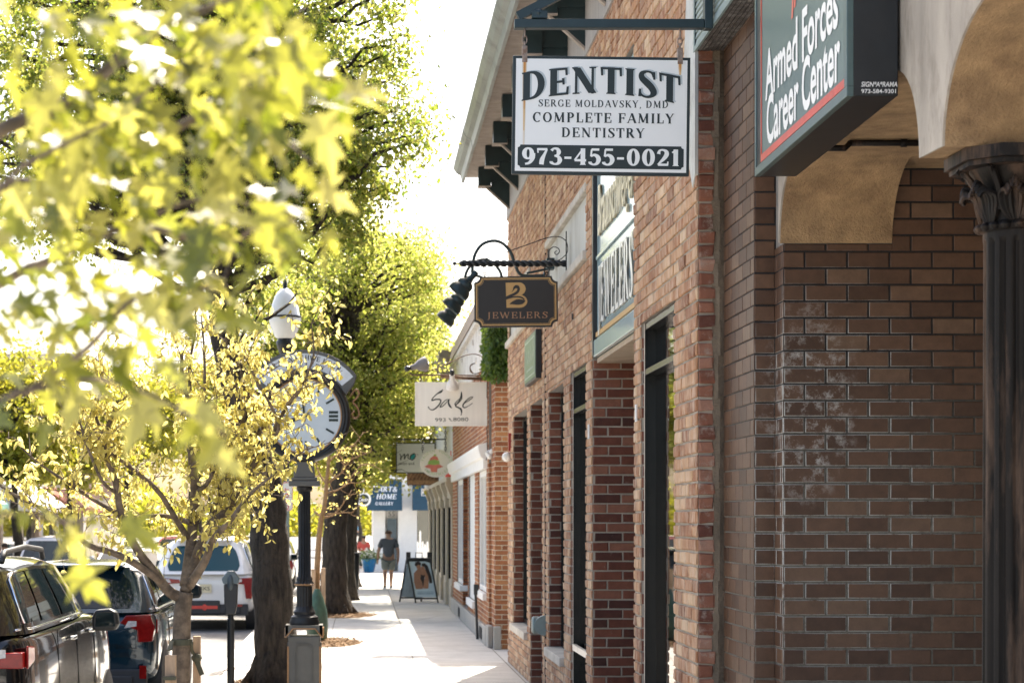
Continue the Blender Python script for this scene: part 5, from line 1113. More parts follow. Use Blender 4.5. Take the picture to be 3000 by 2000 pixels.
# arched name plate above the dial
def fan(r0, r1, a0, a1, n=20):
    return arc(0, 0, r1, a0, a1, n) + arc(0, 0, r0, a1, a0, n)
b = MB(); b.prism([(-.55, .36), (-.46, .24)] + arc(0, 0, .5, 150, 30, 20) + [(.46, .24), (.55, .36)] + arc(0, .0, .73, 38, 142, 20), CC + Vector((0, -.06, 0)), (1, 0, 0), (0, 0, 1), (0, .09, 0)); npl = b.build('header', m_clockg, ck, bevel=.01)
b = MB()
for yy in (-.064, .031): b.prism(fan(.53, .69, 141, 39), CC + Vector((0, yy, 0)), (1, 0, 0), (0, 0, 1), (0, .003, 0))
hp = b.build('name_plate', Mt('white enamel plate', (.68, .7, .7), .35), npl)
b = MB(); rf = lambda s, hh: (lambda mb, ch, p, u, v: roman(mb, ch, p, u, v, N, hh, None, T=.2, t=.08))
arctext(b, 'BRAUNSCHWEIGER', CC + Vector((0, -.0645, 0)), .615, 126, 54, .06, True, fn=rf(1, .055), lift=.002); arctext(b, 'JEWELERS', CC + Vector((0, -.0645, 0)), .54, 110, 70, .06, True, fn=rf(1, .05), lift=.002)
b.build('lettering', m_ink, hp)
b = MB()
for s_ in (-1, 1):
    q = [(.5, .22), (.56, .3), (.6, .26), (.57, .2), (.53, .16), (.58, .1), (.6, .02), (.55, -.02), (.52, .03), (.55, .06)]
    b.tube([CC + Vector((s_*x, 0, z)) for x, z in spline(q, 4)], .012, 6)
b.build('scroll', m_goldl, ck, smooth=True)
# ------------------------------------------------------------------ street lamp with acorn globe
LY = 30.0; lx = W(835, 0, LY).x
sl_ = thing('street_lamp', 'black street lamp with a clear white acorn globe rising behind the clock', 'street lamp', (lx, LY, 0))
b = MB(); zg = W(0, 992, LY).z; b.lathe([(.2, 0), (.2, .25), (.15, .35), (.12, .7), (.09, .9), (.07, 1.2), (.055, zg - .3), (.07, zg - .25), (.12, zg - .12), (.13, zg - .05), (.1, zg)], (lx, LY, 0), 24); b.build('post', m_black, sl_, smooth_angle=40)
b = MB(); b.lathe([(.11, zg), (.15, zg + .03), (.225, zg + .2), (.235, zg + .3), (.215, zg + .36), (.19, zg + .5), (.15, zg + .62), (.09, zg + .7), (.05, zg + .73), (.01, zg + .74)], (lx, LY, 0), 28); b.build('globe', Mt('opal globe', (.72, .74, .74), .18, var=.04), sl_, smooth_angle=25)
b = MB(); b.lathe([(.24, zg + .3), (.245, zg + .315), (.24, zg + .33)], (lx, LY, 0), 28); b.lathe([(.06, zg + .69), (.03, zg + .76), (.035, zg + .8), (.005, zg + .88)], (lx, LY, 0), 14); b.build('finial', m_black, sl_, smooth_angle=40)
# ------------------------------------------------------------------ parking meter
PY = 24.3; px_ = W(676, 0, PY).x
pm = thing('parking_meter', 'single dark parking meter with grey domed head at the curb', 'parking meter', (px_, PY, 0))
zz = lambda y: W(0, y, PY).z
b = MB(); b.lathe([(.06, 0), (.06, .02), (.044, .03), (.044, zz(1812)), (.036, zz(1810)), (.036, zz(1798))], (px_, PY, 0), 20); b.build('pole', m_black, pm, smooth_angle=40)
kx = PY / 6000
b = MB(); hp_ = [(-14, 1798), (14, 1798), (19, 1770), (21, 1710), (-19.5, 1710), (-18, 1770)]
b.prism([(x*kx, zz(y)) for x, y in hp_], (px_, PY - .07, 0), (1, 0, 0), (0, 0, 1), (0, .14, 0)); b.build('housing', Mt('charcoal housing', (.035, .035, .036), .45), pm, bevel=.012)
b = MB(); dm = [(-21, 1709), (22, 1709), (27, 1694), (9, 1671), (-8, 1671), (-26, 1694)]
b.prism([(x*kx, zz(y)) for x, y in dm], (px_, PY - .075, 0), (1, 0, 0), (0, 0, 1), (0, .15, 0)); b.build('dome', Mt('blue grey dome', (.13, .17, .185), .35), pm, bevel=.012)
b = MB(); b.ball((px_, PY - .073, zz(1705)), (.038, .022, .095), 14); b.build('dome_boss', Mt('grey boss', (.08, .1, .11), .35), pm, smooth=True)
# ------------------------------------------------------------------ A-frame board
AY = 49.4; ab = thing('sandwich_board', 'black A-frame pavement board with a pale poster of an embracing couple', 'sandwich board', (W(1229, 0, AY).x, AY, 0))
ax = W(1172, 0, AY).x; bx = W(1285, 0, AY).x; ka = AY / 6000; za_ = lambda y: W(0, y, AY).z
def legs(mb, x0, x1, xt0, xt1, y0, y1, zt):
    mb.beam((x0, y0, 0), (xt0, y1, zt), .035, .035, (0, 1, 0)); mb.beam((x1, y0, 0), (xt1, y1, zt), .035, .035, (0, 1, 0))
zt = za_(1640); lean = .42
# front panel: slightly turned so its left edge is seen
F0, F1 = Vector((W(1218, 0, AY).x, AY, .0)), Vector((W(1284, 0, AY).x, AY + .1, .0)); T0, T1 = Vector((W(1196, 0, AY).x, AY + lean, zt)), Vector((W(1260, 0, AY).x, AY + lean + .1, zt))
u_ = (F1 - F0); vv = (T0 - F0); nn = u_.cross(vv).normalized()
pt = lambda a, c: F0 + u_*a + vv*c
b = MB(); b.beam(pt(0, 0), pt(0, 1), .04, .04, (0, 1, 0)); b.beam(pt(1, 0), pt(1, 1), .04, .04, (0, 1, 0)); b.beam(pt(0, .1), pt(1, .1), .04, .05, (0, 1, 0)); b.beam(pt(0, 1), pt(1, 1), .05, .05, (0, 1, 0))
R0, R1 = Vector((W(1172, 0, AY).x, AY + .55, 0)), Vector((W(1236, 0, AY).x, AY + .75, 0)); b.beam(R0, T0 + Vector((-.03, .02, 0)), .04, .04, (0, 1, 0)); b.beam(R1, T1 + Vector((-.03, .05, 0)), .04, .04, (0, 1, 0))
b.beam(R0.lerp(T0, .1), R1.lerp(T1, .1), .04, .05, (0, 1, 0))
xa_, xb_ = W(1191, 0, AY).x, W(1267, 0, AY).x; yb_ = AY + lean + .06
b.box(xa_, yb_, zt - .02, xb_, yb_ + .05, zt + .05); b.box(xa_, yb_, zt + .052, xa_ + .11, yb_ + .05, zt + .19); b.box(xb_ - .11, yb_, zt + .052, xb_, yb_ + .05, zt + .19); xm = (xa_ + xb_)/2
b.tube([(xm - .08, yb_ + .02, zt + .05), (xm - .08, yb_ + .02, zt + .17), (xm + .08, yb_ + .02, zt + .17), (xm + .08, yb_ + .02, zt + .05)], .013, 6)
b.box(xa_, yb_ + .001, za_(1632) - .16, xb_, yb_ + .04, zt - .022); b.build('frame', m_black, ab)
b = MB(); b.sheet([(.03, .13), (.97, .13), (.97, .96), (.03, .96)], F0 + nn*.002, u_, vv); ps = b.build('poster', Mt('pale blue poster', (.55, .64, .66), .35, var=.06, scale=3), ab)
hx = lambda x, y: ((x - 145) / (345 - 145) * .94 + .03 - (1 - (y - 450) / 330) * 0 , .96 - (y - 450) / 330 * .83)
def onp(x, y):                          # undo the lean of the photographed poster (it slants right going down)
    return hx(x - (y - 450) * .205, y)
m_skin = Mt('printed skin', (.36, .17, .095), .5, var=.1, scale=10); m_skin2 = Mt('printed tan skin', (.42, .2, .11), .5, var=.1, scale=10); m_hair = Mt('printed dark hair', (.035, .02, .016), .6)
b = MB(); b.sheet([onp(x, y) for x, y in ((195, 560), (215, 535), (228, 520), (215, 500), (210, 478), (240, 470), (258, 490), (262, 520), (285, 560), (300, 640), (280, 705), (215, 705), (197, 640))], F0 + nn*.004, u_, vv); b.build('printed_man', m_skin, ps)
b = MB(); b.sheet([onp(x, y) for x, y in ((262, 500), (285, 492), (300, 520), (330, 570), (338, 630), (335, 700), (290, 703), (262, 640), (240, 600), (262, 590), (292, 640), (300, 600), (270, 560), (262, 530))], F0 + nn*.006, u_, vv); b.build('printed_woman', m_skin2, ps)
b = MB(); b.sheet([onp(x, y) for x, y in ((200, 482), (208, 456), (240, 450), (262, 466), (260, 486), (235, 480), (212, 494))], F0 + nn*.008, u_, vv)
b.sheet([onp(x, y) for x, y in ((265, 495), (270, 470), (295, 465), (325, 490), (345, 540), (366, 600), (372, 650), (345, 655), (332, 590), (310, 540), (296, 505), (280, 492))], F0 + nn*.0082, u_, vv); b.sheet([onp(x, y) for x, y in ((262, 570), (280, 580), (300, 575), (296, 600), (285, 690), (272, 640), (255, 610))], F0 + nn*.0084, u_, vv); b.build('printed_hair', m_hair, ps)
b = MB()
for y in (728, 740, 748): b.sheet([onp(x, yy) for x, yy in ((232, y), (385, y), (385, y + 6), (232, y + 6))], F0 + nn*.004, u_, vv)
b.build('printed_lines', Mt('blue grey print', (.3, .4, .46), .5), ps)
e2 = R0 - F0; b = MB(); b.add([F0.lerp(T0, .13) , R0.lerp(T0, .13), R0.lerp(T0, .97), F0.lerp(T0, .97)], [(0, 1, 2, 3)])
b.build('side_panel', Mt('dark teal print', (.1, .13, .14), .4, var=.4, scale=3), ab)
# ------------------------------------------------------------------ litter bin, sapling bag, signs
b = MB(); bp_ = Vector((W(1030, 0, 59).x, 59, 0)); b.lathe([(.2, 0), (.21, .05), (.24, 1.0), (.3, 1.02), (.3, 1.06), (.22, 1.07), (.2, .95)], bp_, 24); o_ = b.build('litter_bin', m_black, smooth_angle=35); tag(o_, 'dark round litter bin beside the tree trunks on the pavement', 'bin')
def pole_sign(px0, px1, py0, py1, Y, lab, rim):
    c = W((px0 + px1)/2, (py0 + py1)/2, Y); hw, hh = (px1 - px0)*Y/12000, (py1 - py0)*Y/12000
    t_ = thing('street_sign', lab, 'sign', (c.x, Y, 0))
    b = MB(); b.tube([(c.x, Y + .03, 0), (c.x, Y + .03, c.z + hh + .1)], .025, 8); b.build('pole', m_clad, t_)
    def rr(w, h, r): return arc(w - r, -h + r, r, -90, 0, 4) + arc(w - r, h - r, r, 0, 90, 4) + arc(-w + r, h - r, r, 90, 180, 4) + arc(-w + r, -h + r, r, 180, 270, 4)
    b = MB(); b.prism(rr(hw, hh, .05), (c.x, Y, c.z), (1, 0, 0), (0, 0, 1), (0, .004, 0)); p_ = b.build('plate', m_signw, t_)
    b = MB(); o = rr(hw*.93, hh*.965, .045); i = rr(hw*.84, hh*.92, .035); n = len(o); b.add([Vector((c.x, Y - .002, c.z)) + Vector((x, 0, z)) for x, z in o + i], [(j, (j+1) % n, n + (j+1) % n, n + j) for j in range(n)])
    if rim: 
        for q, ch in enumerate('ONOT'): sans(b, ch, (c.x + hw*.25, Y - .003, c.z - hh*.75 + q*hh*.4), (0, 0, 1), (-1, 0, 0), hw*1.0, bold=.02)
    b.build('marking', Mt('red sign paint', (.6, .03, .03), .5) if rim else m_ink, p_)
pole_sign(826, 858, 1410, 1496, 28.5, 'white parking sign with red border half hidden behind the near trunk', True); pole_sign(994, 1011, 1420, 1494, 47, 'narrow white sign between the dark trunks', False)
# ------------------------------------------------------------------ cars
m_tyre = Mt('tyre rubber', (.014, .014, .015), .8); m_rim = Mt('alloy wheel', (.4, .41, .42), .35, metal=.9); m_red = Mt('red lamp lens', (.22, .006, .005), .1, spec=.9, var=.25, scale=25); m_plas = Mt('grey black plastic', (.028, .028, .03), .55); m_chrome = Mt('chrome', (.75, .76, .78), .1, metal=1.0, var=.02); m_lens = Mt('clear lens', (.55, .52, .5), .12, var=.3, scale=30)
m_cargl = glass_mat('car glass', (.006, .014, .018), .02, spec=.28)
def lerp(a, b, t): return a + (b - a)*t
def interp(xs, ys, x):
    for i in range(len(xs) - 1):
        if x <= xs[i+1]: return lerp(ys[i], ys[i+1], (x - xs[i])/(xs[i+1] - xs[i] + 1e-9))
    return ys[-1]
def car(label, loc, paint, L, Wd, H, belt=1.02, rz=0, clad=True, detail=2, hatch=(.03, .42), wsb=.70, wst=.54, hood=.98, tum=.775, group=None, roofc=None, rails=False, lights='wagon', glass=None, plate=None):
    """a car with its tail at y = 0, nose towards +y; local coordinates, z = 0 is the road"""
    gl = glass or m_cargl
    t = thing('parked_car', label, 'car', loc, rz, group)
    hw = Wd / 2; b = MB()
    # lower body: rings along the length
    st = [0, .06, .18, .45, 1.1, L*.35, L*.5, L*.66, L*.8, L*.9, L - .16, L - .04, L]
    wf = [.76, .9, .965, .99, 1, 1, 1, 1, .99, .97, .92, .84, .74]
    zl = [.46, .40, .33, .28, .24, .22, .22, .22, .24, .27, .31, .38, .48]
    zt = [belt - .14, belt - .03, belt, belt, belt, belt, belt - .01, belt, hood, hood - .05, hood - .15, hood - .26, hood - .34]
    rings = []
    for y, wq, za, zb in zip(st, wf, zl, zt):
        w = hw * wq
        half = [(0, za), (w*.7, za), (w*.93, za + .06), (w*.985, za + .16), (w, lerp(za, zb, .5)), (w*.99, lerp(za, zb, .74)), (w*.965, zb - .07), (w*.92, zb - .01), (w*.6, zb + .015), (0, zb + .025)]
        rings.append([(x, y, z) for x, z in half] + [(-x, y, z) for x, z in half[-2:0:-1]])
    n = len(rings[0]); vs = [p for r in rings for p in r]
    fs = [(i*n + j, (i+1)*n + j, (i+1)*n + (j+1) % n, i*n + (j+1) % n) for i in range(len(rings) - 1) for j in range(n)]
    fs += [tuple(range(n)), tuple((len(rings) - 1)*n + n - 1 - j for j in range(n))]
    b.add(vs, fs); body = b.build('body', paint, t, smooth=True, local=True, sub=2)
    # cabin: fraction a along it, h up it
    yb0, yt0 = hatch; ybm, ytm = L*wsb, L*wst
    def cab(a, h, s=1, off=0.0):
        rear = max(0, 1 - a/.1); pw = 1 - .17*rear**2.2 - .06*max(0, (a - .8)/.2)
        w0 = hw*.945*pw; w1 = hw*tum*pw
        hr = H - .05 - .07*max(0, .3 - a)/.3*0 - .05*abs(a - .45)
        z = lerp(belt - .03, hr, h); y = lerp(lerp(yb0, ybm, a), lerp(yt0, ytm, a), h); w = lerp(w0, w1, h**1.25)
        return Vector((s*(w + off), y, z))
    b = MB(); A = [0, .012, .026, .045, .07, .1, .16, .3, .45, .6, .75, .88, .95, 1]; Hh = [0, .25, .5, .75, .92]; ringc = []
    for a in A:
        half = [cab(a, h) for h in Hh]; top = cab(a, 1.0); half += [Vector((top.x*.94, top.y, top.z - .012)), Vector((top.x*.8, top.y, top.z + .022)), Vector((top.x*.4, top.y, top.z + .045))]
        ringc.append(half + [Vector((0, top.y, top.z + .05))] + [Vector((-p.x, p.y, p.z)) for p in half[::-1]])
    n = len(ringc[0]); vs = [p for r in ringc for p in r]
    fs = [(i*n + j, i*n + j + 1, (i+1)*n + j + 1, (i+1)*n + j) for i in range(len(A) - 1) for j in range(n - 1)]
    fs += [tuple(range(n - 1, -1, -1)), tuple((len(A) - 1)*n + j for j in range(n))]
    b.add(vs, fs); cb = b.build('cabin', paint if not roofc else roofc, t, local=True, smooth_angle=32)
    # glass
    wins = [(.06, .235, .16, .86), (.27, .535, .13, .87), (.575, .85, .13, .87)] if detail > 1 else [(.06, .48, .14, .86), (.53, .86, .14, .86)]
    for s in (1, -1):
        b = MB()
        for a0, a1, h0, h1 in wins:
            g_ = [[cab(lerp(a0, a1, i/6) , lerp(h0, h1, k/4), s, .007) for i in range(7)] for k in range(5)]
            if a1 > .8:
                for k in range(5): g_[k] = [cab(lerp(a0, a1 + .06*(1 - k/4), i/6), lerp(h0, h1, k/4), s, .007) for i in range(7)]
            vs = [p for r in g_ for p in r]; b.add(vs, [(k*7 + i, k*7 + i + 1, k*7 + i + 8, k*7 + i + 7)[::s] for k in range(4) for i in range(6)])
        b.build('side_glass', gl, t, local=True, smooth=True)
        if detail > 1:
            b = MB()
            for a0, a1, h0, h1 in wins[:1]:
                b.tube([cab(a0, h0, s, .012), cab(a0 - .012, lerp(h0, h1, .9), s, .012), cab(a0 + .01, h1 + .03, s, .012), cab(.3, h1 + .035, s, .012)], .011, 6)
            b.tube([cab(lerp(.03, .9, i/10), .07, s, .012) for i in range(11)], .009, 6); b.build('window_trim', m_chrome, t, local=True, smooth=True)
    def panel(a, h0, h1, wx, lift, rnd_=0.0):
        v = []
        for k in range(6):
            h = lerp(h0, h1, k/5); p = cab(a, h); q = cab(.5, h); dirv = -1 if a < .5 else 1
            for i in range(9):
                x = lerp(-1, 1, i/8)*p.x*wx*(1 - (rnd_*abs(2*k/5 - 1)**4)); v.append(Vector((x, p.y + dirv*(lift + .1*(1 - (x/p.x)**2)), p.z)))
        return v, [(k*9 + i, k*9 + i + 1, k*9 + i + 10, k*9 + i + 9) for k in range(5) for i in range(8)]
    b = MB(); v, f = panel(0, -.0, 1.0, 1.0, .0); b.add(v, f); b.build('tailgate_upper', paint, t, local=True, smooth=True)
    b = MB(); v, f = panel(0, .1, .86, .94, .006, .1); b.add(v, f); b.build('rear_window', gl, t, local=True, smooth=True)
    b = MB(); v, f = panel(1, .06, .92, .92, .008, .03); b.add(v, [q[::-1] for q in f]); b.build('windscreen', gl, t, local=True, smooth=True)
    b = MB(); p = cab(0, 1.0); b.prism([(p.y - .2, p.z + .0), (p.y - .19, p.z + .03), (p.y + .1, p.z + .05), (p.y + .1, p.z + .0)], (-p.x*.9, 0, 0), (0, 1, 0), (0, 0, 1), (p.x*1.8, 0, 0)); b.build('spoiler', paint, t, local=True, bevel=.012)
    # wheels
    for y in (.85 if L > 4.5 else .75, L - .92):
        for s in (1, -1):
            r = .355; b = MB(); c_ = (s*(hw - .10), y, r); Mw = Matrix.Rotation(R(90)*s, 3, 'Y')
            b.lathe([(r*.62, .11), (r*.9, .11), (r, .08), (r, -.1), (r*.9, -.12), (r*.62, -.12)], c_, 32, Mw); wh = b.build('wheel', m_tyre, t, local=True, smooth_angle=40)
            b = MB(); b.lathe([(.01, .085), (.06, .09), (.07, .07), (r*.6, .075), (r*.64, .1), (r*.6, .03)], c_, 24, Mw); b.build('rim', m_rim, wh, local=True, smooth_angle=40)
            b = MB(); b.lathe([(.02, .119), (r*1.06, .119), (r*1.2, .105), (r*1.2, -.1), (.02, -.1)], (s*(hw - .115), y, r + .02), 36, Mw); b.build('wheel_arch', m_plas, t, local=True, smooth_angle=40)
    # skirts, bumper, lamps
    b = MB(); b.box(-hw*.86, .008, .3, hw*.86, .1, .52); b.box(-hw*.7, -.02, .34, hw*.7, .008, .45)
    if clad:
        for s in (1, -1): b.box(s*hw*.955, 1.15, .22, s*(hw + .004), L - 1.25, .42)
    b.build('bumper', m_plas, t, local=True, bevel=.03)
    for s in (1, -1):
        b = MB()
        if lights == 'wagon':
            o_ = [(hw*.55, belt - .14), (hw*.62, belt - .06), (hw*.9, belt - .05), (hw*.955, belt - .2), (hw*.93, belt - .34), (hw*.76, belt - .35), (hw*.75, belt - .22)]
        elif lights == 'boomer':
            o_ = [(hw*.42, belt - .2), (hw*.46, belt - .13), (hw*.78, belt - .1), (hw*.96, belt - .09), (hw*.97, belt - .22), (hw*.93, belt - .5), (hw*.82, belt - .5), (hw*.78, belt - .22)]
        else:
            o_ = [(hw*.6, belt - .25), (hw*.6, belt - .15), (hw*.955, belt - .14), (hw*.96, belt - .25)]
        if s < 0: o_ = [(-x, z) for x, z in o_[::-1]]
        b.prism(o_, (0, -.015, 0), (1, 0, 0), (0, 0, 1), (0, .12, 0))
        for x, z in ((.92, 0),): b.prism([(.09, belt - .1), (.36 if lights == 'slim' else .24, belt - .12), (.38 if lights == 'slim' else .22, belt - .22), (.09, belt - .26)], (s*hw*.96, 0, 0), (0, 1, 0), (0, 0, 1), (s*hw*.018, 0, 0))
        tl = b.build('tail_light', m_red, t, local=True, bevel=.012)
        b = MB(); xx = hw*.68 if lights != 'slim' else hw*.78
        b.prism([(-.07, 0), (.06, .02), (.06, .075), (-.03, .075)] if s > 0 else [(-.06, .02), (.07, 0), (.03, .075), (-.06, .075)], (s*xx, -.021, belt - .195), (1, 0, 0), (0, 0, 1), (0, .01, 0)); b.build('reverse_light', m_lens, tl, local=True)
        if detail > 1:
            b = MB(); b.box(s*hw*.78, -.026, .42, s*hw*.86, -.005, .56) if lights == 'wagon' else b.box(s*hw*.6, -.03, .47, s*hw*.75, -.005, .52); b.build('reflector', m_red, t, local=True)
            for yy in (L*.38, L*.58): b = MB(); b.box(s*hw*.985, yy, belt - .17, s*(hw + .025), yy + .17, belt - .14); b.build('door_handle', m_chrome if not clad else paint, t, local=True, bevel=.008)
            for yy in (L*.27, L*.46, L*.655): b = MB(); b.tube([(s*(hw*1.0 + .0), yy, z) for z in (.4, .6, .8)] + [(s*hw*.975, yy, belt - .06)], .004, 4); b.build('door_seam', m_dark, t, local=True)
        b = MB(); my = L*wsb - .25; belt_ = belt; belt = min(belt, 1.2); b.prism([(hw + .0, belt + .03), (hw + .03, belt - .0), (hw + .2, belt + .01), (hw + .225, belt + .06), (hw + .21, belt + .16), (hw + .15, belt + .19), (hw + .03, belt + .18), (hw + .0, belt + .12)], (0, my - .06, 0), (s, 0, 0), (0, 0, 1), (0, .13, 0)); b.beam((s*(hw - .08), my, belt + .0), (s*(hw + .06), my, belt + .03), .06, .04); mi_ = b.build('mirror', m_black if detail > 1 else paint, t, local=True, bevel=.03)
        b = MB(); b.prism([(hw + .03, belt + .04), (hw + .195, belt + .045), (hw + .18, belt + .155), (hw + .04, belt + .155)], (0, my - .064, 0), (s, 0, 0), (0, 0, 1), (0, .004, 0)); b.build('mirror_glass', gl, mi_, local=True); belt = belt_
        b = MB(); b.prism([(hw*.5, hood - .32), (hw*.84, hood - .24), (hw*.84, hood - .34), (hw*.5, hood - .4)], (0, L - .04, 0), (s, 0, 0), (0, 0, 1), (0, .03, 0)); b.build('headlight', m_lens, t, local=True)
        if rails:
            b = MB(); b.tube([cab(.1, 1, s, -.06) + Vector((0, 0, .02)), cab(.14, 1, s, -.06) + Vector((0, 0, .085)), cab(.5, 1, s, -.06) + Vector((0, 0, .1)), cab(.86, 1, s, -.06) + Vector((0, 0, .085)), cab(.92, 1, s, -.06) + Vector((0, 0, .02))], .022, 8); b.build('roof_rail', m_plas, t, local=True, smooth=True)
    b = MB(); b.box(-.16, -.022, belt - .38, .16, -.008, belt - .22); pt_ = b.build('number_plate', Mt('number plate', (.62, .56, .38), .4, var=.1), t, local=True)
    if plate:
        b = MB(); sans(b, plate, (.0, -.024, belt - .335), (1, 0, 0), (0, 0, 1), .1, width=.26); b.build('plate_lettering', m_ink, pt_, local=True)
    if detail > 1:
        b = MB(); p = cab(.06, 1.0); b.prism([(-.09, 0), (.09, 0), (.03, .075), (-.02, .085)], (-.018, p.y + .25, p.z + .035), (0, 1, 0), (0, 0, 1), (.036, 0, 0)); b.build('antenna', paint, t, local=True, bevel=.01)
        b = MB(); b.beam((-.02, cab(0, .16).y - .055, cab(0, .16).z), (.34, cab(0, .2).y - .055, cab(0, .2).z), .02, .015); b.build('wiper', m_black, t, local=True)
    return t
def paint(name, col, metal=.25): return Mt(name, col, .2, metal=metal, var=.03, coat=1.0, spec=.3)
RZ = -.13
c1 = car('glossy black upright SUV parked nearest at the curb', (-3.26, 13.9, RZ), paint('black paint', (.004, .004, .0045), 0), 5.3, 2.0, 1.88, belt=1.37, hood=1.31, wsb=.66, wst=.52, clad=False, hatch=(.03, .3), lights='slim', rails=True, group='cars parked along the near curb')
m_blue = paint('deep blue paint', (.005, .03, .05), .35)
c2 = car('dark blue wagon parked behind the staked young tree', (-3.13, 22.1, RZ), m_blue, 4.8, 1.86, 1.68, belt=1.16, hood=1.05, group='cars parked along the near curb', lights='wagon', glass=m_cargl, tum=.72, hatch=(.03, .55))
c3 = car('white SUV with grey lower bumper parked beyond the parking meter', (-3.05, 39.2, RZ), paint('white paint', (.68, .68, .67), 0), 4.9, 2.0, 1.79, belt=1.12, group='cars parked along the near curb', lights='boomer', plate='4RKS', tum=.7, hatch=(.02, .5), glass=glass_mat('sky teal glass', (.008, .05, .062), .03, spec=.4))  # teal of the reflected sky is put into the glass colour
b = MB(); sans(b, 'OUTBACK', Vector((-3.13 + .48, 22.1 - .012, RZ + .74)), (1, 0, 0), (0, 0, 1), .075, width=.34); sans(b, '3.6R', Vector((-3.13 + .52, 22.1 - .012, RZ + .65)), (1, 0, 0), (0, 0, 1), .075, width=.2); b.build('badge', m_chrome, c2)
b = MB(); b.box(-3.05 - .52, 39.17, .2, -3.05 + .32, 39.2, .46); b.build('hitch_cover', m_plas, c3, bevel=.03)
b = MB(); b.box(-3.05 - .22, 39.162, .3, -3.05 + .28, 39.168, .36); b.ball((-3.05 + .03, 39.165, .33), (.05, .006, .06), 10); b.build('sticker', Mt('red sticker', (.6, .06, .04), .5), c3)
greyp = paint('silver paint', (.35, .36, .37), .6); whitep = paint('far white paint', (.6, .6, .6), 0); darkp = paint('far dark paint', (.03, .035, .04), .2); redp = paint('far red paint', (.3, .03, .02), .1)
car('dark grey car parked beyond the white SUV behind the near trunk', (-2.95, 46.3, RZ), darkp, 4.6, 1.84, 1.5, detail=1, group='cars parked along the near curb')
car('silver car parked farther up the near curb', (-2.9, 53, RZ), greyp, 4.6, 1.84, 1.6, detail=1, group='cars parked along the near curb')
car('white car parked farthest up the near curb', (-2.9, 60, RZ), whitep, 4.6, 1.84, 1.6, detail=1, group='cars parked along the near curb')
car('pale SUV facing down the street behind the blue wagon roof', (-8.0, 55.5, RZ), greyp, 4.6, 1.84, 1.72, rz=math.pi, detail=1, group='cars across the street'); car('white sedan facing down the street beside the pale SUV', (-5.6, 52, RZ), whitep, 4.6, 1.84, 1.5, rz=math.pi, detail=1, group='cars across the street')
car('white hatchback parked along the opposite curb', (-10.4, 66, RZ), whitep, 4.4, 1.8, 1.5, rz=math.pi, detail=1, group='cars across the street'); car('dark car parked along the opposite curb', (-10.4, 74, RZ), darkp, 4.5, 1.8, 1.55, rz=math.pi, detail=1, group='cars across the street')
car('rust red car farther along the opposite side', (-6.2, 72, RZ), redp, 4.5, 1.8, 1.6, rz=math.pi, detail=1, group='cars across the street'); car('silver car far up the street', (-4.4, 84, RZ), greyp, 4.5, 1.8, 1.5, detail=1, group='cars across the street')
# ------------------------------------------------------------------ people
def figure(joints, edges, root, mat, name, parent, sub=2):
    """one continuous skin grown over a skeleton: joints {name: (x, y, z, r)}"""
    names = list(joints); me = bpy.data.meshes.new('sk'); me.from_pydata([joints[k][:3] for k in names], [(names.index(a), names.index(b)) for a, b in edges], [])
    o = bpy.data.objects.new('sk', me); COL.objects.link(o); o.modifiers.new('s', 'SKIN'); sk = me.skin_vertices[0].data if me.skin_vertices else None
    if sk is None:
        bpy.context.view_layer.objects.active = o; dg0 = bpy.context.evaluated_depsgraph_get(); dg0.update(); sk = me.skin_vertices[0].data
    for i, k in enumerate(names):
        r = joints[k][3]; sk[i].radius = (r, r) if not hasattr(r, '__len__') else r; sk[i].use_root = (k == root)
    s2 = o.modifiers.new('u', 'SUBSURF'); s2.levels = sub; s2.render_levels = sub
    dg = bpy.context.evaluated_depsgraph_get(); dg.update(); m2 = bpy.data.meshes.new_from_object(o.evaluated_get(dg)); bpy.data.objects.remove(o); bpy.data.meshes.remove(me)
    m2.name = name; m2.materials.clear(); m2.materials.append(mat); m2.polygons.foreach_set('use_smooth', [True]*len(m2.polygons))
    r = bpy.data.objects.new(name, m2); COL.objects.link(r); r.parent = parent; return r
m_sk = Mt('skin', (.42, .24, .16), .55, var=.08, spec=.3); m_shirt = Mt('charcoal shirt', (.1, .105, .112), .9, var=.12, scale=12, bump=.4, bscale=20); m_short = Mt('grey green shorts', (.17, .195, .18), .9, var=.12, scale=12, bump=.4, bscale=18); m_shoe = Mt('dark blue shoes', (.02, .03, .045), .7); m_sole = Mt('white soles', (.7, .7, .7), .6); m_shair = Mt('cropped brown hair', (.12, .07, .045), .9)
mloc = W(1138, 1722, 59.7); man = thing('person', 'bald man in charcoal T-shirt and grey shorts walking away', 'person', (mloc.x, 59.7, 0))
J = {'pel': (0, 0, .92, .14), 'ab': (0, -.01, 1.08, .145), 'ch': (0, 0, 1.28, .165), 'nk': (0, .02, 1.47, .062), 'hd0': (0, .035, 1.55, .07), 'hd1': (0, .05, 1.64, .088), 'hd2': (0, .045, 1.70, .06),
     'shL': (-.19, 0, 1.39, .07), 'elL': (-.29, -.02, 1.1, .048), 'wrL': (-.31, .06, .87, .034), 'paL': (-.315, .085, .80, .036),
     'shR': (.19, 0, 1.39, .07), 'elR': (.285, -.05, 1.11, .048), 'wrR': (.285, -.03, .88, .034), 'paR': (.283, -.02, .81, .036),
     'hiL': (-.095, 0, .86, .11), 'knL': (-.1, .06, .5, .062), 'caL': (-.1, .0, .34, .062), 'anL': (-.1, -.09, .1, .04), 'toL': (-.115, .05, .04, .038),
     'hiR': (.095, 0, .86, .11), 'knR': (.085, .08, .5, .062), 'caR': (.08, .07, .34, .062), 'anR': (.075, .1, .09, .04), 'toR': (.09, .25, .035, .038)}
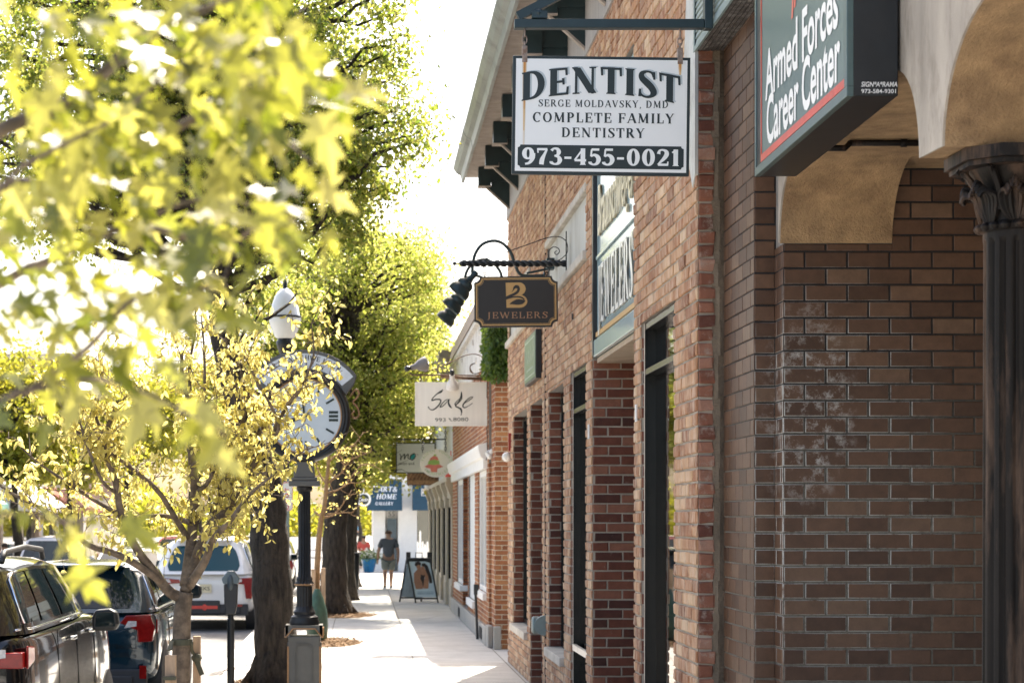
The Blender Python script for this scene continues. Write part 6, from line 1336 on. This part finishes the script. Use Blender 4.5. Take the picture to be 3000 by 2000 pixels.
for s, nm in ((-1, 'L'), (1, 'R')):
    px, py, pz, _ = J['pa' + nm]
    for k, (dx, dy, l) in enumerate(((-.008, .028, .075), (-.008, .010, .085), (-.006, -.008, .08), (-.004, -.026, .065))):
        J[f'f{nm}{k}'] = (px + dx, py + dy, pz - .045, .0105); J[f'g{nm}{k}'] = (px + dx - s*.012, py + dy + .012, pz - .045 - l*.7, .008)
    J[f't{nm}0'] = (px - s*.012, py + .042, pz - .005, .012); J[f't{nm}1'] = (px - s*.018, py + .056, pz - .05, .009)
ED = [('pel', 'ab'), ('ab', 'ch'), ('ch', 'nk'), ('nk', 'hd0'), ('hd0', 'hd1'), ('hd1', 'hd2')]
for nm in 'LR':
    ED += [('ch', 'sh' + nm), ('sh' + nm, 'el' + nm), ('el' + nm, 'wr' + nm), ('wr' + nm, 'pa' + nm), ('pel', 'hi' + nm), ('hi' + nm, 'kn' + nm), ('kn' + nm, 'ca' + nm), ('ca' + nm, 'an' + nm), ('an' + nm, 'to' + nm), ('pa' + nm, f't{nm}0'), (f't{nm}0', f't{nm}1')]
    for k in range(4): ED += [('pa' + nm, f'f{nm}{k}'), (f'f{nm}{k}', f'g{nm}{k}')]
figure(J, ED, 'pel', m_sk, 'body', man)
JS = {'pel': (0, 0, .87, .185), 'ab': (0, -.01, 1.06, .172), 'ch': (0, 0, 1.27, .19), 'nk': (0, .015, 1.42, .09), 'shL': (-.19, 0, 1.385, .09), 'slL': (-.265, -.012, 1.17, .082), 'shR': (.19, 0, 1.385, .09), 'slR': (.262, -.035, 1.17, .082)}
figure(JS, [('pel', 'ab'), ('ab', 'ch'), ('ch', 'nk'), ('ch', 'shL'), ('shL', 'slL'), ('ch', 'shR'), ('shR', 'slR')], 'pel', m_shirt, 'shirt', man)
JP = {'pel': (0, 0, .95, .172), 'hiL': (-.1, 0, .82, .132), 'knL': (-.108, .05, .53, .1), 'hiR': (.1, 0, .82, .132), 'knR': (.095, .065, .53, .1)}
figure(JP, [('pel', 'hiL'), ('hiL', 'knL'), ('pel', 'hiR'), ('hiR', 'knR')], 'pel', m_short, 'shorts', man)
for nm, (ax_, ay_, az_), (tx_, ty_, tz_) in (('L', (-.1, -.11, .085), (-.118, .07, .05)), ('R', (.075, .08, .075), (.092, .28, .045))):
    sh_o = figure({'h': (ax_, ay_, az_ - .02, .05), 'm': (lerp(ax_, tx_, .5), lerp(ay_, ty_, .5), az_ - .025, .052), 't': (tx_, ty_, tz_, .046)}, [('h', 'm'), ('m', 't')], 'h', m_shoe, 'shoe', man, 1)
    b = MB(); b.beam(man.location + Vector((ax_, ay_ - .04, .018)), man.location + Vector((tx_, ty_ + .03, .014)), .1, .028); b.build('sole', m_sole, sh_o, bevel=.01)
b = MB(); b.ball(man.location + Vector((0, .025, 1.635)), (.092, .085, .062), 14); b.build('hair', m_shair, man, smooth=True)
b = MB()
for s in (-1, 1): b.ball(man.location + Vector((s*.092, .045, 1.62)), (.014, .022, .034), 8)
b.ball(man.location + Vector((0, .145, 1.61)), (.016, .025, .025), 8); b.build('ear', m_sk, man, smooth=True)
b = MB(); b.lathe([(.036, -.014), (.042, -.012), (.042, .012), (.036, .014)], man.location + Vector((-.312, .065, .855)), 14); b.build('watch', m_black, man)
def simple_person(label, x, y, top, legs, seated=False, s=1.0, rz=0):
    t = thing('person', label, 'person', (x, y, 0), rz)
    if seated:
        Jq = {'pel': (0, 0, .55, .13), 'ch': (0, .02, .95, .15), 'nk': (0, 0, 1.12, .055), 'hd': (0, -.01, 1.24, .09), 'hd2': (0, -.01, 1.3, .06), 'shL': (-.18, .02, 1.04, .06), 'elL': (-.24, -.05, .8, .045), 'haL': (-.15, -.25, .7, .035), 'shR': (.18, .02, 1.04, .06), 'elR': (.24, -.05, .8, .045), 'haR': (.15, -.25, .7, .035), 'knL': (-.12, -.42, .52, .065), 'anL': (-.12, -.4, .1, .045), 'toL': (-.12, -.52, .04, .04), 'knR': (.12, -.42, .52, .065), 'anR': (.12, -.4, .1, .045), 'toR': (.12, -.52, .04, .04)}
    else:
        Jq = {'pel': (0, 0, .92, .13), 'ch': (0, 0, 1.28, .15), 'nk': (0, 0, 1.46, .055), 'hd': (0, 0, 1.58, .09), 'hd2': (0, 0, 1.65, .06), 'shL': (-.18, 0, 1.38, .06), 'elL': (-.25, -.02, 1.1, .045), 'haL': (-.25, .04, .83, .035), 'shR': (.18, 0, 1.38, .06), 'elR': (.25, -.02, 1.1, .045), 'haR': (.25, -.04, .83, .035), 'knL': (-.1, .06, .5, .065), 'anL': (-.1, -.06, .1, .045), 'toL': (-.1, .08, .04, .04), 'knR': (.1, .02, .5, .065), 'anR': (.1, .1, .1, .045), 'toR': (.1, .24, .04, .04)}
    Eq = [('pel', 'ch'), ('ch', 'nk'), ('nk', 'hd'), ('hd', 'hd2')] + [e for n in 'LR' for e in (('ch', 'sh' + n), ('sh' + n, 'el' + n), ('el' + n, 'ha' + n), ('pel', 'kn' + n), ('kn' + n, 'an' + n), ('an' + n, 'to' + n))]
    figure(Jq, Eq, 'pel', m_sk, 'body', t)
    q = {k: (v[0], v[1], v[2], v[3] + .025) for k, v in Jq.items() if k in ('pel', 'ch', 'shL', 'elL', 'shR', 'elR')}; figure(q, [e for e in Eq if e[0] in q and e[1] in q], 'pel', top, 'shirt', t)
    q = {k: (v[0], v[1], v[2], v[3] + .02) for k, v in Jq.items() if k in ('pel', 'knL', 'anL', 'knR', 'anR')}; figure(q, [e for e in Eq if e[0] in q and e[1] in q], 'pel', legs, 'trousers', t)
    b = MB(); h = Jq['hd']; b.ball(t.location + Vector((h[0], h[1] + .01, h[2] + .045)), (.098, .1, .08), 12); b.build('hair', m_hair, t, smooth=True); return t
m_redsh = Mt('coral red shirt', (.55, .09, .07), .85); m_blsh = Mt('light blue shirt', (.12, .32, .48), .85); m_navy = Mt('dark trousers', (.02, .025, .035), .9)
def chair(label, x, y, grp):
    t = thing('cafe_chair', label, 'chair', (x, y, 0), group=grp); f = MB(); f.box(x - .22, y - .22, .42, x + .22, y + .22, .45); f.build('seat', m_black, t)
    f = MB(); f.box(x - .22, y + .2, .5, x + .22, y + .23, .9); f.build('backrest', m_black, t)
    for a in (-.2, .2):
        for c_ in (-.2, .2): f = MB(); f.tube([(x + a, y + c_, 0), (x + a, y + c_, .42)], .014, 6); f.build('leg', m_black, t)
px = W(1066, 0, 84).x; simple_person('person in a coral red shirt seated beside the blue flower pot', px, 84, m_redsh, m_navy, True); chair('dark cafe chair under the person in coral red', px, 84.05, 'cafe chairs')
simple_person('person in a light blue shirt walking far up the pavement', W(1048, 0, 200).x, 200, m_blsh, m_navy)
px = W(14, 0, 57).x; simple_person('person in dark clothes seated outside the pale shop across the street', px, 57, m_shirt, m_navy, True); chair('dark cafe chair under the person across the street', px, 57.05, 'cafe chairs')
# ------------------------------------------------------------------ trees
m_leafA = leaf_mat('pear leaf', [(0, (.03, .06, .012)), (.6, (.06, .09, .018)), (1, (.11, .125, .035))], [(0, (.23, .34, .04)), (.5, (.47, .52, .08)), (1, (.78, .73, .2))], .52, .7, .34)
m_leafD = leaf_mat('bright pear leaf', [(0, (.035, .065, .01)), (.6, (.075, .1, .02)), (1, (.13, .14, .04))], [(0, (.33, .44, .06)), (.5, (.61, .63, .11)), (1, (.86, .8, .26))], .62, .7, .34)
m_leafB = leaf_mat('sapling leaf', [(0, (.14, .13, .03)), (1, (.3, .27, .09))], [(0, (.8, .67, .16)), (1, (.97, .88, .36))], .6, .5, .3)
m_leafC = leaf_mat('maple leaf', [(0, (.025, .042, .005)), (.7, (.05, .066, .01)), (1, (.085, .095, .025))], [(0, (.2, .24, .012)), (.6, (.55, .53, .06)), (1, (.82, .75, .2))], .46, 1.0, .34)
m_leafF = leaf_mat('far leaf', [(0, (.08, .11, .015)), (1, (.2, .2, .03))], [(0, (.4, .42, .03)), (1, (.75, .66, .08))], .5)
gt = 'street trees along the pavement'
# and clear of the lamp globe
lamp_clear = lambda P: ~((np.abs(P[:, 0]/P[:, 1]*6000 + 227) < 62) & (np.abs(1522 - (P[:, 2] - 2)/P[:, 1]*6000 - 915) < 105))
# the crowns are pruned clear of the signs over the pavement
clear = lambda P: ~((P[:, 0] > .013*P[:, 1]) & (P[:, 2] < 2 + .0405*P[:, 1]))
street_tree('large tree with dark furrowed trunk beside the clock', gt, (-1.05, 24.9, 0), [(-1.02, 24.9, -.1), (-1.06, 24.9, .6), (-1.13, 24.9, 1.7), (-1.18, 24.95, 2.4), (-1.42, 25, 3.2), (-1.62, 25, 3.9), (-1.75, 25, 5.0), (-1.6, 25, 6.6), (-1.5, 25, 8.4)], .27,
    [(-1.9, 25, 7.8, 2.6, 2.4, 2.3), (-.25, 25, 6.5, 1.05, 1.3, .95), (.25, 24.8, 8.0, .55, .8, .6), (-.9, 25, 5.9, 1.2, 1.5, .8), (-1.15, 25.4, 5.2, .8, .8, .75), (-3.9, 25.5, 6.4, 1.6, 1.5, 1.0)], 290, 230, m_leafA, .072, m_bark, 41, csize=.37, keep=lamp_clear)
street_tree('tree with dark leaning trunk behind the green watering bag', gt, (-.62, 43.6, 0), [(-.62, 43.6, -.1), (-.6, 43.6, 1.0), (-.55, 43.6, 2.2), (-.3, 43.6, 3.4), (-.05, 43.6, 4.6), (-.2, 43.6, 5.8), (-.3, 43.6, 7.5)], .3,
    [(-.3, 43.6, 6.4, 2.1, 2.2, 2.6), (.55, 43.2, 4.2, 1.15, 1.4, 1.3), (-1.6, 43.6, 4.6, 1.3, 1.4, 1.1), (-1.9, 43.6, 6.2, 1.2, 1.4, 1.6)], 230, 200, m_leafD, .085, m_bark, 42, csize=.48, keep=clear)
street_tree('darker slim trunk tree third along the pavement', gt, (-.4, 51, 0), [(-.4, 51, -.1), (-.38, 51, 1.5), (-.3, 51, 3), (.1, 51, 4.6), (.3, 51, 7)], .2,
    [(.1, 51.5, 6.3, 2.2, 2.3, 3.0), (.6, 51, 3.9, 1.2, 1.4, 1.0)], 150, 190, m_leafD, .1, m_bark, 43, csize=.52, keep=clear)
street_tree('tall tree with the farthest crown beside the tan shop', gt, (-.35, 61, 0), [(-.35, 61, -.1), (-.33, 61, 1.5), (-.2, 61, 3), (.3, 61, 4.6), (.5, 61, 8)], .2,
    [(.4, 61, 6.6, 2.3, 2.4, 3.4), (.2, 60, 4.0, 1.8, 1.6, 1.0)], 150, 240, m_leafF, .12, m_bark, 44, csize=.6)
ga = 'trees across the street'
for i, (x, y, h, r, lab) in enumerate(((-9.6, 57, 4.4, 2.2, 'yellow green tree nearest across the street'), (-9.9, 70, 4.6, 2.4, 'yellow green tree second along the far pavement'), (-9.6, 84, 5.4, 2.8, 'yellow green tree third along the far pavement'), (-8.2, 104, 6.6, 3.4, 'yellow green tree farthest along the far pavement'), (-3.6, 120, 6.5, 3.2, 'broad yellow green tree far up the street'), (-.2, 150, 6.2, 3.4, 'golden tree beyond the white corner shop'))):
    street_tree(lab, ga, (x, y, 0), [(x, y, -.1), (x + .05, y, 1.2), (x - .1, y, 2.4), (x, y, h)], .17, [(x, y, h + .6, r, r, r*.8)], 80, 190, m_leafF, .13 + .0005*y, m_bark, 60 + i, csize=.5 + .002*y)
# far woodland closing the street
rv = np.random.default_rng(77); P = np.stack([rv.uniform(-90, 70, 26000), rv.uniform(255, 285, 26000), 9*np.abs(rv.beta(1.2, 1.5, 26000))], 1); P[:, 2] *= .7 + .3*np.sin(P[:, 0]*.35)
wo = MB(); 
for k in range(60): wo.tube([(-88 + k*2.6, 270, -.2), (-88 + k*2.6 + .3, 270, 6)], .25, 6)
w_ = wo.build('woodland', m_bark); leaf_mesh('foliage', m_leafF, P, 1.1, 78, w_); tag(w_, kind='stuff')

def limb(mb, pts, r0, r1, n=8, k=5):
    q = spline(pts, k); mb.tube(q, [r0 + (r1 - r0)*i/(len(q) - 1) for i in range(len(q))], n, cap=True); return [Vector(p) for p in q]
# ------------------------------------------------------------------ the staked young tree in front
SY0 = 14.8
def C1(x, y, dy=0.0): return tuple(W(x/1.568, 1000 + y/1.568, SY0 + dy))
sp = thing('young_tree', 'young staked tree with grey forked trunk and small yellow leaves', 'tree', (W(530, 0, SY0).x, SY0, 0))
rg = random.Random(12); tb = MB(); mains = []
base = W(528, 0, SY0)
mains.append((limb(tb, [(base.x, SY0, -.1), (base.x, SY0, .4), C1(833, 1400), C1(838, 1250), C1(850, 1150)], .072, .06, 12), 0))
L_ = lambda pts, r0, r1, lev=1: mains.append((limb(tb, pts, r0, r1, 8), lev))
L_([C1(835, 1180), C1(770, 1140, -.05), C1(700, 1050, -.15), C1(640, 970, -.25), C1(590, 880, -.3), C1(555, 790, -.3), C1(530, 640, -.35), C1(485, 520, -.4), C1(480, 440, -.4), C1(515, 340, -.4), C1(540, 270, -.4)], .042, .012)
L_([C1(855, 1120), C1(870, 1000, .1), C1(882, 880, .15), C1(895, 700, .2), C1(880, 520, .2), C1(880, 300, .25), C1(840, 200, .25), C1(835, 60, .2)], .05, .012)
L_([C1(850, 1150), C1(890, 1020, .05), C1(960, 850, .1), C1(1060, 760, .2), C1(1130, 620, .3), C1(1220, 480, .3), C1(1310, 310, .3), C1(1390, 200, .35)], .042, .01)
L_([C1(870, 1120), C1(940, 1010, -.2), C1(985, 900, -.3), C1(1060, 820, -.4), C1(1150, 700, -.4), C1(1270, 600, -.45)], .036, .007)
L_([C1(900, 980), C1(965, 830, .3), C1(1010, 700, .4), C1(1060, 500, .5), C1(1130, 300, .5), C1(1090, 60, .5)], .03, .006)
L_([C1(1230, 470, .3), C1(1280, 380, .2), C1(1180, 180, .1), C1(1120, 60, 0)], .016, .005)
L_([C1(740, 1100, -.1), C1(620, 1020, -.3), C1(520, 970, -.4), C1(400, 930, -.5), C1(290, 830, -.5), C1(180, 760, -.5), C1(60, 700, -.5), C1(-60, 620, -.5)], .03, .007)
L_([C1(872, 830, .1), C1(760, 800, .2), C1(620, 805, .3), C1(480, 800, .35)], .022, .005)
L_([C1(860, 900, .1), C1(800, 800, 0), C1(720, 680, -.1), C1(600, 580, -.2), C1(480, 490, -.3), C1(380, 430, -.3), C1(300, 380, -.3)], .024, .006)
L_([C1(560, 800, -.3), C1(420, 720, -.2), C1(300, 640, -.2), C1(180, 560, -.2), C1(90, 480, -.2)], .018, .005)
L_([C1(540, 700, -.3), C1(470, 640, -.5), C1(400, 480, -.6), C1(370, 380, -.6), C1(320, 180, -.6)], .014, .005)
L_([C1(895, 700, .2), C1(960, 640, .1), C1(1000, 520, .1), C1(980, 420, 0)], .02, .005)
L_([C1(960, 850, .1), C1(990, 740, .3), C1(1110, 600, .5), C1(1190, 430, .6), C1(1240, 330, .6)], .022, .005)
L_([C1(1130, 620, .3), C1(1230, 600, .2), C1(1320, 560, .2), C1(1420, 480, .2)], .014, .004)
L_([C1(880, 520, .2), C1(930, 400, .1), C1(940, 100, 0), C1(925, -120, 0)], .018, .005)
L_([C1(880, 300, .25), C1(870, 120, .3), C1(900, -80, .3), C1(880, -260, .3)], .016, .004)
L_([C1(480, 440, -.4), C1(440, 330, -.4), C1(470, 180, -.4), C1(450, 60, -.4)], .014, .004)
L_([C1(1310, 310, .3), C1(1380, 220, .1), C1(1440, 60, 0), C1(1430, -80, 0)], .012, .004)
L_([C1(1090, 260, .5), C1(1040, 0, .4), C1(1060, -200, .4)], .01, .004)
PT = []
def twigs(path, depth, lev):
    for i in range(len(path)):
        if lev == 0: break
        t = i / (len(path) - 1)
        if depth == 0 and (t < .3 or (path[i].z < 2.02 and rg.random() < .5)): continue
        for _ in range(2 if depth == 0 else 1):
            if rg.random() > (.5 if depth == 0 else .4): continue
            d = Vector((rg.gauss(0, 1), rg.gauss(0, 1), rg.gauss(.45, .7))).normalized(); ln = rg.uniform(.14, .42) * (1 if depth == 0 else .55)
            p = path[i]; q = [tuple(p), tuple(p + d*ln*.5 + Vector((0, 0, rg.uniform(-.03, .03)))), tuple(p + d*ln + Vector((0, 0, rg.uniform(-.08, .06))))]
            r0 = .0045 if depth == 0 else .003; s_ = spline(q, 3); tb.tube(s_, [r0*(1 - .6*k/(len(s_) - 1)) for k in range(len(s_))], 5, cap=False)
            s_ = [Vector(a) for a in s_]
            for k in range(rg.randint(1, 4)):
                a = rg.random()**.6; p_ = s_[min(len(s_) - 1, int(a*len(s_)))]; PT.append(np.array(p_) + np.array([rg.gauss(0, .012) for _ in range(3)]))
            for k in range(rg.randint(1, 3)): PT.append(np.array(s_[-1]) + np.array([rg.gauss(0, .02) for _ in range(3)]))
            if depth < 1: twigs(s_, depth + 1, 1)
for i_, (path, lev) in enumerate(mains):
    twigs(path, 0, lev)
    if i_ in (5, 13): twigs(path, 0, lev)
tb.build('trunk', m_bark2, sp, smooth=True); leaf_mesh('crown', m_leafB, np.array(PT), .06, 14, sp, droop=.7, wid=.5)
m_stake = Mt('raw timber stake', (.42, .29, .19), .8, var=.25, scale=5, stretch=(6, 6, 1)); m_strap = Mt('olive strap', (.07, .07, .045), .85)
for nm, px, py, w2, Yq, lab in (('tree_stake', 500, 1918, .075, 14.35, 'short pale timber stake left of the young trunk'), ('tree_stake', 577, 1862, .055, 14.95, 'taller pale timber stake right of the young trunk')):
    p = W(px, py, Yq); b = MB(); b.obox((p.x, Yq, p.z/2 - .1), (w2/2, 0, 0), (0, w2/2, 0), (.0, 0, p.z/2 + .1)); o_ = b.build(nm, m_stake, bevel=.004); tag(o_, lab, 'stake', 'stakes of the young tree')
b = MB(); cpt = W(533, 1880, SY0); b.lathe([(.07, -.02), (.076, -.02), (.078, .02), (.071, .025)], cpt, 16); q = W(577, 1925, 14.92)
b.tube(spline([tuple(cpt + Vector((.07, -.02, 0))), tuple(W(562, 1905, 14.85)), tuple(q)], 4), .014, 6); b.ball(q + Vector((0, -.03, 0)), (.04, .03, .035), 8); b.beam(q + Vector((0, -.035, -.02)), W(592, 1976, 14.88), .035, .012, (0, 1, 0)); b.beam(cpt + Vector((-.07, -.03, .01)), W(497, 1903, 14.5), .035, .01, (0, 1, 0)); b.beam(W(497, 1990, 14.3), W(497, 1980, 14.3), .085, .09, (0, 1, 0)); o_ = b.build('tree_strap', m_strap); tag(o_, 'knotted olive strap tying the young trunk to its stakes', 'strap')
# ------------------------------------------------------------------ second young tree with stakes and the green watering bag
Y2 = 34.2; t2 = thing('young_tree', 'thin tan young tree with bare budding twigs behind the clock post', 'tree', (W(935, 0, Y2).x, Y2, 0)); tb = MB(); c2_ = lambda x, y, d=0: tuple(W(700 + x/1.96, 1200 + y/1.96, Y2 + d))
m2 = [limb(tb, [c2_(447, 1290), c2_(450, 900), c2_(470, 640), c2_(490, 560), c2_(505, 400), c2_(515, 300), c2_(520, 120)], .055, .02)]
for pts in ([(480, 620), (440, 590), (430, 560)], [(490, 620), (560, 590), (650, 460)], [(500, 600), (600, 590), (655, 590)], [(500, 480), (600, 440), (700, 320), (775, 320)], [(510, 420), (590, 360), (640, 290), (760, 240)], [(515, 300), (580, 240), (660, 200), (715, 130)], [(500, 420), (470, 380), (440, 300), (445, 220)], [(600, 440), (640, 420), (690, 420)], [(590, 360), (600, 300), (560, 230)]):
    m2.append(limb(tb, [c2_(x, y, .1*k) for k, (x, y) in enumerate(pts)], .018, .006, 6))
PT = []
for path in m2:
    for i in range(2, len(path)):
        if path[i].z < 2.1 or rg.random() < .25: continue
        d = Vector((rg.gauss(.3, .8), rg.gauss(0, .6), rg.gauss(.4, .6))).normalized()*rg.uniform(.08, .3); tb.tube([path[i], path[i] + d*.5, path[i] + d + Vector((0, 0, .03))], [.007, .005, .003], 5)
        for _ in range(rg.randint(1, 5)): PT.append(np.array(path[i] + d) + np.array([rg.gauss(0, .03) for _ in range(3)]))
tb.build('trunk', m_tanbark, t2, smooth=True); leaf_mesh('crown', m_leafB, np.array(PT), .05, 15, t2)
for px, lab, h in ((918, 'pale stake left of the thin tan tree', 1.18), (947, 'pale stake right of the thin tan tree', 1.2)):
    p = W(px, 0, Y2 - .1); b = MB(); b.box(p.x - .035, Y2 - .14, -.1, p.x + .035, Y2 - .06, h); o_ = b.build('tree_stake', m_stake, bevel=.004); tag(o_, lab, 'stake', 'stakes of the thin tan tree')
b = MB(); wbp = Vector((W(926, 0, 34.0).x, 34.0, 0)); pr = [(.12, 0), (.17, .05), (.185, .25), (.165, .5), (.1, .72), (.04, .86)]
b.lathe(pr, wbp + Vector((.02, -.12, 0)), 18); o_ = b.build('watering_bag', Mt('green vinyl bag', (.03, .075, .05), .45, var=.4, scale=6, bump=.6, bscale=8, bdist=.04), smooth_angle=60); tag(o_, 'green vinyl watering bag around the foot of the thin tan tree', 'bag')
# ------------------------------------------------------------------ the maple close to the lens, upper left
mp = thing('maple_tree', 'maple tree whose close blurred branches hang across the upper left', 'tree', (-2.3, 2.9, 0)); tb = MB()
limb(tb, [(-2.3, 2.9, -.1), (-2.28, 2.9, 1.2), (-2.3, 2.9, 2.4), (-2.2, 2.95, 3.4)], .11, .07, 12)
def D(x, y, Y): return tuple(W(x*1.27551, y*1.27551, Y))
br_ = []
def LB(pts, r0, r1): br_.append(limb(tb, pts, r0, r1, 7))
LB([(-2.26, 2.9, 2.0), (-1.2, 3.0, 2.2), D(-60, 330, 3.1), D(150, 240, 3.0), D(330, 90, 2.9), D(480, 20, 2.9), D(700, -80, 2.8)], 0.0165, 0.0042)
LB([(-2.27, 2.9, 1.9), (-1.2, 3.1, 2.05), D(-80, 480, 3.2), D(120, 430, 3.2), D(300, 350, 3.1), D(450, 270, 3.0), D(620, 170, 2.9), D(800, 185, 2.8)], 0.0143, 0.0028)
LB([(-2.27, 2.9, 1.75), (-1.3, 3.2, 1.9), D(-60, 690, 3.3), D(110, 600, 3.2), D(300, 520, 3.1), D(500, 560, 3.0), D(600, 510, 2.9)], 0.0110, 0.0028)
LB([(-2.27, 2.9, 1.6), (-1.3, 3.1, 1.7), D(-60, 960, 3.0), D(60, 900, 3.0), D(200, 800, 2.9), D(320, 680, 2.8), D(520, 660, 2.8)], 0.0077, 0.0028)
LB([D(60, 900, 3.0), D(200, 870, 2.9), D(330, 900, 2.8), D(430, 950, 2.7), D(520, 1000, 2.6)], 0.0033, 0.0021)
LB([D(-80, 560, 2.6), D(30, 400, 2.6), D(150, 330, 2.6), D(280, 260, 2.6), D(400, 150, 2.6)], 0.0044, 0.0021)
LB([D(-60, 1190, 2.7), D(60, 1180, 2.7), D(160, 1200, 2.7), D(240, 1180, 2.7)], 0.0028, 0.0014); tb.tube([D(-60, 1190, 2.7), D(-500, 1150, 2.8), (-2.27, 2.9, 1.5)], .006, 6)
LB([D(450, 270, 3.0), D(560, 300, 2.9), D(660, 330, 2.8), D(720, 380, 2.7)], 0.0033, 0.0021); LB([D(300, 520, 3.1), D(450, 460, 3.0), D(620, 480, 2.8), D(690, 520, 2.7)], 0.0033, 0.0021)
LB([D(330, 90, 2.9), D(450, 120, 2.8), D(560, 110, 2.7), D(640, 130, 2.7)], 0.0033, 0.0021); LB([D(150, 240, 3.0), D(250, 170, 2.8), D(420, 40, 2.7), D(560, -10, 2.6)], 0.0033, 0.0021)
rg = random.Random(33)
half = [(0, -.02), (.08, .05), (.34, .0), (.26, .12), (.16, .16), (.52, .42), (.33, .40), (.13, .38), (.24, .70), (.12, .66), (.08, .8), (0, 1.05)]
OUT = half + [(-x, y) for x, y in half[-2:0:-1]]
lm_ = MB()
def maple(p, size, d, nrm, rnd):
    d = Vector(d).normalized(); nrm = Vector(nrm); s_ = d.cross(nrm)
    if s_.length < 1e-3: s_ = d.orthogonal()
    s_.normalize(); n_ = s_.cross(d).normalized(); p = Vector(p); vs = [p + d*(.36*size)]
    cup = rg.uniform(.05, .3); dr = rg.uniform(.0, .35)
    for x, y in OUT: vs.append(p + s_*(x*size) + d*(y*size) + n_*((cup*abs(x) - dr*y*y)*size))
    m = len(OUT); lm_.add(vs, [(0, 1 + i, 1 + (i+1) % m) for i in range(m)], rnd)
def cluster(dx, dy, Y, n, spread, size):
    for _ in range(n):
        p = W((dx + rg.gauss(0, spread))*1.27551, (dy + rg.gauss(0, spread))*1.27551, Y + rg.gauss(0, .12))
        d = Vector((rg.gauss(.5, .6), rg.gauss(0, .6), rg.gauss(-.75, .4))); nr = Vector((rg.gauss(0, .55), rg.gauss(-.35, .6), rg.gauss(.9, .35)))
        maple(p, size*rg.uniform(.6, 1.2), d, nr, rg.random())
for b_ in br_:
    for i in range(len(b_)):
        p = b_[i]; q = (p.x*6000/p.y + 1062)/1.27551
        if q < -2600: continue
        pyd = (1522 - (p.z - 2)*6000/p.y)/1.27551
        if pyd > 760 and rg.random() < .65: continue
        cluster(q, pyd, p.y, 1 if q > -120 else 5, 40 if q > -120 else 110, .065 if q > -120 else .085)
for dx, dy, Y, n, sp_, sz in ((60, 60, 2.8, 9, 60, 0.066), (200, 40, 2.8, 9, 70, 0.066), (340, 60, 2.7, 8, 60, 0.074), (460, 100, 2.7, 9, 60, 0.074), (560, 130, 2.6, 9, 55, 0.077), (650, 160, 2.6, 9, 50, 0.082), (740, 210, 2.6, 6, 35, 0.074), (120, 180, 2.9, 8, 60, 0.066), (250, 220, 2.9, 8, 60, 0.066), (380, 230, 2.8, 9, 60, 0.066), (480, 260, 2.8, 6, 50, 0.066), (60, 300, 3.0, 8, 60, 0.059), (60, 480, 3.1, 6, 60, 0.059), (180, 400, 3.0, 8, 60, 0.066), (300, 400, 2.9, 9, 60, 0.066), (420, 420, 2.8, 8, 60, 0.074), (500, 400, 2.7, 6, 40, 0.082), (640, 470, 2.7, 4, 30, 0.074), (680, 530, 2.7, 4, 25, 0.074), (580, 540, 2.8, 4, 45, 0.066), (430, 540, 2.9, 6, 60, 0.066), (300, 560, 3.0, 8, 60, 0.066), (160, 560, 3.0, 8, 60, 0.059), (60, 640, 3.1, 3, 60, 0.059), (180, 680, 3.0, 2, 50, 0.059), (540, 640, 2.7, 2, 35, 0.066), (440, 690, 2.8, 2, 30, 0.066), (260, 870, 2.7, 1, 30, 0.074), (320, 890, 2.7, 1, 25, 0.074), (40, 870, 2.8, 1, 40, 0.066), (440, 960, 2.6, 1, 25, 0.074), (500, 1010, 2.6, 1, 20, 0.082), (400, 850, 2.7, 1, 20, 0.066), (180, 1200, 2.7, 1, 20, 0.082), (130, 1260, 2.7, 1, 20, 0.074), (90, 1160, 2.7, 1, 20, 0.052), (20, 760, 3.0, 1, 40, 0.059), (480, 790, 2.7, 1, 20, 0.066), (60, 560, 3.0, 6, 60, 0.060), (250, 640, 2.9, 6, 60, 0.065), (380, 620, 2.8, 6, 55, 0.069), (120, 720, 3.0, 6, 50, 0.060), (300, 730, 2.9, 4, 45, 0.060), (480, 600, 2.8, 4, 45, 0.069), (30, 700, 3.0, 6, 40, 0.060), (400, 300, 2.9, 8, 90, 0.069), (200, 300, 2.9, 9, 110, 0.069), (100, 420, 3.0, 8, 80, 0.065), (520, 20, 2.7, 4, 50, 0.066), (640, 20, 2.6, 4, 40, 0.066)):
    cluster(dx, dy, Y, n, sp_, sz)
tb.build('trunk', m_bark2, mp, smooth=True); lm_.build('crown', m_leafC, mp)
